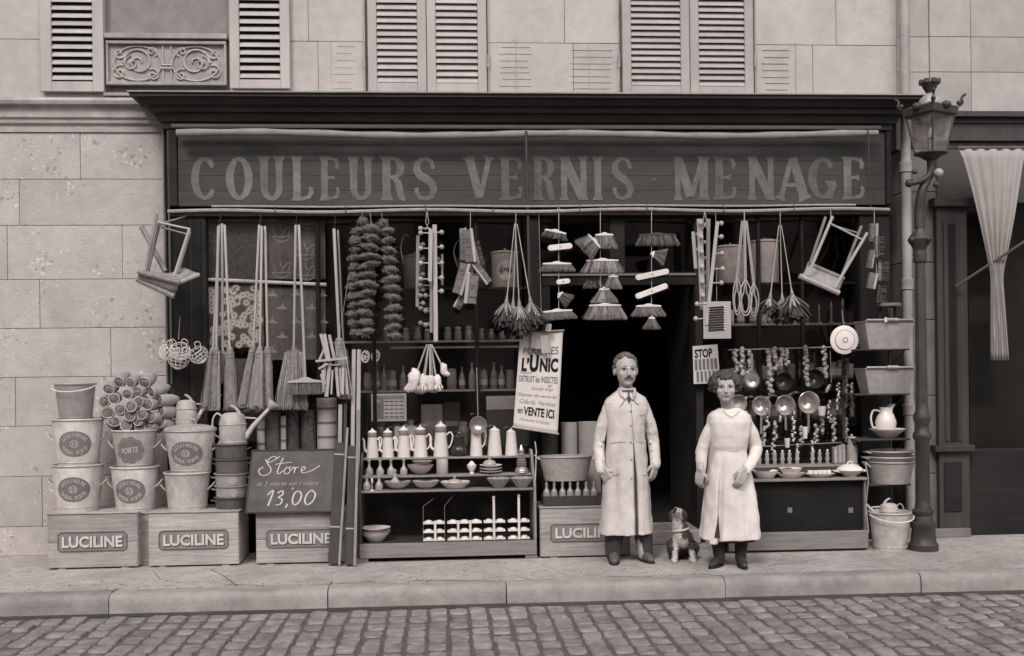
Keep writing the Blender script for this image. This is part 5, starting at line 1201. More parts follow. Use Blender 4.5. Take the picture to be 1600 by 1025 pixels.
stool([(245, 334, .30, 227, 424, .26, 2.8, 'leg', Wm), (250, 347, .34, 231, 424, .34, 2.6, 'leg', Wm), (296, 358, .26, 272, 432, .22, 2.4, 'leg', Wp), (297, 362, .38, 278, 426, .36, 2.2, 'leg', Wm), (221, 354, .44, 258, 424, .42, 4.2, 'leg', Wm), (246, 347, .28, 297, 358, .26, 1.6, 'stretcher', Wp), (252, 355, .38, 292, 366, .38, 1.5, 'stretcher', Wm), (216, 425, .22, 281, 442, .20, 4.0, 'seat_rail', Wm), (214, 436, .28, 272, 463, .26, 4.6, 'seat_rail', Wm), (281, 441, .24, 311, 429, .34, 3.4, 'seat_rail', Wp), (243, 352, .44, 290, 338, .44, 1.4, 'stretcher', Wm)],
      [[(217, 424, .22), (280, 441, .20), (272, 458, .27), (215, 434, .28)], [(240, 424, .34), (283, 439, .24), (309, 427, .34), (288, 418, .42)]], 'folding canvas stool hanging upside down against the left stone wall', W(272, 463, .30), (247, 338))

# ---------------------------------------------------- wire salad baskets
def basket(c0, r, tilt, label, Y=.46):
    c = thing('wire_basket', label, 'wire basket', c0, 'wire salad baskets hung on one hook', tilt); rw = .0021
    k = MB()
    for (z, f) in ((.55, .72), (.25, .97), (-.1, 1.0), (-.45, .88), (-.75, .62), (-.95, .28)): k.tube([(r * f * cos(2 * pi * i / 22), r * f * sin(2 * pi * i / 22), z * r) for i in range(22)], rw * (1.7 if z > .5 else 1), 4, True)
    for a in range(12):
        t = 2 * pi * a / 12; k.tube([(r * f * cos(t), r * f * sin(t), z * r) for z, f in ((.55, .72), (.25, .97), (-.1, 1.0), (-.45, .88), (-.75, .62), (-1.0, .05))], rw, 4)
    k.build('wire_mesh', 'wire', c, smooth=True)
    for s in (-1, 1):
        k = MB(); k.tube(spline([(s * r * .72, 0, .55 * r), (s * r * .9, 0, r * 1.0), (s * r * .5, 0, r * 1.3), (s * r * .25, 0, r * .9), (s * r * .2, 0, r * .58)], 4), rw * 1.6, 5); k.build('handle', 'wire', c, smooth=True)
YB_ = .50
basket(W(281, 548, YB_), .088, (.5, 0, 0), 'wire salad basket in the middle of the hanging group'); basket(W(279, 561, YB_ + .05), .09, (.2, .1, .5), 'wire salad basket hanging lowest at the back'); basket(W(310, 554, YB_), .082, (.3, -.7, .4), 'wire salad basket tilted to the right'); basket(W(262, 550, YB_ + .04), .075, (.3, .8, .2), 'wire salad basket against the stone wall')
k = MB(); k.tube([W(281, 495, .68), W(281, 497, YB_), W(279, 530, YB_)], .003, 5); k.build('hook', 'iron_light', shop, world=True)

# ---------------------------------------------------- bunch of dish mops
for i, (p0, p1, q1, w_, h_, yo) in enumerate(((667, 652, 592, 24, 40, 0), (670, 664, 596, 20, 30, -.05), (672, 672, 596, 20, 26, -.07), (673, 681, 596, 18, 26, -.04), (674, 690, 577, 14, 22, 0), (670, 660, 602, 26, 24, .06), (672, 676, 600, 24, 24, .05))):
    Y = YH + .02 + yo; a, b = W(p0, 538, Y), W(p1, q1 - h_ * .3, Y); px = MP(p1, q1, Y); c = thing('dish_mop', 'white cotton dish mop, %s of the bunch under the peg rails' % ['leftmost', 'second from left', 'front middle one', 'second from right', 'small far right one', 'low back left one', 'low back right one'][i], 'mop', b, 'dish mops')
    k = MB(); k.tube([a, b], 1.4 * px, 6); k.build('handle', 'wood_pale', c, world=True, smooth=True)
    k = MB(); d = (b - a).normalized(); ce = b + d * h_ * .35 * px; k.ball(ce, (w_ / 2 * px * .8, w_ / 2 * px * .7, h_ / 2 * px * .9), 14, 10, .35, 3)
    for j in range(90):
        az = rnd(0, 2 * pi); u = V((cos(az), sin(az), 0)); r0 = rnd(.3, 1) * w_ / 2 * px; k.strand(b + u * .006, b + u * r0 + d * (h_ * px * (.95 - .25 * r0 / (w_ / 2 * px)) + rnd(-.006, .006)), .004, .0032)
    k.build('cotton_head', 'cotton', c, world=True, smooth=True, angle=80)

# ---------------------------------------------------- paper poster
PQ = ((813, 519), (880, 516), (871, 678), (802, 667))
po = thing('poster', 'white paper poster with big black lettering hanging beside the doorway', 'poster', W(836, 675, .42))
PP = [W(p[0], p[1], .42) for p in PQ]
def pm(u, v, o=0.0):
    r = PP[0].lerp(PP[1], u).lerp(PP[3].lerp(PP[2], u), v); return V((r.x, r.y - o + .02 * sin(u * 2.4 + v * 1.5) - .03 * max(0, v - .93) * 4, r.z))
k = MB(); k.grid(10, 20, lambda u, v: pm(u, v)); ob = k.build('sheet', 'paper', po, world=True, smooth=True); md = ob.modifiers.new('thick', 'SOLIDIFY'); md.thickness = .0012; md.offset = -1
def pline(s, u0, u1, v, hv, mt, bold=.01, shear=0, skew=.055):
    Wd, Hd = (u1 - u0), hv; 
    vs, fs = text2d(s, Hd, .0, bold, shear, width=Wd)
    for vs, fs in (loose(vs, fs) if mt == 'ink' or bold > .011 else [(vs, fs)]):
        k = MB(); k.add([pm(u0 + Wd / 2 + q[0], v + (-q[2]) + 0 * skew, .0024) for q in vs], fs); o = k.build('letter' if mt == 'ink' or bold > .011 else 'printed_line', mt, po, world=True)
        if o.name.startswith('printed'): o['kind'] = 'stuff'
pline('POUDRES', .10, .92, .195, .075, 'ink_pale', .012); pline('L’', .09, .26, .335, .135, 'ink', .05); pline('U', .27, .48, .318, .165, 'ink', .06); pline('NIC', .51, .93, .335, .13, 'ink', .05); pline('Dépuré', .06, .34, .425, .04, 'ink_pale', 0, .4); pline('DETRUIT les INSECTES', .05, .94, .485, .062, 'ink_pale', .02); pline('et', .72, .82, .545, .03, 'ink_pale', 0, .4)
pline('toute imp', .36, .84, .585, .045, 'ink_pale', 0, .4); pline('Disposer des verres les', .05, .94, .655, .045, 'ink_pale', 0, .4); pline('Cafards, Vermine', .10, .92, .72, .045, 'ink_pale', 0, .4); pline('en', .07, .19, .825, .045, 'ink', .012); pline('VENTE ICI', .21, .90, .815, .085, 'ink', .035); pline('Demandez le Notice', .14, .80, .91, .035, 'ink_pale', .004, .4)
k = MB(); k.tube([PP[0] + V((-.01, 0, 0)), PP[1] + V((.01, 0, 0))], .007, 6); k.build('top_rod', 'wood_pale', po, world=True, smooth=True); k = MB(); k.tube([pm(0, 1) + V((-.01, 0, 0)), pm(1, 1) + V((.01, 0, 0))], .008, 6); k.build('bottom_rod', 'wood_pale', po, world=True, smooth=True)
k = MB(); k.tube([PP[0].lerp(PP[1], .5), V((WX(842, 325, YBAR), YBAR + .02, ZB1))], .0018, 4); k.build('cord', 'string', po, world=True)
for i, (p, q, w_, h_, r, lb) in enumerate(((838, 532, 16, 26, .12, 'left'), (851, 538, 13, 28, -.1, 'front'), (857, 512, 9, 12, .1, 'small upper'))):
    c0 = W(p, q, .385 - .012 * i); px = MP(p, q, .4); k = MB(); k.box(-w_ / 2 * px, w_ / 2 * px, -.006, .006, -h_ / 2 * px, h_ / 2 * px); o = k.build('paper_packet', 'paper_dim', None, loc=c0, bevel=.002); o.rotation_euler = (0, r, 0); tag(o, '%s paper packet dangling over the top of the poster' % lb, 'packet')

# ================================================================== glassware stand on the left
YS = .10
sh = thing('display_stand', 'stepped wooden stand of coffee pots and glassware left of the doorway', 'display stand', W(700, 870, YS))
sh.location.z = 0; WL[sh.name] = V(sh.location)
SXA, SXB = WX(561, 800, YS), WX(838, 800, YS)
S1, S2, S3 = (YS + .0, WZ(700, 765, YS)), (YS + .15, WZ(700, 742, YS + .15)), (YS + .30, WZ(700, 714, YS + .30))
for (y, z), x0 in ((S1, SXA), (S2, WX(590, 742, YS)), (S3, SXA)):
    MB().box(SXA + .012, SXB - .022, y, y + .155, z - .018, z).build('shelf', 'wood_flat', sh, world=True, bevel=.003)
zdk = WZ(700, 847, YS)
MB().box(SXA, SXB - .0, YS - .012, YS + .006, .035, zdk).build('base_board', 'wood_flat', sh, world=True, bevel=.004)
MB().box(SXA + .012, SXB - .022, YS + .007, YS + .46, zdk - .02, zdk - .002).build('deck', 'wood_dark', sh, world=True)
MB().box(SXA + .012, SXB - .022, YS + .456, YS + .47, 0.03, S3[1] - .02).build('back_panel', 'shop_dark', sh, world=True)
for x, m2 in ((SXA, 'wood_dark'), (SXB - .02, 'wood_flat')):
    pr = [(YS - .01, zdk + .001), (YS - .01, S1[1] + .02), (S2[0], S2[1] + .02), (S3[0], S3[1] + .05), (YS + .47, S3[1] + .05), (YS + .47, 0.0), (YS + .01, 0.0), (YS + .01, zdk + .001)]
    k = MB(); k.prism([(y, z) for y, z in pr], 0, .02); k.map(lambda v: V((v.y + x, v.x, v.z))); k.build('side_panel', m2, sh, world=True, bevel=.002)
for p in (566, 830):
    x = WX(p, 870, YS); MB().box(x - .05, x + .05, YS, YS + .04, 0, .035).build('foot', 'wood_flat', sh, world=True)
k = MB(); k.tube([W(836, 690, .3), W(838, 705, .25), W(836, 760, .12)], .006, 5); k.build('edge_wire', 'iron_light', sh, world=True)

def coffee_pot(pc, qtop, wpx, label, band=True, spout=True, handle=1, sc=1.0):
    y = S3[0] + .075; z = S3[1]; px = MP(pc, 700, y); H = WZ(pc, qtop, y) - z; r = wpx / 2 * px
    c = thing('coffee_pot', label, 'coffee pot', (WX(pc, 700, y), y, z), 'enamel coffee pots on the top shelf')
    hb = H * (.66 if band else .80)
    k = MB(); k.lathe([(r * .98, 0), (r, .006), (r * .72, hb), (r * .74, hb + .004)], 24); k.build('body', 'enamel', c, smooth=True)
    if band: k = MB(); k.lathe([(r * .72, hb + .0045), (r * .755, hb + .008), (r * .755, H * .82), (r * .72, H * .83)], 22); k.build('drip_filter', 'band', c, smooth=True)
    zl = H * .83 if band else hb + .004
    k = MB(); k.lathe([(r * .74, zl + .001), (r * .74, zl + .008), (r * .55, zl + H * .05), (r * .2, zl + H * .10), (r * .08, zl + H * .11)], 22); l_ = k.build('lid', 'enamel', c, smooth=True)
    k = MB(); k.ball((0, 0, zl + H * .125), H * .028, 8, 6); k.build('knob', 'enamel', l_, smooth=True)
    if spout: k = MB(); k.tube(spline([(-r * .80, 0, H * .18), (-r * 1.25, 0, H * .26), (-r * 1.35, 0, H * .45), (-r * 1.38, 0, H * .58), (-r * 1.62, 0, H * .64)], 4), [.012 - .0004 * i for i in range(17)], 8); k.build('spout', 'enamel', c, smooth=True)
    if handle: k = MB(); k.tube(spline([(r * .76, 0, hb * .90), (r * 1.2, 0, hb * 1.02), (r * 1.55, 0, hb * .85), (r * 1.3, 0, hb * .5), (r * .90, 0, hb * .34)], 5), .0065, 7); k.build('handle', 'enamel', c, smooth=True)
    return c
for i, (p, q, w_) in enumerate(((582, 668, 19), (606, 668, 19), (631, 664, 20), (657, 663, 22), (689, 657, 24))):
    coffee_pot(p, q, w_, ['small spouted coffee pot at the left end of the top shelf', 'second spouted coffee pot from the left', 'third spouted coffee pot, standing before a pale card', 'fourth spouted coffee pot, above the glass bowls', 'tallest spouted coffee pot with a cross mark, fifth in the row'][i])
coffee_pot(744, 664, 20, 'white spoutless pitcher under the round strainer', False, False); coffee_pot(773, 664, 23, 'white tapered coffee pot with lid, right of the pitcher', False, False, 0); coffee_pot(799, 667, 20, 'white tapered coffee pot partly behind the stacked metal lamp', False, False, 0)
# black coffee mill / stove
y = S3[0] + .08; z = S3[1]; px = MP(717, 690, y); c = thing('spirit_stove', 'black enamel urn between the tall coffee pot and the pitcher', 'urn', (WX(717, 690, y), y, z))
k = MB(); k.lathe([(.06, 0), (.075, .02), (.075, .06), (.06, .085), (.05, .095)], 22); k.build('tank', 'enamel_dark', c, smooth=True); k = MB(); k.lathe([(.045, .096), (.045, .165), (.055, .168), (.05, .178), (.02, .195), (.005, .2)], 20); k.build('upper_body', 'enamel_dark', c, smooth=True)
k = MB(); k.ball((0, 0, .205), .007, 8, 6); k.build('knob', 'tin_bright', c, smooth=True)
# strainer hanging above pitcher
yst = S3[0] - .01; c0 = W(747, 664, yst); px = MP(747, 664, yst); c = thing('strainer', 'round metal strainer hanging by its handle over the white pitcher', 'strainer', c0)
k = MB(); R_ = 13 * px; k.lathe([(R_, 0), (R_ * 1.02, .004), (R_ * .95, -.004), (R_ * .7, -.03), (R_ * .3, -.045), (.002, -.048)], 24, caps=False); k.map(lambda v: V((v.x, -v.z, v.y))); ob = k.build('bowl', 'tin_bright', c, smooth=True)
k = MB(); n = 24; k.tube([(R_ * cos(2 * pi * i / n), 0, R_ * sin(2 * pi * i / n)) for i in range(n)], .004, 6, True); k.build('rim', 'tin_bright', c, smooth=True)
k = MB(); k.tube([(0, 0, R_), (-.006, .02, .50)], .004, 5); k.build('handle', 'tin_bright', c, smooth=True)
# glass: carafes, oil lamps, bowls
def lathe_thing(name, label, cat, p, shelf, prof, mt='glassware', grp=None, seg=22, flute=0, nf=12, parts=(), yo=.075, sx=1, rot=0):
    y = shelf[0] + yo; c = thing(name, label, cat, (WX(p, HZ + 150, y), y, shelf[1]), grp)
    k = MB(); k.lathe(prof, seg, flute=flute, nf=nf, sx=sx); k.build('body', mt, c, smooth=True)
    for nm, pr, m2 in parts: k = MB(); k.lathe(pr, 14); k.build(nm, m2, c, smooth=True)
    return c
car = [(.022, 0), (.030, .004), (.034, .03), (.028, .055), (.012, .075), (.010, .105), (.014, .112)]
for i, (p, s, lb) in enumerate(((577, S2, 'leftmost carafe on the middle shelf'), (594, S2, 'second carafe on the middle shelf'), (611, S2, 'third carafe on the middle shelf'), (631, S2, 'fourth carafe on the middle shelf'), (573, S1, 'left carafe on the front shelf'), (592, S1, 'right carafe on the front shelf'))):
    lathe_thing('carafe', 'small clear glass ' + lb, 'carafe', p, s, car, grp='small glass carafes', parts=(('stopper', [(.004, .1125), (.012, .118), (.012, .13), (.003, .136)], 'glassware'),))
lathe_thing('candlestick', 'small metal candlestick between the two front carafes', 'candlestick', 581, S1, [(.026, 0), (.024, .006), (.008, .012), (.006, .06), (.012, .066), (.012, .075)], 'tin_bright', yo=.03, parts=(('candle', [(.008, .0755), (.008, .105)], 'enamel'),))
bowl = lambda r, h: [(r * .30, 0), (r * .34, .006), (r * .72, h * .40), (r * .95, h * .82), (r, h), (r * .94, h * .98), (r * .66, h * .42), (.002, .016)]
lathe_thing('glass_bowl', 'engraved glass bowl at the left of the front shelf', 'bowl', 621, S1, bowl(.115, .07), grp='glass bowls', yo=.10); lathe_thing('glass_bowl', 'engraved glass bowl in the middle of the front shelf', 'bowl', 665, S1, bowl(.118, .07), grp='glass bowls', yo=.09); lathe_thing('glass_bowl', 'big engraved glass bowl on the middle shelf', 'bowl', 657, S2, bowl(.115, .085), grp='glass bowls')
o = lathe_thing('glass_dish', 'shallow glass dish resting on the big glass bowl', 'dish', 660, (S2[0], S2[1] + .085), [(.03, 0), (.035, .004), (.075, .02), (.09, .034), (.086, .034), (.02, .012)], grp=None)
lathe_thing('carafe', 'squat glass carafe standing in the left glass bowl', 'carafe', 617, (S1[0], S1[1] + .022), [(.03, 0), (.045, .01), (.048, .035), (.03, .06), (.014, .08), (.012, .12), (.016, .125)], yo=.10, parts=(('stopper', [(.004, .126), (.013, .13), (.013, .145), (.004, .15)], 'glassware'),))
lathe_thing('glass_jar', 'straight ribbed glass jar under the tallest coffee pot', 'jar', 691, S2, [(.048, 0), (.050, .005), (.050, .125), (.046, .13), (.044, .125), (.044, .01), (.002, .008)], flute=.02, nf=14, seg=42)
lathe_thing('goblet', 'small stemmed glass sugar bowl left of the plate stack', 'goblet', 737, S2, [(.022, 0), (.022, .005), (.014, .012), (.036, .05), (.042, .075), (.03, .082), (.018, .10), (.006, .11)], 'enamel')
zz_ = S2[1]
for i in range(3):
    lathe_thing('plate', ['lowest', 'middle', 'top'][i] + ' plate of the stack left of the metal lamp', 'plate', 767, (S2[0], zz_), [(.04, 0), (.045, .004), (.07, .012), (.098, .020), (.098, .023), (.06, .016), (.002, .008)], 'enamel', 'stacked plates'); zz_ += .026
lathe_thing('butter_dish', 'domed white cover on the plate stack', 'cover', 765, (S2[0], zz_ - .003), [(.06, 0), (.058, .014), (.04, .035), (.01, .045)], 'glassware', parts=(('knob', [(.006, .0455), (.010, .052), (.004, .06)], 'glassware'),))
# stacked metal lamp
c = lathe_thing('metal_lamp', 'shiny turned metal lamp stack at the right end of the shelves', 'lamp', 815, S2, [(.062, 0), (.066, .008), (.060, .016), (.062, .022), (.045, .05), (.030, .062), (.044, .066), (.046, .076), (.034, .08)], 'tin_bright', yo=.05)
zc_ = .081
for r in (.044, .040, .037, .034):
    k = MB(); k.lathe([(r * .75, zc_), (r, zc_ + .004), (r, zc_ + .016), (r * .75, zc_ + .022)], 22); k.build('ring', 'tin_bright', c, smooth=True); zc_ += .0225
k = MB(); k.lathe([(.02, zc_), (.026, zc_ + .02), (.024, zc_ + .03), (.016, zc_ + .05), (.003, zc_ + .075)], 18); k.build('finial', 'tin_bright', c, smooth=True)
# front shelf dishes
zz_ = S1[1]
for i, (r, h, lb) in enumerate(((.115, .038, 'deep white dish at the bottom of the dish stack'), (.125, .022, 'white dish second in the dish stack'), (.125, .016, 'white dish on top of the dish stack'))):
    lathe_thing('dish', lb, 'dish', 711, (S1[0], zz_), [(r * .6, 0), (r * .66, .004), (r * .92, h * .8), (r, h), (r * .98, h + .002), (r * .5, h * .35), (.002, h * .3)], 'enamel', 'white dish stack', yo=.09); zz_ += h * .72
lathe_thing('glass_cover', 'small glass cover with ball knob on the dish stack', 'cover', 710, (S1[0], zz_), [(.062, 0), (.058, .012), (.05, .018), (.014, .026)], 'glassware', yo=.09, parts=(('knob', [(.005, .0265), (.012, .036), (.011, .045), (.003, .05)], 'glassware'),))
for p, lb in ((779, 'pressed glass fruit dish at the right of the front shelf, left one'), (815, 'pressed glass fruit dish at the far right of the front shelf')):
    lathe_thing('fruit_dish', lb, 'dish', p, S1, [(.038, 0), (.042, .006), (.075, .05), (.098, .082), (.094, .086), (.07, .05), (.002, .014)], 'bottle_glass', 'pressed glass dishes', 60, .07, 12, yo=.06)
# lower deck: bowls and white racks
zz_ = zdk - .002
for i, (r, h) in enumerate(((.125, .085), (.130, .03), (.130, .03))):
    lathe_thing('mixing_bowl', ['big mixing bowl at the bottom of the stack under the stand', 'mixing bowl in the middle of the stack under the stand', 'mixing bowl on top of the stack under the stand'][i], 'bowl', 585, (YS, zz_), [(r * .45, 0), (r * .5, .004), (r * .9, h * .7), (r, h * .95), (r * 1.02, h), (r * .95, h), (r * .45, h * .4), (.002, h * .35)], 'enamel', 'stacked mixing bowls', yo=.14); zz_ += h * .8
def rack(p0, p1, posts, tall, label):
    y = YS + .07; z = zdk - .002; x0, x1 = WX(p0, 830, y), WX(p1, 830, y); c = thing('white_rack', label, 'rack', ((x0 + x1) / 2, y, z), 'white soap racks on the lower deck'); px = MP(p0, 830, y)
    for q in (0, 13, 27):
        b = q * px * .98; k = MB(); k.box(x0, x1, y, y + .09, z + b + (.001 if q == 0 else 0), z + b + .016); s = k.build('tier', 'wood_white', c, world=True, bevel=.003)
        n = 2 if len(posts) == 1 else 3
        for i in range(n):
            xx = x0 + (x1 - x0) * (i + .5) / n; k = MB(); k.ball((xx, y + .05, z + b + .016), ((x1 - x0) / n * .36, .035, .016), 12, 6, .15, 3); k.build('soap_bar', 'enamel', s, world=True, smooth=True)
    for pp in posts:
        xx = WX(pp, 830, y); k = MB(); top = z + (32 * px if not tall else tall * px); k.box(xx - .010, xx + .010, y - .012, y - .001, z + .001, top)
        if tall: k.ball((xx, y - .006, top + .004), .014, 10, 8)
        k.build('post', 'wood_white', c, world=True, bevel=.003)
    if p0 < 690:
        k = MB(); k.tube([(x0, y, z), (x0 + .004, y, z + .30), ((x0 + x1) / 2, y, z + .36)], .0018, 4); k.tube([(x1, y, z), (x1, y, z + .30), (x1 + .07, y, z + .38)], .0018, 4); k.build('wire_bail', 'iron_light', c, world=True)
rack(661, 695, [680], 0, 'white tiered soap rack with one short post, leftmost'); rack(699, 753, [716, 735], 0, 'wide white soap rack with two short posts'); rack(756, 790, [772], 66, 'white soap rack with a tall post, left of its twin'); rack(794, 828, [811], 68, 'white soap rack with a tall post at the right end')

# ================================================================== beside the doorway
zt4 = hc4; y = .26
c = thing('bottle_tray', 'dark wooden tray holding small bottles on the crate by the doorway', 'tray', (WX(899, 785, y), y, zt4)); px = MP(899, 785, y); tw = 52 * px
for bx in ((-tw, tw, -.12, -.108, .002, .085), (-tw, tw, .108, .12, .002, .085), (-tw, -tw + .012, -.1075, .1075, .002, .085), (tw - .012, tw, -.1075, .1075, .002, .085)): MB().box(*bx).build('side', 'wood_dark', c, bevel=.002)
MB().box(-tw + .0125, tw - .0125, -.1075, .1075, .002, .012).build('bottom', 'wood_dark', c)
bprof = [(.026, 0), (.030, .004), (.030, .10), (.026, .115), (.012, .135), (.011, .158), (.014, .16), (.014, .172), (.010, .175)]
for i, p in enumerate((854, 866, 879, 891, 903, 916, 928)):
    b = thing('bottle', '%s small clear bottle from the left in the dark tray' % ORD[i], 'bottle', (WX(p, 770, y - .07), y - .07, zt4 + .0125), 'bottles in the tray'); k = MB(); k.lathe(bprof, 16); k.build('glass', 'bottle_glass', b, smooth=True); k = MB(); k.lathe([(.006, .1755), (.009, .178), (.009, .186), (.004, .19)], 10); k.build('stopper', 'carton', b, smooth=True)
# galvanised tub resting across tray bottles and box behind
yt = .30; zt_ = WZ(884, 750, yt)
c = thing('wash_tub', 'shallow zinc tub set above the bottles by the doorway', 'tub', (WX(884, 740, yt), yt, zt_)); px = MP(884, 730, yt); r1, r0 = 42 * px, 33 * px; h = 37 * px
k = MB(); k.lathe([(r0 * .95, .003), (r0, 0), (r1 * .99, h * .98), (r1, h), (r1 * .97, h), (r0 * .96, .012), (.002, .012)], 36, sy=.62); k.build('body', 'galv_mid', c, smooth=True); k = MB(); k.tube([(r1 * cos(2 * pi * i / 34), r1 * .62 * sin(2 * pi * i / 34), h) for i in range(34)], .007, 6, True); k.build('rim', 'galv_mid', c, smooth=True)
for s in (-1, 1): k = MB(); k.tube(spline([(s * r1 * .98, -.04, h * .9), (s * (r1 + .03), -.03, h * 1.05), (s * (r1 + .03), .03, h * 1.05), (s * r1 * .98, .04, h * .9)], 4), .005, 6); k.build('handle', 'wire', c, smooth=True)
b2 = thing('support_box', 'dark box behind the bottle tray carrying the zinc tub', 'box', (WX(884, 760, .45), .45, 0)); MB().box(-.16, .16, .12, .34, 0, zt4 + .12).build('carcass', 'wood_dark', b2, bevel=.004)
MB().box(-.17, .17, -.06, .35, zt_ - .016, zt_ - .0005).build('top_board', 'wood_dark', b2, bevel=.003); MB().box(-.15, .15, .13, .33, zt4 + .1205, zt_ - .0165).build('riser', 'wood_dark', b2)
roll(876, 902, 660, .66, 'carton', 'grey drum with a rim standing behind the zinc tub', cat='drum', name='drum'); roll(903, 938, 659, .68, 'carton', 'pale grey drum just left of the man', cat='drum', name='drum'); roll(846, 872, 668, .68, 'wood_dark', 'dark drum behind the poster foot', cat='drum', name='drum')

# ================================================================== in the left window
YG2 = YG + .03
def wpanel(p0, p1, q0, q1, Y, name, label, cat, mt, th=.004):
    a, b, z0, z1 = rectpx(p0, p1, q0, q1, Y); c = thing(name, label, cat, ((a + b) / 2, Y, z0)); MB().box(a, b, Y, Y + th, z0, z1).build('cloth', mt, c, world=True); return c, (a, b, z0, z1)
# patterned oilcloths
c, (a, b, z0, z1) = wpanel(322, 420, 338, 436, YG2 + .02, 'oilcloth', 'dark oilcloth with a fine scroll print, top left of the window', 'oilcloth', 'oilcloth_dark')
c, (a, b, z0, z1) = wpanel(419, 508, 338, 436, YG2 + .03, 'oilcloth', 'dark oilcloth printed with pale basket sprays, upper row', 'oilcloth', 'oilcloth_mid')
def spray(c, cx, cz, s, Y):
    k = MB(); i = 0
    for pts in ([(-.5, .1), (-.25, -.12), (0, -.18), (.25, -.12), (.5, .1)], [(-.5, .1), (0, .06), (.5, .1)], [(0, .0), (.08, .3), (.3, .55), (.5, .6)], [(.1, .3), (-.05, .5), (-.08, .75)], [(-.3, .1), (-.4, .4), (-.48, .5)], [(.3, .1), (.4, .3), (.42, .45)]):
        P_ = spline([(x, 0, z) for x, z in pts], 4); k.ribbon([(cx + p.x * s, cz + p.z * s) for p in P_], [.011 * (1 - abs(2 * j / (len(P_) - 1) - 1) * .6) for j in range(len(P_))], Y - .0015 - .0002 * i, Y - .0003); i += 1
    k.build('printed_spray', 'print_pale', c, world=True)
for p, q in ((440, 372), (440, 428), (478, 400), (482, 352), (480, 432)): w0_ = W(p, q, YG2 + .03); spray(c, w0_.x, w0_.z, .17, YG2 + .03)
k = MB(); o0 = W(327, 437, YG2 - .02); rl = thing('roller_pole', 'pale wooden pole across the window holding the printed cloths', 'pole', o0); k.tube([W(326, 437, YG2 - .02), W(510, 445, YG2 - .02)], .018, 10); k.build('pole', 'wood_pale', rl, world=True, smooth=True)
c, (a, b, z0, z1) = wpanel(326, 412, 446, 543, YG2, 'oilcloth', 'oilcloth printed with white daisies hanging from the pole', 'oilcloth', 'oilcloth_mid')
def daisies(c, a, b, z0, z1, Y):
    petals = MB(); cent = MB(); n = 0; rr = random.Random(3); pts = []
    tries = 0
    while len(pts) < 58 and tries < 4000:
        tries += 1; x, z = rr.uniform(a + .02, b - .02), rr.uniform(z0 + .02, z1 - .02)
        gx, gz = ((x - a) / .2) % 1, ((z - z0) / .19 + (int((x - a) / .2) % 2) * .5) % 1
        if abs(gx - .5) < .22 and abs(gz - .3) < .24: continue
        if all((x - q[0]) ** 2 + (z - q[1]) ** 2 > .034 ** 2 for q in pts): pts.append((x, z))
    for i, (x, z) in enumerate(pts):
        r = rr.uniform(.032, .040); y = Y - .0006 - (i % 9) * .00025; npet = 11
        poly = []
        for j in range(npet * 4):
            t = 2 * pi * j / (npet * 4); f = (.55, .93, 1.0, .93)[j % 4]; poly.append((x + r * f * cos(t + i), z + r * f * sin(t + i)))
        vs = [(x, y, z)] + [(p[0], y, p[1]) for p in poly]; m_n = len(poly); petals.add(vs, [(0, 1 + (j + 1) % m_n, 1 + j) for j in range(m_n)])
        vs = [(x +   .0075 * cos(2 * pi * j / 8), y - .0028, z + .0075 * sin(2 * pi * j / 8)) for j in range(8)]; cent.add(vs, [tuple(range(7, -1, -1))])
    petals.build('printed_daisies', 'wood_white', c, world=True); cent.build('printed_centres', 'ink', c, world=True)
daisies(c, a, b, z0, z1, YG2)
c, (a, b, z0, z1) = wpanel(418, 509, 449, 562, YG2 + .01, 'oilcloth', 'dark oilcloth printed with pale birds hanging from the pole', 'oilcloth', 'oilcloth_mid')
def bird(c, cx, cz, s, Y):
    k = MB(); k.prism([(cx + x * s, cz + z * s) for x, z in ((-.5, -.1), (-.2, .02), (0, .12), (.05, .35), (.14, .38), (.12, .15), (.5, -.12), (.32, -.14), (.3, -.2), (.1, -.12), (0, -.2), (-.1, -.12), (-.25, -.16), (-.3, -.1))][::-1], Y - .0016, Y - .0004); k.build('printed_bird', 'print_pale', c, world=True)
for i, (p, q) in enumerate(((440, 480), (486, 480), (440, 525), (486, 525), (424, 502), (462, 502), (502, 460), (424, 460), (462, 459), (504, 502), (424, 548), (462, 548))): w0_ = W(p, q, YG2 + .01); bird(c, w0_.x, w0_.z, .115, YG2 + .01)
c, (a, b, z0, z1) = wpanel(366, 420, 560, 690, YG2 + .03, 'oilcloth', 'dim leaf patterned cloth low behind the brooms', 'oilcloth', 'oilcloth_mid')
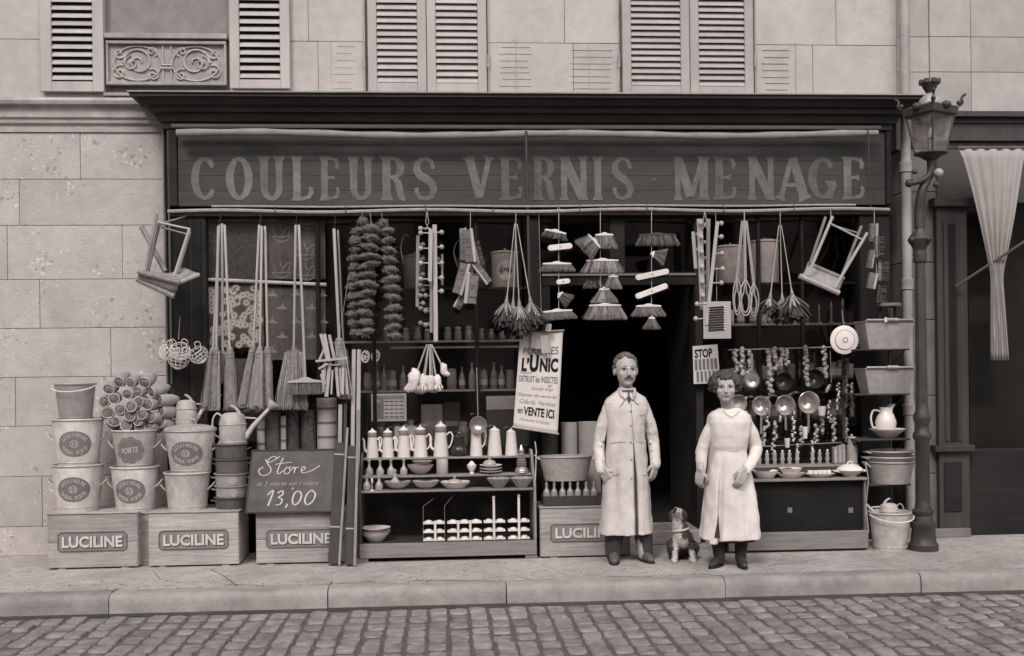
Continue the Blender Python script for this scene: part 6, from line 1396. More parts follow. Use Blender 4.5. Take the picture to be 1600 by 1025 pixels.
# window shelves (fixed to the shopfront)
def wshelf(p0, p1, q, Y=YG2, d=.25, mt='wood_flat'):
    a, b, z0, z1 = rectpx(p0, p1, q, q + 3, Y); MB().box(a, b, Y, Y + d, z0, z1).build('window_shelf', mt, shop, world=True); return z1
zA1 = wshelf(586, 824, 449, YG2, .25, 'shop_paint'); zA2 = wshelf(512, 824, 532, YG2, .12, 'wood_flat'); zA3 = wshelf(560, 824, 609, YG2, .22, 'wood_flat'); wshelf(610, 810, 541, YG2 + .02, .05, 'wood_flat')
def canister(pc, z, wpx, qtop, Y, label, mt='galv_mid', lab=None, bail=True):
    px = MP(pc, qtop, Y); r = wpx / 2 * px; h = WZ(pc, qtop, Y) - z; c = thing('canister', label, 'canister', (WX(pc, qtop + 20, Y), Y, z), 'lidded cans in the window')
    k = MB(); k.lathe([(r * .97, 0), (r, .005), (r, h * .90), (r * .98, h * .905)], 28); k.build('body', mt, c, smooth=True); k = MB(); k.lathe([(r * 1.06, h * .91), (r * 1.06, h * .95), (r * .6, h * .98), (r * .1, h)], 28); l_ = k.build('lid', mt, c, smooth=True); k = MB(); k.ball((0, 0, h + .008), .011, 8, 6); k.build('knob', mt, l_, smooth=True)
    if lab:
        k = MB(); wr_ = lambda u, v, o: ((r + o) * sin(u / r), -(r + o) * cos(u / r), v); vs = [wr_(0, h * .45, .002)] + [wr_(r * .66 * cos(2 * pi * j / 24), h * .45 + h * .26 * sin(2 * pi * j / 24), .002) for j in range(24)]; k.add(vs, [(0, 1 + j, 1 + (j + 1) % 24) for j in range(24)]); lb_ = k.build('oval_label', 'paper_dim', c)
        vs, fs = text2d(lab, h * .11, .0004, .02, width=r * .95); k = MB(); k.add([wr_(v[0], h * .45 + v[2], .0034 - v[1]) for v in vs], fs); k.build('lettering', 'ink', lb_)
    if bail: k = MB(); k.tube(spline([(-r, 0, h * .7), (-r * 1.25, 0, h * 1.2), (-r * .9, 0, h * 1.55), (-r * .5, 0, h * 1.5)], 4), .004, 5); k.build('bail', 'iron_light', c, smooth=True)
YC = YG2 + .12
canister(789, zA1, 42, 391, YC, 'pale can with oval paper label in the window right of the brushes', 'carton', 'LE PARIS', bail=False); canister(648, zA1, 34, 397, YC, 'dim grey can with wire bail behind the peg rails', 'galv_dark'); canister(737, zA1, 44, 402, YC + .02, 'dim grey can behind the scrubbing brushes', 'galv_dark')
# bottles and tins on the lower window shelves
wb = [(.028, 0), (.032, .005), (.032, .12), (.024, .15), (.012, .18), (.011, .215), (.015, .22), (.015, .235)]
wj = [(.040, 0), (.044, .006), (.044, .14), (.040, .155), (.042, .16), (.042, .18), (.01, .19)]
pb_ = None
for i, p in enumerate((575, 588, 600, 612, 630, 644, 706, 722, 738, 755, 772, 784, 798)):
    y = YG2 + .08; src = wb if i % 3 else wj
    c = thing('window_bottle', '%s dim bottle from the left on the lower shelf of the left window' % ORD[i], 'bottle', (WX(p, 600, y), y, zA3), 'bottles on the lower window shelf'); s_ = rnd(.85, 1.1); k = MB(); k.lathe([(r * s_, z * s_) for r, z in src], 14); k.build('glass', 'window_bottle', c, smooth=True); k = MB(); k.lathe([(.0335 * s_ + (.012 * s_ if i % 3 == 0 else 0), .04), (.0337 * s_ + (.012 * s_ if i % 3 == 0 else 0), .09)], 14, caps=False); k.build('paper_label', 'paper_dim' if i % 2 else 'label_grey', c, smooth=True)
for p, q0, q1, w_, mt, lb in ((675, 632, 690, 34, 'galv_dark', 'dim tin with pale lettering behind the fourth coffee pot'), (706, 628, 690, 26, 'enamel_dark', 'dark jar behind the tallest coffee pot'), (786, 655, 690, 50, 'carton', 'dim carton lying low in the window behind the white pots')):
    y = YG2 + .10; a, b, z0, z1 = rectpx(p - w_ / 2, p + w_ / 2, q0, q1, y); c = thing('tin_box', lb, 'tin', ((a + b) / 2, y, ZSR)); k = MB(); k.box(a, b, y, y + .12, ZSR, z1); k.build('body', mt, c, world=True, bevel=.006); k = MB(); k.box(a + .02, b - .02, y - .002, y - .0005, (ZSR + z1) / 2 - .02, (ZSR + z1) / 2 + .025); k.build('paper_label', 'label_grey', c, world=True)
a, b, z0, z1 = rectpx(760, 826, 622, 640, YG2 + .02); c = thing('carton', 'flat pale carton under the window shelf beside the poster', 'carton', (a, YG2, z0)); MB().box(a, b, YG2 + .02, YG2 + .12, z0, z1).build('box', 'carton', c, world=True, bevel=.004); MB().box(a + .0, b, YG2 + .03, YG2 + .11, z1 + .0005, z1 + .02).build('lid', 'paper_dim', c, world=True)
MB().box(a - .0, b, YG2 + .02, YG2 + .14, ZSR, z0 - .0005).build('stack_below', 'wood_dark', c, world=True)
for i, p in enumerate((604, 618, 634, 652, 668, 700, 716, 733, 752, 768, 785, 802)):
    y = YG2 + .07; c = thing('window_jar', '%s small dim jar from the left on the narrow upper shelf, left window' % ORD[i], 'jar', (WX(p, 530, y), y, zA2), 'jars on the upper window shelf'); s_ = rnd(.8, 1.1); k = MB(); k.lathe([(.030 * s_, 0), (.034 * s_, .004), (.034 * s_, .07 * s_), (.026 * s_, .085 * s_), (.026 * s_, .10 * s_)], 14); k.build('glass', 'window_bottle', c, smooth=True); k = MB(); k.lathe([(.029 * s_, .1005 * s_), (.029 * s_, .118 * s_), (.01, .124 * s_)], 14); k.build('lid', 'tin_bright' if i % 2 else 'carton', c, smooth=True)
for i, p in enumerate((596, 618, 640, 724, 742, 760)):
    y = YG2 + .09; c = thing('storage_jar', '%s broad dim storage jar from the left, low behind the coffee pots' % ORD[i], 'jar', (WX(p, 690, y), y, ZSR), 'storage jars low in the left window'); s_ = rnd(.9, 1.15); k = MB(); k.lathe([(.045, 0), (.05, .006), (.05, .17 * s_), (.04, .19 * s_), (.042, .20 * s_)], 16); k.build('body', ['window_bottle', 'galv_dark', 'carton'][i % 3], c, smooth=True); k = MB(); k.lathe([(.044, .2005 * s_), (.044, .22 * s_), (.012, .23 * s_)], 16); k.build('lid', 'tin_bright', c, smooth=True)
# framed price card, palettes
y = YG - .012
a, b, z0, z1 = rectpx(580, 635, 615, 658, y); c = thing('price_card', 'framed show card with a star and five lines of print in the window', 'card', ((a + b) / 2, y, z0)); MB().box(a, b, y, y + .006, z0, z1).build('frame', 'paper_dim', c, world=True)
a1, b1, c1, d1 = rectpx(583, 632, 618, 655, y); MB().box(a1, b1, y - .002, y - .0005, c1, d1).build('card', 'label_grey', c, world=True)
a2, b2_, c2, d2 = rectpx(600, 631, 624, 654, y); MB().box(a2, b2_, y - .004, y - .0025, c2, d2).build('list', 'paper_dim', c, world=True)
k = MB()
for i in range(5):
    zc_ = d2 - (d2 - c2) * (i + .55) / 5
    for j in range(4): xx = a2 + (b2_ - a2) * (j + .5) / 4; k.box(xx - (b2_ - a2) * .095, xx + (b2_ - a2) * .095, y - .0055, y - .0042, zc_ - .0045, zc_ + .0045)
o = k.build('printing', 'ink', c, world=True); o['kind'] = 'stuff'
k = MB(); cx_, cz_ = (a1 + a2) / 2, d1 - .05; k.prism([(cx_ + (.026 if j % 2 == 0 else .011) * sin(2 * pi * j / 10), cz_ + (.026 if j % 2 == 0 else .011) * cos(2 * pi * j / 10)) for j in range(10)][::-1], y - .004, y - .0022); k.build('star', 'carton', c, world=True)
for p, q in ((571, 557), (587, 556)):
    c0 = W(p, q, YG - .01); px = MP(p, q, YG); c = thing('palette', 'small white painter palette hung in the window, %s of the pair' % ('left' if p < 580 else 'right'), 'palette', c0)
    k = MB(); n = 20; k.prism([(7 * px * cos(2 * pi * j / n) * (1 + .1 * sin(4 * pi * j / n)), 10 * px * sin(2 * pi * j / n)) for j in range(n)], -.004, .004); k.build('board', 'paper', c); k = MB()
    for dx, dz, r in ((-1.5, 4, 2.2), (2.5, 2, 1.4), (2.5, -3, 1.4), (-1, -6, 1.6), (-3, -1, 1.2)): k.prism([(dx * px + r * px * cos(2 * pi * j / 10), dz * px + r * px * sin(2 * pi * j / 10)) for j in range(10)], -.0055, -.0042)
    k.build('paint_dab', 'ink', c)
c0 = W(668, 704, .60); k = MB(); o = None
a, b, z0, z1 = rectpx(617, 652, 666, 705, YG - .03); c = thing('pale_card', 'blank pale card standing behind the third coffee pot', 'card', ((a + b) / 2, YG - .03, z0)); MB().box(a, b, YG - .034, YG - .03, z0, z1).build('sheet', 'carton', c, world=True); MB().box(a + .03, b - .03, YG - .0295, YG - .022, z0, z1 - .05).build('strut', 'carton', c, world=True)

# ================================================================== right hand window and counter
YR2 = .12
dr = thing('counter', 'low dark counter with white dishes behind the woman', 'counter', W(1250, 860, YR2)); dr.location.z = 0; WL[dr.name] = V(dr.location)
RXA, RXB = WX(1128, 800, YR2), WX(1356, 800, YR2); zr1, zr2 = WZ(1250, 748, YR2), WZ(1250, 727, YR2 + .18)
MB().box(RXA, RXB, YR2 - .01, YR2 + .19, zr1 - .022, zr1).build('shelf', 'wood_flat', dr, world=True, bevel=.004); MB().box(RXA, RXB, YR2 + .18, YR2 + .38, zr2 - .02, zr2).build('shelf', 'wood_flat', dr, world=True, bevel=.004)
MB().box(RXA, RXB, YR2 + .16, YR2 + .1795, zr1 + .0005, zr2 - .0205).build('riser', 'wood_dark', dr, world=True)
MB().box(RXA + .02, RXB - .02, YR2 + .06, YR2 + .08, .05, zr1 - .023).build('front_panel', 'shop_dark', dr, world=True)
zbr = WZ(1250, 831, YR2); MB().box(WX(1138, 850, YR2), RXB, YR2 - .012, YR2 + .03, .02, zbr).build('base_board', 'wood_flat', dr, world=True, bevel=.005)
for x in (RXA, RXB - .018): MB().box(x, x + .018, YR2 + .031, YR2 + .38, 0, zr1 - .0225).build('side_panel', 'wood_flat', dr, world=True)
k = MB(); k.tube([W(1352, 722, YR2), W(1357, 748, YR2 - .01), W(1353, 790, YR2 + .01), W(1357, 832, YR2 - .01)], .006, 5); k.build('edge_cord', 'iron_light', dr, world=True)
for p in (1234, 1329): a, b, z0, z1 = rectpx(p - 3.5, p + 3.5, 793, 801, YR2 + .06); MB().box(a, b, YR2 + .055, YR2 + .0595, z0, z1).build('tack_plate', 'label_grey', dr, world=True)
ov = lambda r, h: [(r * .55, 0), (r * .6, .004), (r * .9, h * .7), (r, h), (r * .97, h), (r * .55, h * .4), (.002, h * .3)]
def rdish(p, prof, label, nm='serving_dish', cat='dish', sx=1, yo=.09, mt='enamel', z=zr1, grp='white dishes on the counter', extra=None):
    y = YR2 + yo; c = thing(nm, label, cat, (WX(p, 740, y), y, z), grp); k = MB(); k.lathe(prof, 30, sx=sx, sy=.75 if sx > 1 else 1); k.build('body', mt, c, smooth=True); return c
rdish(1196, ov(.11, .07), 'deep white basin just right of the woman'); c = rdish(1235, ov(.12, .045), 'white oval dish with a smaller one inside', sx=1.05); k = MB(); k.lathe([(r, z + .036) for r, z in ov(.10, .05)], 26); k.build('inner_dish', 'enamel', c, smooth=True)
c = rdish(1281, ov(.125, .035), 'white dish carrying small cups next to the tureen', sx=1.05)
for i in range(5): k = MB(); k.lathe([(.014, .022), (.022, .032), (.024, .06), (.020, .058), (.002, .03)], 12, (-.085 + .042 * i, rnd(-.015, .015), .0)); k.build('cup', 'enamel', c, smooth=True)
c = rdish(1328, [(.05, 0), (.06, .004), (.05, .012), (.09, .035), (.115, .055), (.12, .058), (.10, .06)], 'white lidded soup tureen at the end of the counter', 'tureen', 'tureen', 1.0, grp=None)
k = MB(); k.lathe([(.118, .0605), (.10, .082), (.05, .108), (.02, .112)], 26); l_ = k.build('lid', 'enamel', c, smooth=True); k = MB(); k.tube(spline([(-.022, 0, .108), (-.015, 0, .13), (.015, 0, .13), (.022, 0, .108)], 4), .006, 6); k.build('lid_handle', 'enamel', l_, smooth=True)
for s in (-1, 1): k = MB(); k.tube(spline([(s * .10, -.03, .045), (s * .14, -.02, .055), (s * .14, .02, .055), (s * .10, .03, .045)], 4), .007, 6); k.build('handle', 'enamel', c, smooth=True)
# tall grinder and tins on the second step
y = YR2 + .28
c = thing('coffee_grinder', 'tall tin grinder with narrower top at the counter end', 'grinder', (WX(1331, 715, y), y, zr2)); px = MP(1331, 700, y); k = MB(); k.lathe([(.048, 0), (.05, .006), (.046, .16), (.036, .165), (.034, .22), (.04, .225), (.04, .235), (.01, .245)], 20); k.build('body', 'galv_mid', c, smooth=True); k = MB(); k.ball((0, 0, .252), .012, 8, 6); k.build('knob', 'tin_bright', c, smooth=True); k = MB(); k.tube([(0, 0, .24), (-.05, 0, .235), (-.06, -.01, .2)], .005, 5); k.build('crank', 'tin_bright', c, smooth=True)
for i, p in enumerate((1303, 1311, 1318)): c = thing('egg_box', 'upright ribbed tin, %s beside the tall grinder' % ['left one', 'middle one', 'right one'][i], 'tin', (WX(p, 715, y), y - .02 + .02 * i, zr2)); k = MB(); k.box(-.017, .017, -.03, .03, 0, .15 + .01 * i); k.build('body', 'carton', c, bevel=.006); k = MB(); k.box(-.013, .013, -.0315, -.0303, .02, .13); k.build('face', 'paper_dim', c)
for i, p in enumerate((1172, 1185, 1197, 1209, 1221, 1232, 1244, 1268, 1279, 1291)):
    c = thing('small_vial', '%s small twisted vial from the left on the counter step' % ORD[i], 'vial', (WX(p, 715, y), y - .03, zr2), 'row of small vials'); k = MB(); k.lathe([(.016, 0), (.018, .004), (.012, .03), (.020, .05), (.012, .075), (.016, .1), (.007, .115)], 12, flute=.12, nf=4); k.build('body', 'galv_mid', c, smooth=True); k = MB(); k.ball((0, 0, .122), .010, 8, 6); k.build('stopper', 'enamel', c, smooth=True)
# hanging rail with pans and strings of bulbs
YRR = .62; rail = thing('hanging_rail', 'thin iron rail across the right window holding pans and strings', 'rail', W(1145, 546, YRR)); k = MB(); k.tube([W(1138, 547, YRR), W(1345, 541, YRR)], .006, 6); k.build('rod', 'iron_light', rail, world=True, smooth=True); k = MB(); k.tube([W(1145, 700, YRR), W(1345, 690, YRR)], .005, 6); k.build('rod', 'iron_light', rail, world=True, smooth=True)
for p in (1142, 1342): k = MB(); k.tube([W(p, 545, YRR), W(p, 545, .78)], .005, 5); k.build('stay', 'iron', rail, world=True)
def bulb_string(p, q0, q1, r, label, p2=None, mt='carton', Y=YRR):
    c = thing('bulb_string', label, 'string of bulbs', W(p, q0, Y), 'strings of small bulbs'); p2 = p2 or p; px = MP(p, q0, Y); q = q0; A = W(p, q0 - 4, Y); k = MB(); k.tube([A, W(p2, q1, Y)], .002, 4); k.build('string', 'string', c, world=True); i = 0
    me = MB().ball((0, 0, 0), (r * px, r * px, r * px * .9), 8, 6, .2, 2).mesh('bulb', mt, True, 80)
    while q < q1:
        t = (q - q0) / (q1 - q0); cpos = W(p + (p2 - p) * t + rnd(-r * .7, r * .7), q, Y + rnd(-.02, .02)) - WL[c.name]; part('bulb', me, c, cpos, (rnd(0, 3), rnd(0, 3), 0)); q += r * 1.05; i += 1
for i, (p, q0, q1, p2, r) in enumerate(((1149, 548, 592, 1149, 3.6), (1159, 545, 592, 1158, 3.8), (1171, 550, 585, 1170, 3.4), (1200, 550, 618, 1204, 4.2), (1211, 545, 580, 1213, 4.2), (1221, 546, 575, 1220, 3.8), (1229, 548, 572, 1230, 3.4), (1260, 543, 602, 1260, 4.0), (1287, 543, 590, 1292, 3.6), (1325, 562, 636, 1322, 3.2))):
    bulb_string(p, q0, q1, r, '%s string of small pale bulbs from the left on the right window rail' % ORD[i], p2, 'carton' if i in (3, 4, 5, 7) else 'galv_mid')
for i, (p, q0, q1) in enumerate(((1183, 690, 716), (1200, 640, 668), (1208, 694, 718), (1218, 642, 660), (1240, 640, 690), (1246, 695, 718), (1270, 690, 718), (1296, 628, 660), (1310, 600, 640), (1331, 600, 650))): bulb_string(p, q0, q1, 2.9, '%s little glinting chain from the left among the saucepans' % ORD[i], None, 'tin_bright', YRR - .01)
for i, (p, q0, q1) in enumerate(((1211, 660, 690), (1193, 668, 695), (1252, 668, 698), (1275, 665, 695), (1285, 650, 680), (1303, 655, 690), (1322, 655, 690))): bulb_string(p, q0, q1, 3.2, '%s short string of trinkets from the left under the saucepans' % ORD[i], None, 'galv_mid', YRR + .02)
def pan(p, q, rpx, hp, hq, label, mt='tin_bright', Y=YRR - .04, back=False):
    c0 = W(p, q, Y); px = MP(p, q, Y); c = thing('saucepan', label, 'saucepan', c0, 'saucepans on the rail'); R_ = rpx * px
    pr = [(R_, 0), (R_ * 1.03, .004), (R_ * 1.0, .006), (R_ * .96, .0), (R_ * .80, -.05), (R_ * .76, -.055), (.002, -.055)] if not back else [(R_, -.055), (R_ * 1.03, -.05), (R_ * .95, -.03), (R_ * .78, .0), (R_ * .74, .006), (.002, .006)]
    k = MB(); k.lathe(pr, 26, caps=False); k.map(lambda v: V((v.x, -v.z, v.y))); ob = k.build('pan', mt, c, smooth=True); md = ob.modifiers.new('thick', 'SOLIDIFY'); md.thickness = .002
    h = W(hp, hq, Y) - c0; d = h.normalized(); k = MB(); k.beam(d * R_ * .98, h, .020, .005); k.build('handle', mt, c, bevel=.002)
pan(1175, 595, 15, 1175, 552, 'saucepan seen from below hanging by its upright handle', back=True); pan(1190, 634, 15, 1189, 678, 'left saucepan of three facing out with handle down'); pan(1227, 633, 15.5, 1228, 672, 'middle saucepan of three facing out with handle down'); pan(1264, 629, 17, 1263, 676, 'right and largest saucepan of three facing out'); pan(1154, 630, 13, 1150, 660, 'saucepan half hidden behind the woman', 'galv_mid')
pan(1225, 596, 14, 1226, 550, 'black frying pan hanging between bulb strings, left', 'enamel_dark', YRR + .02); pan(1273, 592, 15, 1272, 550, 'black frying pan hanging between bulb strings, right', 'enamel_dark', YRR + .02)
c = thing('ladle', 'thin bent ladle hanging right of the black pans', 'ladle', W(1292, 610, YRR)); k = MB(); k.tube([W(1297, 548, YRR), W(1299, 598, YRR)], .003, 5); k.build('handle', 'iron_light', c, world=True); k = MB(); a = W(1294, 607, YRR); k.ball(a, (.018, .012, .045), 10, 8); k.map(lambda v: Matrix.Rotation(.5, 3, 'Y') @ (v - a) + a); k.build('bowl', 'iron_light', c, world=True, smooth=True)
for p, q, w_, h_, lb in ((1284, 642, 14, 14, 'crumpled paper tag right of the largest saucepan'), (1258, 676, 9, 18, 'small white mug hanging below the largest saucepan'), (1230, 692, 9, 14, 'small white funnel tag below the middle saucepan')):
    c0 = W(p, q, YRR - .07); px = MP(p, q, YRR); k = MB(); ww, hh = w_ / 2 * px, h_ / 2 * px; k.lathe([(ww * .7, -hh), (ww, hh), (ww * .9, hh), (ww * .6, -hh * .9)], 12); o = k.build('white_tag' if w_ != 9 else 'white_cup', 'paper', None, loc=c0, smooth=True); tag(o, lb, 'tag' if w_ != 9 else 'cup')
# enamel lid
c0 = W(1319, 531, .34); px = MP(1319, 531, .34); c = thing('enamel_lid', 'round white enamel lid with dark rings hung beside the zinc box', 'lid', c0); R_ = 22.5 * px
k = MB(); k.lathe([(R_, 0), (R_, .006), (R_ * .93, .010), (R_ * .68, .012), (R_ * .66, .020), (R_ * .3, .026), (R_ * .12, .03), (.002, .03)], 32); k.map(lambda v: V((v.x, -v.z, v.y))); k.build('plate', 'enamel', c, smooth=True); k = MB(); k.tube([(R_ * .665 * cos(2 * pi * i / 28), -.0175, R_ * .665 * sin(2 * pi * i / 28)) for i in range(28)], .0035, 5, True); k.tube([(R_ * .16 * cos(2 * pi * i / 14), -.032, R_ * .16 * sin(2 * pi * i / 14)) for i in range(14)], .003, 5, True); k.build('ring', 'band', c, smooth=True)
k = MB(); k.tube([(0, 0, R_), (0, .05, R_ + .14)], .002, 4); k.build('cord', 'string', c)
# cards in the doorway jamb
a, b, z0, z1 = rectpx(1099, 1142, 471, 529, .30); YC2 = .30
c = thing('brush_card', 'pale card with a row of dark handled tools under the peg rails', 'card', ((a + b) / 2, YC2, z0)); MB().box(a, b, YC2, YC2 + .005, z0, z1).build('card', 'paper_dim', c, world=True)
for i in range(10): q = 480 + i * 3.9; p0_, p1_ = W(1107, q + 1, YC2 - .006), W(1133, q - 1, YC2 - .006); k = MB(); k.tube([p0_, p1_], .0062, 6); t_ = k.build('tool', 'ink', c, world=True, smooth=True); k = MB(); k.tube([p1_ - V((.012, 0, 0)), p1_ + V((.004, 0, 0))], .0068, 6); k.build('tip', 'paper', t_, world=True)
k = MB(); k.tube([W(1120, 471, YC2), V((WX(1118, 325, YBAR), YBAR, ZB1))], .002, 4); k.build('cord', 'string', c, world=True)
Q4 = ((1082, 541), (1121, 538), (1125, 598), (1084, 600)); YC3 = .66
PS = [W(p, q, YC3) for p, q in Q4]; c = thing('stop_card', 'white show card lettered STOP pinned beside the doorway', 'card', W(1103, 600, YC3))
sm = lambda u, v, o=0: PS[0].lerp(PS[1], u).lerp(PS[3].lerp(PS[2], u), v) + V((0, -o, 0))
k = MB(); k.add([sm(u, v, o) for o in (.004, 0) for u, v in ((0, 0), (1, 0), (1, 1), (0, 1))], [(0, 3, 2, 1), (4, 5, 6, 7), (0, 1, 5, 4), (1, 2, 6, 5), (2, 3, 7, 6), (3, 0, 4, 7)]); k.build('sheet', 'paper', c, world=True)
vs, fs = text2d('STOP', .22, 0, .03, width=.70); 
for vs, fs in loose(vs, fs): k = MB(); k.add([sm(.42 + v[0], .20 - v[2], .0062) for v in vs], fs); k.build('letter', 'ink', c, world=True)
for r_, v0 in ((0, .36), (1, .68)):
    for i in range(6 - r_): u0 = .06 + i * .155 + r_ * .05; k = MB(); k.add([sm(u, v, o) for o in (.012, .0045) for u, v in ((u0, v0), (u0 + .085, v0 - .01), (u0 + .095, v0 + .27), (u0 + .012, v0 + .27))], [(0, 3, 2, 1), (4, 5, 6, 7), (0, 1, 5, 4), (1, 2, 6, 5), (2, 3, 7, 6), (3, 0, 4, 7)]); k.build('tube', 'label_grey', c, world=True)
MB().box(PS[0].x + .02, PS[1].x - .02, YC3 + .0005, .745, PS[2].z + .1, PS[2].z + .12).build('fixing', 'wood_dark', c, world=True)
# right window: big white pails, shelves, candlesticks
zB1 = wshelf(1108, 1342, 441, YG2, .28, 'shop_paint'); zB2 = wshelf(1130, 1342, 505, YG2, .2, 'wood_flat')
canister(1141, zB1, 46, 382, YG2 + .13, 'big pale pail behind the peg rails right of the doorway', 'galv', bail=False); canister(1194, zB1, 44, 373, YG2 + .13, 'big pale pail behind the cane carpet beaters', 'galv', bail=False)
zB3 = wshelf(1130, 1342, 592, YG2 + .02, .2, 'shop_paint'); zB4 = wshelf(1130, 1342, 655, YG2 + .02, .2, 'shop_paint')
wjar = MB().lathe([(.034, 0), (.038, .005), (.038, .10), (.028, .125), (.028, .145), (.032, .148), (.03, .165), (.008, .17)], 14).mesh('glass', 'window_bottle', True); wtin = MB().lathe([(.036, 0), (.038, .004), (.038, .12), (.034, .125), (.01, .13)], 14).mesh('tin', 'carton', True); wlab = MB().lathe([(.0384, .03), (.0386, .09)], 14, caps=False).mesh('paper_label', 'paper_dim', True)
for zs_, nm_ in ((zB2, 'top'), (zB3, 'middle'), (zB4, 'lower')):
    for i in range(13 if nm_ != 'top' else 8):
        p = 1145 + i * 15.5 + rnd(-3, 3); y = YG2 + .12 + rnd(-.02, .02); c = thing('window_jar', '%s dim jar from the left on the %s shelf behind the hanging pans' % (ORD[i], nm_), 'jar', (WX(p, 600, y), y, zs_), 'jars on the %s shelf of the right window' % nm_); part('glass' if i % 3 else 'tin', wjar if i % 3 else wtin, c, scale=(1, 1, rnd(.8, 1.15))); part('paper_label', wlab, c)
cs = [(.028, 0), (.026, .008), (.008, .02), (.012, .04), (.007, .06), (.010, .10), (.006, .13), (.012, .15), (.014, .165), (.010, .168)]
for i, (p, s_) in enumerate(((1262, .5), (1280, .85), (1299, 1.0), (1317, 1.15))):
    c = thing('candlestick', '%s glass candlestick from the left on the right window shelf' % ORD[i], 'candlestick', (WX(p, 500, YG2 + .06), YG2 + .06, zB2), 'candlesticks in the right window'); k = MB(); k.lathe([(r, z * s_) for r, z in cs], 12); k.build('stem', 'window_bottle', c, smooth=True); k = MB(); k.lathe([(.006, .169 * s_), (.006, .169 * s_ + .03)], 8); k.build('candle', 'carton', c, smooth=True)
# shelf rack by the lamp with zinc boxes, jug and tubs
YSR = .22; XS0, XS1 = WX(1341, 650, YSR), WX(1420, 650, YSR)
rk = thing('shelf_rack', 'narrow open shelf rack of zinc ware beside the lamp post', 'shelf rack', ((XS0 + XS1) / 2, YSR, 0))
for x in (XS0, XS1 - .02): MB().box(x, x + .02, YSR + .36, YSR + .38, 0, WZ(1380, 480, YSR + .36)).build('upright', 'wood_dark', rk, world=True); 
zsv = []
for q in (545, 615, 686, 757):
    z = WZ(1380, q, YSR); MB().box(XS0 - .015, XS1 + .015, YSR, YSR + .359, z - .014, z).build('shelf', 'wood_dark', rk, world=True, bevel=.003); zsv.append(z)
    for x in (XS0 + .01, XS1 - .01): k = MB(); k.tube([(x, YSR + .37, z - .16), (x, YSR + .05, z - .016)], .005, 5); k.build('strut', 'iron', rk, world=True)
def zbox(z, q, lbl, mt='galv_mid'):
    y = YSR + .14; px = MP(1381, q, y); h = WZ(1381, q, y) - z; c = thing('zinc_box', lbl, 'zinc box', (WX(1381, q, y), y, z), 'tapered zinc boxes on the rack'); w1, w0, d1, d0 = 39 * px, 31 * px, .13, .10; t = .004
    k = MB(); o8 = [(-w0, -d0, 0), (w0, -d0, 0), (w0, d0, 0), (-w0, d0, 0), (-w1, -d1, h), (w1, -d1, h), (w1, d1, h), (-w1, d1, h), (-w1 + t, -d1 + t, h), (w1 - t, -d1 + t, h), (w1 - t, d1 - t, h), (-w1 + t, d1 - t, h), (-w0 + t, -d0 + t, .01), (w0 - t, -d0 + t, .01), (w0 - t, d0 - t, .01), (-w0 + t, d0 - t, .01)]
    k.add(o8, [(0, 3, 2, 1), (0, 1, 5, 4), (1, 2, 6, 5), (2, 3, 7, 6), (3, 0, 4, 7), (4, 5, 9, 8), (5, 6, 10, 9), (6, 7, 11, 10), (7, 4, 8, 11), (8, 9, 13, 12), (9, 10, 14, 13), (10, 11, 15, 14), (11, 8, 12, 15), (12, 13, 14, 15)]); k.build('body', mt, c)
    k = MB(); k.tube([(-w1, -d1, h), (w1, -d1, h), (w1, d1, h), (-w1, d1, h)], .007, 6, True); k.build('rim', mt, c, smooth=True)
    k = MB(); k.tube([(-w1 * .96, -d1 - .012, h + .012), (w1 * .94, -d1 - .012, h + .010)], .009, 7); k.tube([(-w1 * .14, -d1 - .02, h + .014), (w1 * .30, -d1 - .02, h + .012)], .014, 8); k.build('handle', 'wood_pale', c, smooth=True)
zbox(zsv[0], 503, 'tapered zinc box with wooden handle on the top shelf of the rack'); zbox(zsv[1], 576, 'tapered zinc box with wooden handle on the second shelf of the rack')
k = MB(); c0 = W(1384, 500, YSR - .03); k.box(-.012, .012, -.003, .003, -.018, .022); o = k.build('price_tag', 'paper', None, loc=c0); tag(o, 'small white price tag stuck on the top zinc box', 'tag')
y = YSR + .14; c = thing('wash_basin', 'white enamel basin holding the jug on the third shelf', 'basin', (WX(1387, 680, y), y, zsv[2])); k = MB(); k.lathe([(.06, 0), (.065, .004), (.13, .06), (.155, .078), (.157, .083), (.15, .083), (.12, .06), (.05, .012), (.002, .010)], 30); k.build('body', 'enamel', c, smooth=True)
c = thing('water_jug', 'fat white enamel jug standing in the basin', 'jug', (WX(1384, 660, y), y, zsv[2] + .0125)); k = MB(); k.lathe([(.045, 0), (.062, .008), (.085, .08), (.092, .13), (.075, .18), (.05, .215), (.048, .235), (.056, .26), (.050, .26), (.040, .235)], 26)
k.map(lambda v: V((v.x + (max(0, v.z - .2) * .5 if v.x > .02 else 0), v.y, v.z + (max(0, v.z - .2) * .5 if v.x > .02 else 0)))); k.build('body', 'enamel', c, smooth=True); k = MB(); k.tube(spline([(-.05, 0, .225), (-.11, 0, .235), (-.135, 0, .17), (-.12, 0, .09), (-.085, 0, .08)], 5), .009, 7); k.build('handle', 'enamel', c, smooth=True)
zz_ = zsv[3]
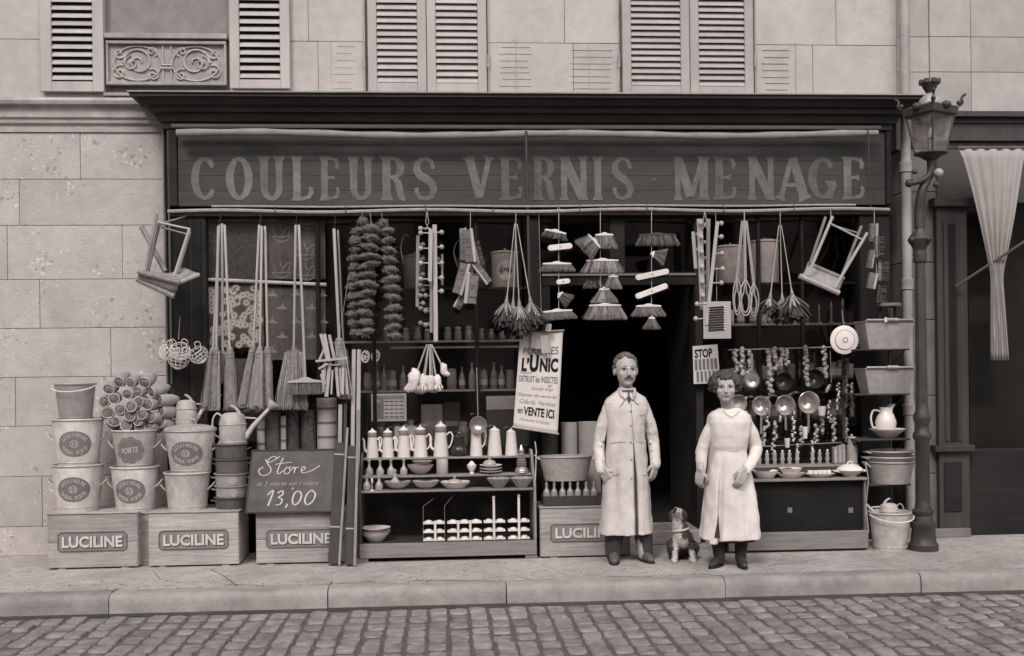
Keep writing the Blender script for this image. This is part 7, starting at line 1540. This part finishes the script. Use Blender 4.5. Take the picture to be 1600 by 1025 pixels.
for i, (r, h, lb) in enumerate(((.205, .19, 'large zinc tub at the bottom of the nested tubs'), (.212, .07, 'middle zinc tub of the nested tubs'), (.20, .06, 'smallest zinc tub on top of the nested tubs'))):
    c = thing('zinc_tub', lb, 'tub', (WX(1391, 730, y), y, zz_), 'nested zinc tubs'); k = MB(); k.lathe([(r * .80, .002), (r * .82, 0), (r * .99, h * .97), (r, h), (r * .96, h), (r * .80, h * .2), (.002, h * .18)], 34); k.build('body', 'galv_mid', c, smooth=True); k = MB(); k.tube([(r * cos(2 * pi * j / 32), r * sin(2 * pi * j / 32), h) for j in range(32)], .008, 6, True); k.build('rim', 'galv_mid', c, smooth=True)
    for s in (-1, 1): k = MB(); k.tube(spline([(s * r * .96, -.05, h * .75), (s * (r + .03), -.04, h * .95), (s * (r + .035), .04, h * .95), (s * r * .96, .05, h * .75)], 4), .0075, 6); k.build('handle', 'galv', c, smooth=True)
    zz_ += h * .86
c = thing('round_stool', 'dark stool with round wooden top above the zinc boxes', 'stool', W(1389, 490, YSR + .2)); c.location.z = zsv[0]; WL[c.name] = V(c.location); h = WZ(1389, 474, YSR + .2) - zsv[0]
k = MB(); k.lathe([(.10, h - .03), (.105, h - .025), (.105, h - .004), (.10, h)], 24); k.build('seat', 'wood_flat', c, smooth=True)
for i in range(3): t = 2 * pi * i / 3 + .4; k = MB(); k.tube([(.075 * cos(t), .075 * sin(t), h - .031), (.10 * cos(t), .10 * sin(t), 0)], .012, 6); k.build('leg', 'wood_dark', c, smooth=True)
c_, t = bucket(1390, 0.0, 800, 64, 50, YSR - .06, 'zinc bucket on the pavement with a can inside, under the rack', mt='galv', handles='bail', group='zinc buckets by the wall')
watering_can((WX(1389, 790, YSR - .06), YSR - .06, .21), .72, 'small watering can standing inside the pavement bucket', rot=pi - .3)
MB()
# stand block so that the can rests on something inside the bucket
k = MB(); k.lathe([(.10, .02), (.105, .209)], 20); k.move((WX(1389, 790, YSR - .06), YSR - .06, 0)); k.build('inner_pot', 'galv_dark', c_, world=True, smooth=True)

# ================================================================== people and dog
SC2 = bpy.data.scenes.new('workbench')            # a side scene for evaluating modifiers quickly
def remesh(mb, voxel, smooth=6, fac=.5):
    me = mb.mesh('tmp', None); ob = bpy.data.objects.new('tmp', me); SC2.collection.objects.link(ob)
    r = ob.modifiers.new('r', 'REMESH'); r.mode = 'VOXEL'; r.voxel_size = voxel
    s = ob.modifiers.new('s', 'SMOOTH'); s.factor = fac; s.iterations = smooth
    
    with bpy.context.temp_override(scene=SC2, view_layer=SC2.view_layers[0]):
        dg = bpy.context.evaluated_depsgraph_get(); out = bpy.data.meshes.new_from_object(ob.evaluated_get(dg))
    bpy.data.objects.remove(ob); bpy.data.meshes.remove(me); return out
def as_obj(name, me, mt, parent):
    me.name = name; me.materials.clear(); me.materials.append(MATS[mt]); me.polygons.foreach_set('use_smooth', [True] * len(me.polygons)); o = bpy.data.objects.new(name, me); COL.objects.link(o); o.parent = parent; return o
def displace(me, fn):
    n = len(me.vertices); co = [0.0] * (3 * n); no = [0.0] * (3 * n); me.vertices.foreach_get('co', co); me.vertices.foreach_get('normal', no)
    for i in range(n):
        p = fn(V(co[3 * i:3 * i + 3]), V(no[3 * i:3 * i + 3])); co[3 * i:3 * i + 3] = p
    me.vertices.foreach_set('co', co); me.update()
def limb(k, pts, rad, seg=12, n=4):
    P = spline(pts, n); R_ = []
    for i in range(len(rad) - 1):
        for j in range(n): R_.append(rad[i] + (rad[i + 1] - rad[i]) * j / n)
    R_.append(rad[-1]); k.tube(P, R_, seg); k.ball(P[0], R_[0], 10, 8); k.ball(P[-1], R_[-1], 10, 8)
def hand(k, wrist, d, out, thumb, s=1.0, curl=.6):
    """wrist point, d finger direction, out the back-of-hand direction, thumb side"""
    d = V(d).normalized(); o = V(out); o = (o - d * o.dot(d)).normalized(); t = V(thumb); t = (t - d * t.dot(d) - o * t.dot(o)).normalized(); w0 = V(wrist)
    pc = w0 + d * .045 * s
    for a in (-.026, -.009, .009, .026): k.tube([w0 + t * a * .6 * s, w0 + t * a * s + d * .04 * s, w0 + t * a * s + d * .082 * s], [.014 * s, .015 * s, .0125 * s], 8); k.ball(w0 + t * a * s + d * .08 * s, .0125 * s, 8, 6)
    for i, (a, L_) in enumerate(((.028, .066), (.0095, .074), (-.0095, .069), (-.028, .054))):
        b = w0 + t * a * s + d * .082 * s; L_ *= s; p1 = b + d * L_ * .42 - o * L_ * .10 * curl; p2 = p1 + d * L_ * .28 - o * L_ * .30 * curl; p3 = p2 + d * L_ * .12 - o * L_ * .30 * curl
        k.tube([b, p1, p2, p3], [.0102 * s, .0098 * s, .0090 * s, .0075 * s], 8); k.ball(p3, .0076 * s, 8, 6)
    b = w0 + t * .026 * s + d * .022 * s; p1 = b + t * .026 * s + d * .024 * s - o * .008 * s; p2 = p1 + t * .006 * s + d * .030 * s - o * .010 * s; k.tube([b - t * .01 * s, p1, p2], [.0135 * s, .0115 * s, .0085 * s], 8); k.ball(p2, .0086 * s, 8, 6)
def surf_y(me, x, z, r=.018):
    best = None
    for v in me.vertices:
        if abs(v.co.x - x) < r and abs(v.co.z - z) < r and (best is None or v.co.y < best): best = v.co.y
    return best if best is not None else 0.0
def on_cloth(me, pts, off=.003):
    return [V((p.x, surf_y(me, p.x, p.z) - off, p.z)) for p in pts]
def head(k, c, s=1.0, yaw=0.0, man=True):
    """skull, jaw, nose, ears; face looks to -y; c is the head centre"""
    st = len(k.v); s = s
    k.ball((0, .012, .028), (.081 if man else .078, .096, .096), 18, 14); k.ball((0, -.020, -.028), (.069 if man else .067, .072, .083), 16, 12)
    k.ball((0, -.050, -.085), (.034, .036, .030), 12, 8)                    # chin
    for q in (-1, 1):
        k.ball((q * .042, -.052, -.020), (.026, .030, .028), 10, 8)       # cheek
        k.ball((q * .030, -.078, .030), (.026, .014, .010), 10, 6)        # brow
        k.ball((q * .083, .014, .0), (.011, .022, .034), 10, 8)           # ear
    k.tube([(0, -.086, .024), (0, -.100, -.004), (0, -.112, -.022)], [.009, .011, .0135], 8); k.ball((0, -.110, -.024), (.016, .014, .011), 10, 8)
    k.ball((0, -.083, -.053), (.024, .012, .0065), 10, 6); k.ball((0, -.080, -.064), (.021, .012, .007), 10, 6)
    M_ = Matrix.Rotation(yaw, 3, 'Z'); zf = 1.0 if man else .92; k.map(lambda v: M_ @ V((v.x * s, v.y * s, v.z * s * zf)) + V(c), st)
def face_bits(root, c, s, yaw, hair_mt, moust):
    M_ = Matrix.Rotation(yaw, 3, 'Z'); zf = 1.0 if moust else .92; tr = lambda v: M_ @ V((v[0] * s, v[1] * s, v[2] * s * zf)) + V(c)
    for q in (-1, 1):
        k = MB(); k.ball((q * .030, -.0815, .012), (.0085, .005, .0036), 10, 8); k.map(tr); k.build('eye', 'eye', root, smooth=True)
        k = MB(); k.tube([(q * .015, -.090, .036), (q * .032, -.091, .039), (q * .048, -.080, .033)], [.002, .003, .0018] if moust else [.001, .0018, .001], 6); k.map(tr); k.build('eyebrow', hair_mt, root, smooth=True)
    k = MB(); k.tube([(-.022, -.086, -.055), (-.010, -.0935, -.0588), (.010, -.0935, -.0588), (.022, -.086, -.055)], .0013, 6); k.map(tr); k.build('mouth', 'shoe_brown', root, smooth=True)
    if moust:
        k = MB()
        for i in range(120): q = rnd(-1, 1); k.strand((q * .006, -.102, -.036), (q * .034, -.094 + abs(q) * .012, -.050 - abs(q) * .006 + rnd(-.004, .003)), .0028, .0014)
        k.map(tr); k.build('moustache', hair_mt, root)

# -------------------------------------------------- the man
g = G(981, 877); YM = g.y
man = thing('person', 'man in a long pale work coat with moustache and dark tie, by the doorway', 'person', (g.x, YM, 0))
MO = V((g.x, YM, 0)); L = lambda p, q, dy=0.0: W(p, q, YM + dy) - MO
hc = L(978, 580, -.02); hs = 1.13
k = MB(); head(k, hc, hs, .06)
limb(k, [hc + V((0, .02, -.06)), L(978, 606, .0), L(979, 622, .03)], [.054, .056, .058])
k.loft([(0.0, .02, .80, .15, .10), (0.0, .02, .95, .15, .105), (0, .02, 1.15, .14, .09), (0, .02, 1.28, .12, .07), (0, .02, 1.36, .06, .05)], 20)
wl, wr = L(941, 731, -.06), L(1024, 722, -.03)
limb(k, [L(954, 640, .02), L(937, 688, .05), wl], [.042, .036, .030]); limb(k, [L(1003, 640, .02), L(1022, 686, .05), wr], [.042, .036, .030])
hand(k, wl, L(951, 752, -.07) - wl, (-.6, -.75, .1), (.7, -.7, 0), 1.18, .9); hand(k, wr, L(1020, 748, -.05) - wr, (.75, -.6, .1), (-.6, -.75, 0), 1.18, .8)
limb(k, [L(966, 790), L(961, 830), L(959, 868)], [.085, .065, .05]); limb(k, [L(998, 790), L(1003, 830), L(1006, 866)], [.085, .065, .05])
as_obj('body', remesh(k, .0055, 3), 'skin', man)
face_bits(man, hc, hs, .06, 'hair_man', True)
k = MB(); k.ball((0, .026, .040), (.083, .090, .093), 16, 12)
for i in range(330):
    a = rnd(-pi, pi); el = rnd(-.35, 1.5); p = V((.084 * sin(a) * cos(el), .020 + .094 * cos(a) * cos(el), .034 + .098 * sin(el)))
    if p.y < -.028 and p.z < .098 - .25 * abs(p.x): continue
    if p.z < .03 and p.y < .005: continue
    k.ball(p, (rnd(.009, .015), rnd(.012, .02), rnd(.008, .013)), 7, 5)
k.v = [(x, max(y, -.030), z) if z < .095 else (x, y, z) for x, y, z in k.v]
k.map(lambda v: Matrix.Rotation(.06, 3, 'Z') @ (v * hs) + hc); hm = remesh(k, .006, 1); displace(hm, lambda co, no: co + no * (.004 * mnoise.noise(co * 110))); as_obj('hair', hm, 'hair_man', man)
# coat
k = MB(); P = lambda p, q: L(p, q)
def msec(q, p0, p1, ry, dy=.02, pw=2.4): a, b = P(p0, q), P(p1, q); return ((a.x + b.x) / 2, dy, a.z, (b.x - a.x) / 2, ry, pw)
fl = lambda amp: (lambda a, i: 1 + amp[i] * (.6 * sin(7 * a + .6) + .5 * sin(11 * a + 2.1) + .35 * sin(4 * a)))
secs = [msec(834, 937, 1021, .175), msec(800, 940, 1018, .165), msec(760, 943, 1015, .155), msec(725, 946, 1012, .145), msec(692, 948, 1009, .13), msec(665, 948, 1008, .128), msec(640, 944, 1013, .120), msec(629, 944, 1012, .105), msec(622, 948, 1008, .088), msec(615, 958, 998, .072), msec(608, 966, 991, .062)]
k.loft(secs, 48, fl([.020, .018, .014, .010, .005, .004, .003, .002, .001, .001, .001]))
me = remesh(k, .0065, 3); coat = as_obj('work_coat', me, 'coat', man)
sl = lambda pts, rad: limb(k, pts, rad, 14, 5)
k = MB()
sl([L(952, 636, .02), L(942, 662, .03), L(936, 692, .05), L(937, 715, .0), L(939, 733, -.05)], [.052, .052, .049, .045, .044]); sl([L(1005, 636, .02), L(1015, 662, .03), L(1021, 690, .05), L(1023, 708, .01), L(1024, 726, -.03)], [.052, .052, .049, .045, .044])
for pts, r in (([L(951, 650, -.03), L(946, 672, .0), L(943, 690, .0)], .010), ([L(1009, 650, -.03), L(1016, 676, .0)], .010), ([L(930, 690, .03), L(940, 697, -.01)], .009), ([L(930, 700, .03), L(941, 706, -.02)], .009), ([L(1014, 690, .0), L(1024, 698, .02)], .009), ([L(1016, 702, -.02), L(1026, 706, .0)], .009), ([L(932, 716, -.02), L(944, 719, -.05)], .008)): k.tube(pts, r, 8)
ms = remesh(k, .0065, 2); as_obj('sleeves', ms, 'coat', man); displace(ms, lambda co, no: co + no * (.005 * mnoise.noise(V((co.x * 14, co.y * 14, co.z * 20))) + .0016 * mnoise.noise(co * 50)))
xf = L(990, 800).x
def coat_folds(co, no):                                   # hanging folds of the skirt and the front slit
    x, y, z = co
    if y < .0 and z < 1.16:
        f = min(1, (1.16 - z) / .5); xx = x - xf; co.y += f * (.026 * mnoise.noise(V((x * 13, 3.1, z * 1.8))) + .006 * mnoise.noise(V((x * 30, 8.2, z * 3.0))))
        if abs(xx) < .03: co.y += f * .022 * math.exp(-(xx / .012) ** 2)
    return co + no * (.006 * mnoise.noise(co * 9 + V((3, 1, 7))) + .0045 * mnoise.noise(V((co.x * 20, co.y * 20, co.z * 12))))
displace(me, coat_folds)
pt = lambda pq: [L(p, q) for p, q in pq]
k = MB(); k.tube(on_cloth(me, pt([(983, 630), (984, 650), (985, 668), (986, 688)])), .0022, 5); k.build('front_edge', 'ink_pale', man, smooth=True)
k = MB(); k.tube(on_cloth(me, pt([(986, 690), (987, 715), (988, 740), (989, 770), (990, 800), (991, 832)]), .001), [.003, .006, .009, .010, .009, .010], 8); k.build('front_opening', 'trousers', man, smooth=True)
for q in (642, 664, 690, 716, 745): kb = MB(); kb.ball(on_cloth(me, [L(982, q)])[0], (.006, .004, .006), 8, 6); kb.build('button', 'shoe_brown', man, smooth=True)
for pq in ([(996, 648), (1001, 647), (1006, 646)], [(948, 744), (955, 741), (964, 738)], [(1000, 740), (1007, 741), (1012, 738)], [(950, 692), (957, 690), (966, 689), (974, 690)], [(992, 690), (1000, 689), (1007, 691)]): k = MB(); k.tube(on_cloth(me, pt(pq), .001), .0022, 5); k.build('seam', 'ink_pale', man, smooth=True)
k = MB(); ce = L(979, 608, .0); k.tube([ce + V((.066 * cos(t * pi / 12),   .062 * sin(t * pi / 12) - .005, .000 - .012 * sin(t * pi / 12 + pi) * 0)) for t in range(24)], .012, 8, True); k.build('collar_band', 'coat', man, smooth=True)
for s, pts in ((-1, [(967, 609), (969, 617), (975, 623), (979, 617)]), (1, [(990, 609), (989, 617), (985, 624), (980, 617)])):   # collar wings
    P_ = on_cloth(me, pt(pts), .004); P_[0].y = max(P_[0].y, -.06); k = MB(); k.tube(P_, [.012, .014, .010, .007], 8); k.build('collar', 'coat', man, smooth=True)
for s, pts in ((-1, [(974, 623), (970, 630), (965, 635)]), (1, [(987, 624), (991, 629), (996, 632)])): k = MB(); k.tube(on_cloth(me, pt(pts), .0), [.004, .0035, .002], 6); k.build('lapel', 'ink_pale', man, smooth=True)
P_ = on_cloth(me, pt([(980, 614), (980, 619), (980, 624), (980, 629)]), .008); k = MB(); k.tube(P_, [.007, .010, .013, .003], 8); k.build('tie', 'shoe', man, smooth=True)
k = MB(); limb(k, [L(967, 800, .01), L(960, 835, .01), L(958, 866, .01)], [.095, .078, .064], 14); limb(k, [L(998, 800, .01), L(1005, 835, .01), L(1008, 864, .01)], [.095, .078, .064], 14); as_obj('trousers', remesh(k, .008, 3), 'trousers', man)
def shoe(root, heel, toe, mt, w_=.042, high=0.0):
    k = MB(); h = V(heel); t = V(toe); d = (t - h); d.z = 0; L_ = d.length; d.normalize(); s = V((-d.y, d.x, 0))
    k.tube([h + V((0, 0, .045)), h + d * L_ * .35 + V((0, 0, .05)), h + d * L_ * .68 + V((0, 0, .036)), h + d * L_ * .92 + V((0, 0, .028))], [w_ * .95, w_ * .98, w_ * .95, w_ * .62], 12); k.ball(h + V((0, 0, .045)), w_ * .95, 12, 8); k.ball(h + d * L_ * .9 + V((0, 0, .028)), (w_ * .66,) * 3, 12, 8)
    if high: k.tube([h + d * .02 + V((0, 0, .05)), h + d * .012 + V((0, 0, .05 + high))], [w_ * .95, w_ * .85], 12)
    k.v = [(x, y, max(z, .004)) for x, y, z in k.v]; as_obj('shoe', remesh(k, .006, 3), mt, root)
    k = MB(); k.loft([(0, 0, 0, .5, .5), (0, 0, .012, .5, .5)], 16); c = h + d * L_ * .45; k.map(lambda v: V((c.x, c.y, v.z)) + d * (v.x * (L_ + w_ * 1.6)) + s * (v.y * w_ * 2.1)); k.build('sole', 'ink', root)
shoe(man, L(960, 866, .0) * V((1, 0, 0)) + V((0, .03, 0)), L(955, 880, 0) * V((1, 0, 0)) + V((0, -.17, 0)), 'shoe_brown'); 
shoe(man, L(1005, 866, .0) * V((1, 0, 0)) + V((0, .05, 0)), L(1014, 880, 0) * V((1, 0, 0)) + V((0, -.14, 0)), 'shoe_brown')

# -------------------------------------------------- the woman
g = G(1136, 884); YWm = g.y
wom = thing('person', 'woman in a white belted smock with dark curly hair, before the pans', 'person', (g.x, YWm, 0))
WO = V((g.x, YWm, 0)); L = lambda p, q, dy=0.0: W(p, q, YWm + dy) - WO
hc = L(1134, 607, -.03); hs = 1.08; hy = -.24
k = MB(); head(k, hc, hs, hy, False)
limb(k, [hc + V((0, .02, -.06)), L(1137, 634, .0), L(1139, 650, .03)], [.050, .052, .055])
k.loft([(0.0, .02, .75, .15, .10), (0.0, .02, .95, .13, .10), (0.01, .02, 1.10, .13, .09), (0.02, .02, 1.20, .09, .06), (0.02, .02, 1.26, .05, .05)], 20)
wl, wr = L(1095, 733, -.04), L(1164, 734, -.17)
limb(k, [L(1116, 666, .02), L(1098, 702, .05), wl], [.038, .034, .027]); limb(k, [L(1166, 666, .02), L(1180, 702, .04), wr], [.038, .034, .027])
hand(k, wl, L(1092, 753, -.03) - wl, (-.7, -.7, .1), (.7, -.7, 0), 1.05, .8); hand(k, wr, L(1155, 756, -.20) - wr, (.3, -.95, .1), (-.95, -.3, 0), 1.05, .8)
limb(k, [L(1122, 800), L(1122, 840), L(1124, 872)], [.065, .052, .038]); limb(k, [L(1156, 800), L(1157, 840), L(1157, 874)], [.065, .052, .038])
as_obj('body', remesh(k, .0055, 3), 'skin', wom)
face_bits(wom, hc, hs, hy, 'hair_woman', False)
k = MB()
def inface(p): return p.y < -.03 and abs(p.x) < .070 and p.z < .074 - .35 * p.x
for i in range(240):                                       # loose curls
    a = rnd(-pi, pi); el = rnd(-.5, 1.55); p = V((.110 * sin(a) * cos(el), .028 + .100 * cos(a) * cos(el), .030 + .090 * sin(el)))
    if inface(p): continue
    if p.z < -.01 and p.y < .01: continue
    k.ball(p, (rnd(.018, .030), rnd(.018, .03), rnd(.016, .026)), 8, 6, .3, 3)
k.ball((0, .036, .032), (.094, .090, .090), 16, 12)
M_ = Matrix.Rotation(hy, 3, 'Z'); k.map(lambda v: M_ @ (v * hs) + hc); k.v = [v for v in k.v]
hm = remesh(k, .007, 1); ho = as_obj('hair', hm, 'hair_woman', wom)
displace(hm, lambda co, no: co + no * (.007 * mnoise.noise(co * 75)))
# smock
k = MB(); P = lambda p, q: L(p, q)
secs = [msec(842, 1095, 1188, .20), msec(810, 1098, 1186, .19), msec(775, 1102, 1181, .175), msec(740, 1106, 1174, .16), msec(715, 1111, 1168, .14), msec(704, 1113, 1166, .125), msec(697, 1111, 1168, .135), msec(680, 1108, 1172, .142), msec(660, 1106, 1175, .132), msec(650, 1108, 1173, .112), msec(644, 1114, 1167, .09), msec(638, 1124, 1156, .066)]
k.loft(secs, 56, fl([.030, .026, .02, .014, .008, .003, .008, .007, .004, .002, .001, .001]))
me = remesh(k, .0065, 3); as_obj('smock', me, 'smock', wom); k = MB()
sl([L(1116, 661, .02), L(1105, 682, .03), L(1097, 704, .04), L(1096, 722, .01), L(1096, 735, -.01)], [.052, .053, .051, .045, .036]); sl([L(1166, 661, .02), L(1176, 682, .03), L(1181, 702, .03), L(1176, 719, -.08), L(1166, 735, -.16)], [.052, .054, .053, .046, .037])
for pts, r in (([L(1172, 704, -.02), L(1184, 710, .02)], .009), ([L(1168, 714, -.05), L(1181, 719, -.02)], .009), ([L(1092, 704, .03), L(1102, 711, .0)], .008)): k.tube(pts, r, 8)
ms = remesh(k, .0065, 2); as_obj('sleeves', ms, 'smock', wom); displace(ms, lambda co, no: co + no * (.005 * mnoise.noise(V((co.x * 14, co.y * 14, co.z * 20))) + .0016 * mnoise.noise(co * 50)))
zw = L(1140, 704).z; xs_ = L(1117, 800).x
def smock_folds(co, no):
    x, y, z = co
    if y < .02 and z < zw and abs(x) < .3:
        f = min(1, (zw - z) / .5); co.y += f * (.032 * mnoise.noise(V((x * 12, 5.3, z * 1.7))) + .006 * mnoise.noise(V((x * 30, 1.2, z * 3.0))))
        xx = x - (xs_ + (z - .3) * .06)
        if abs(xx) < .04: co.y += f * .045 * math.exp(-(xx / .016) ** 2)
        if z < .42 and -.075 < x - xs_ < -.004: co.z -= .03 * (.42 - z) / .2
    return co + no * (.006 * mnoise.noise(co * 10) + .0045 * mnoise.noise(V((co.x * 20, co.y * 20, co.z * 12))))
displace(me, smock_folds)
k = MB(); a, b = L(1112, 703), L(1167, 704); k.tube([((a.x + b.x) / 2 + (b.x - a.x) / 2 * 1.01 * cos(t * pi / 16), .02 + .129 * sin(t * pi / 16), a.z) for t in range(32)], .0045, 5, True); k.build('waist_seam', 'coat', wom, smooth=True)
k = MB(); n_ = 10; k.tube(on_cloth(me, [L(1127, 640), L(1131, 646), L(1137, 651), L(1146, 646), L(1152, 640)], .0), .004, 6); k.build('neckline', 'smock', wom, smooth=True)
Q = on_cloth(me, [L(1118, 745), L(1117, 770), L(1116, 795), L(1113, 815), L(1116, 815), L(1109, 836), L(1117, 836)], .0015)
k = MB(); k.add(Q, [(0, 1, 2), (2, 3, 4), (3, 5, 6, 4)]); k.build('skirt_slit', 'stocking', wom)
k = MB(); k.loft([msec(846, 1110, 1180, .15), msec(800, 1110, 1178, .13)], 28); k.build('underskirt', 'stocking', wom, smooth=True)
k = MB(); limb(k, [L(1122, 820), L(1122, 845), L(1124, 872)], [.06, .055, .043], 14); limb(k, [L(1157, 820), L(1158, 845), L(1157, 874)], [.06, .055, .043], 14); as_obj('stockings', remesh(k, .007, 3), 'stocking', wom)
shoe(wom, V((L(1127, 870).x, .02, 0)), V((L(1104, 880).x, -.12, 0)), 'shoe', .036, .03); shoe(wom, V((L(1157, 870).x, .02, 0)), V((L(1154, 880).x, -.19, 0)), 'shoe', .036, .03)

# -------------------------------------------------- the dog, sitting and looking up
g = G(1066, 878); YDg = g.y
dog = thing('dog', 'small white and dark dog sitting between the man and the woman', 'dog', (g.x, YDg, 0)); DO = V((g.x, YDg, 0)); L = lambda p, q, dy=0.0: W(p, q, YDg + dy) - DO
k = MB()
limb(k, [V((.03, .17, .09)), V((.028, .09, .17)), L(1066, 840, .0), L(1064, 824, -.01)], [.082, .085, .070, .056], 14)       # haunch to chest to neck
limb(k, [L(1062, 828, .0), L(1060, 814, -.015), L(1059, 805, -.02)], [.058, .050, .046], 12)
hd = L(1060, 803, -.03); k.ball(hd, (.050, .054, .048), 14, 10)                                                            # skull, muzzle raised to the left
limb(k, [hd + V((-.012, -.035, .012)), hd + V((-.030, -.075, .035)), hd + V((-.042, -.100, .050))], [.034, .026, .020], 10)
for s in (-1, 1): limb(k, [hd + V((s * .042, .012, .022)), hd + V((s * .060, .016, -.005)), hd + V((s * .058, .010, -.040))], [.014, .018, .010], 8)
for px_, fx in ((1055, 1054), (1080, 1083)):                                                                                 # fore legs
    limb(k, [L(px_ + (4 if px_ < 1060 else -5), 838, .01), L(px_, 857, -.01), L(fx, 874, -.03)], [.040, .024, .019], 10); f0 = L(fx, 877, -.05); limb(k, [V((f0.x, f0.y + .03, .022)), V((f0.x, f0.y - .015, .018))], [.022, .021], 8)
for s in (-1, 1):                                                                                                            # hind legs folded under
    limb(k, [V((s * .05 + .03, .17, .11)), V((s * .085 + .03, .08, .10)), V((s * .08 + .03, .15, .03)), V((s * .085 + .03, .05, .022))], [.07, .05, .03, .020], 10)
limb(k, [V((.03, .22, .06)), V((.10, .26, .03)), V((.17, .25, .025))], [.03, .022, .014], 8)
k.v = [(x, y, max(z, .002)) for x, y, z in k.v]
me = remesh(k, .006, 3)
displace(me, lambda co, no: co + no * (.006 * mnoise.noise(co * 45) + .003 * mnoise.noise(co * 120)))
body = as_obj('body', me, 'dog_fur', dog)
xR, xLf = L(1073, 840).x, L(1052, 850).x
def patch(c0):
    nn = .016 * mnoise.noise(c0 * 24); sm = lambda d: max(0.0, min(1.0, .5 + (d + nn) / .016)); v = 0.0
    v = max(v, sm(c0.y - .07)); band = min(sm(c0.z - .10), sm(.24 - c0.z)); v = max(v, min(sm(c0.x - xR), band)); v = max(v, min(sm(xLf - c0.x), sm(c0.z - .10), sm(.17 - c0.z)))
    v = max(v, min(sm(c0.y - .03), sm(.20 - c0.z), sm(c0.z - .02))); v = max(v, min(sm(c0.z - hd.z + .06), max(sm(c0.y - hd.y - .018), sm(abs(c0.x - hd.x) - .044)))); v = max(v, min(sm(c0.z - .20), sm(c0.x - hd.x - .022)))
    return v
at = me.attributes.new('patch', 'FLOAT', 'POINT'); at.data.foreach_set('value', [patch(v.co) for v in me.vertices])
fl_, fd_ = MB(), MB(); rr = random.Random(5); vv = me.vertices
for i in range(3200):
    v = vv[rr.randrange(len(vv))]; d_ = (v.normal * .55 + V((0, .1, -.8)) + V((rr.uniform(-.3, .3), rr.uniform(-.3, .3), 0))).normalized()
    (fd_ if at.data[v.index].value > .5 else fl_).strand(v.co - d_ * .002, v.co + d_ * rr.uniform(.010, .020), .0018, .0006)
fl_.build('white_fur', 'dog_white', dog); fd_.build('dark_fur', 'dog_dark', dog)
k = MB(); k.ball(hd + V((-.046, -.118, .058)), .0105, 10, 8); k.build('nose', 'eye', dog, smooth=True)
for s in (-1, 1): k = MB(); k.ball(hd + V((s * .022 - .012, -.046, .026)), .007, 8, 6); k.build('eye', 'eye', dog, smooth=True)
k = MB(); a = L(1064, 827, -.015); k.tube([a + V((.064 * cos(2 * pi * i / 16), .062 * sin(2 * pi * i / 16), .012 * cos(2 * pi * i / 16))) for i in range(16)], .010, 6, True); k.build('collar', 'dog_white', dog, smooth=True)

# ------------------------------------------------------------------ unseen house added across the street to shape light and reflections
ob_ = thing('added_facing_house', 'plain pale house front added across the street, out of the picture, to shape the light', 'building', (0, -13.2, 0))
MB().box(-14, 14, -13.6, -13.2, ROADZ, 5.4).build('wall', 'ashlar_upper', ob_, world=True)
for i in range(9):
    for z in (.4, 2.9):
        x = -12 + 3 * i; MB().box(x - .55, x + .55, -13.2, -13.15, z + .3, z + 2.2).build('window', 'dark_void', ob_, world=True)
MB().box(-14, 14, -13.2, -11.6, ROADZ - .02, 0).build('footway', 'pavement', ob_, world=True)
MB().box(-14, 14, -13.9, -13.1, 5.4, 5.7).build('cornice', 'moulding', ob_, world=True)

bpy.data.scenes.remove(SC2)
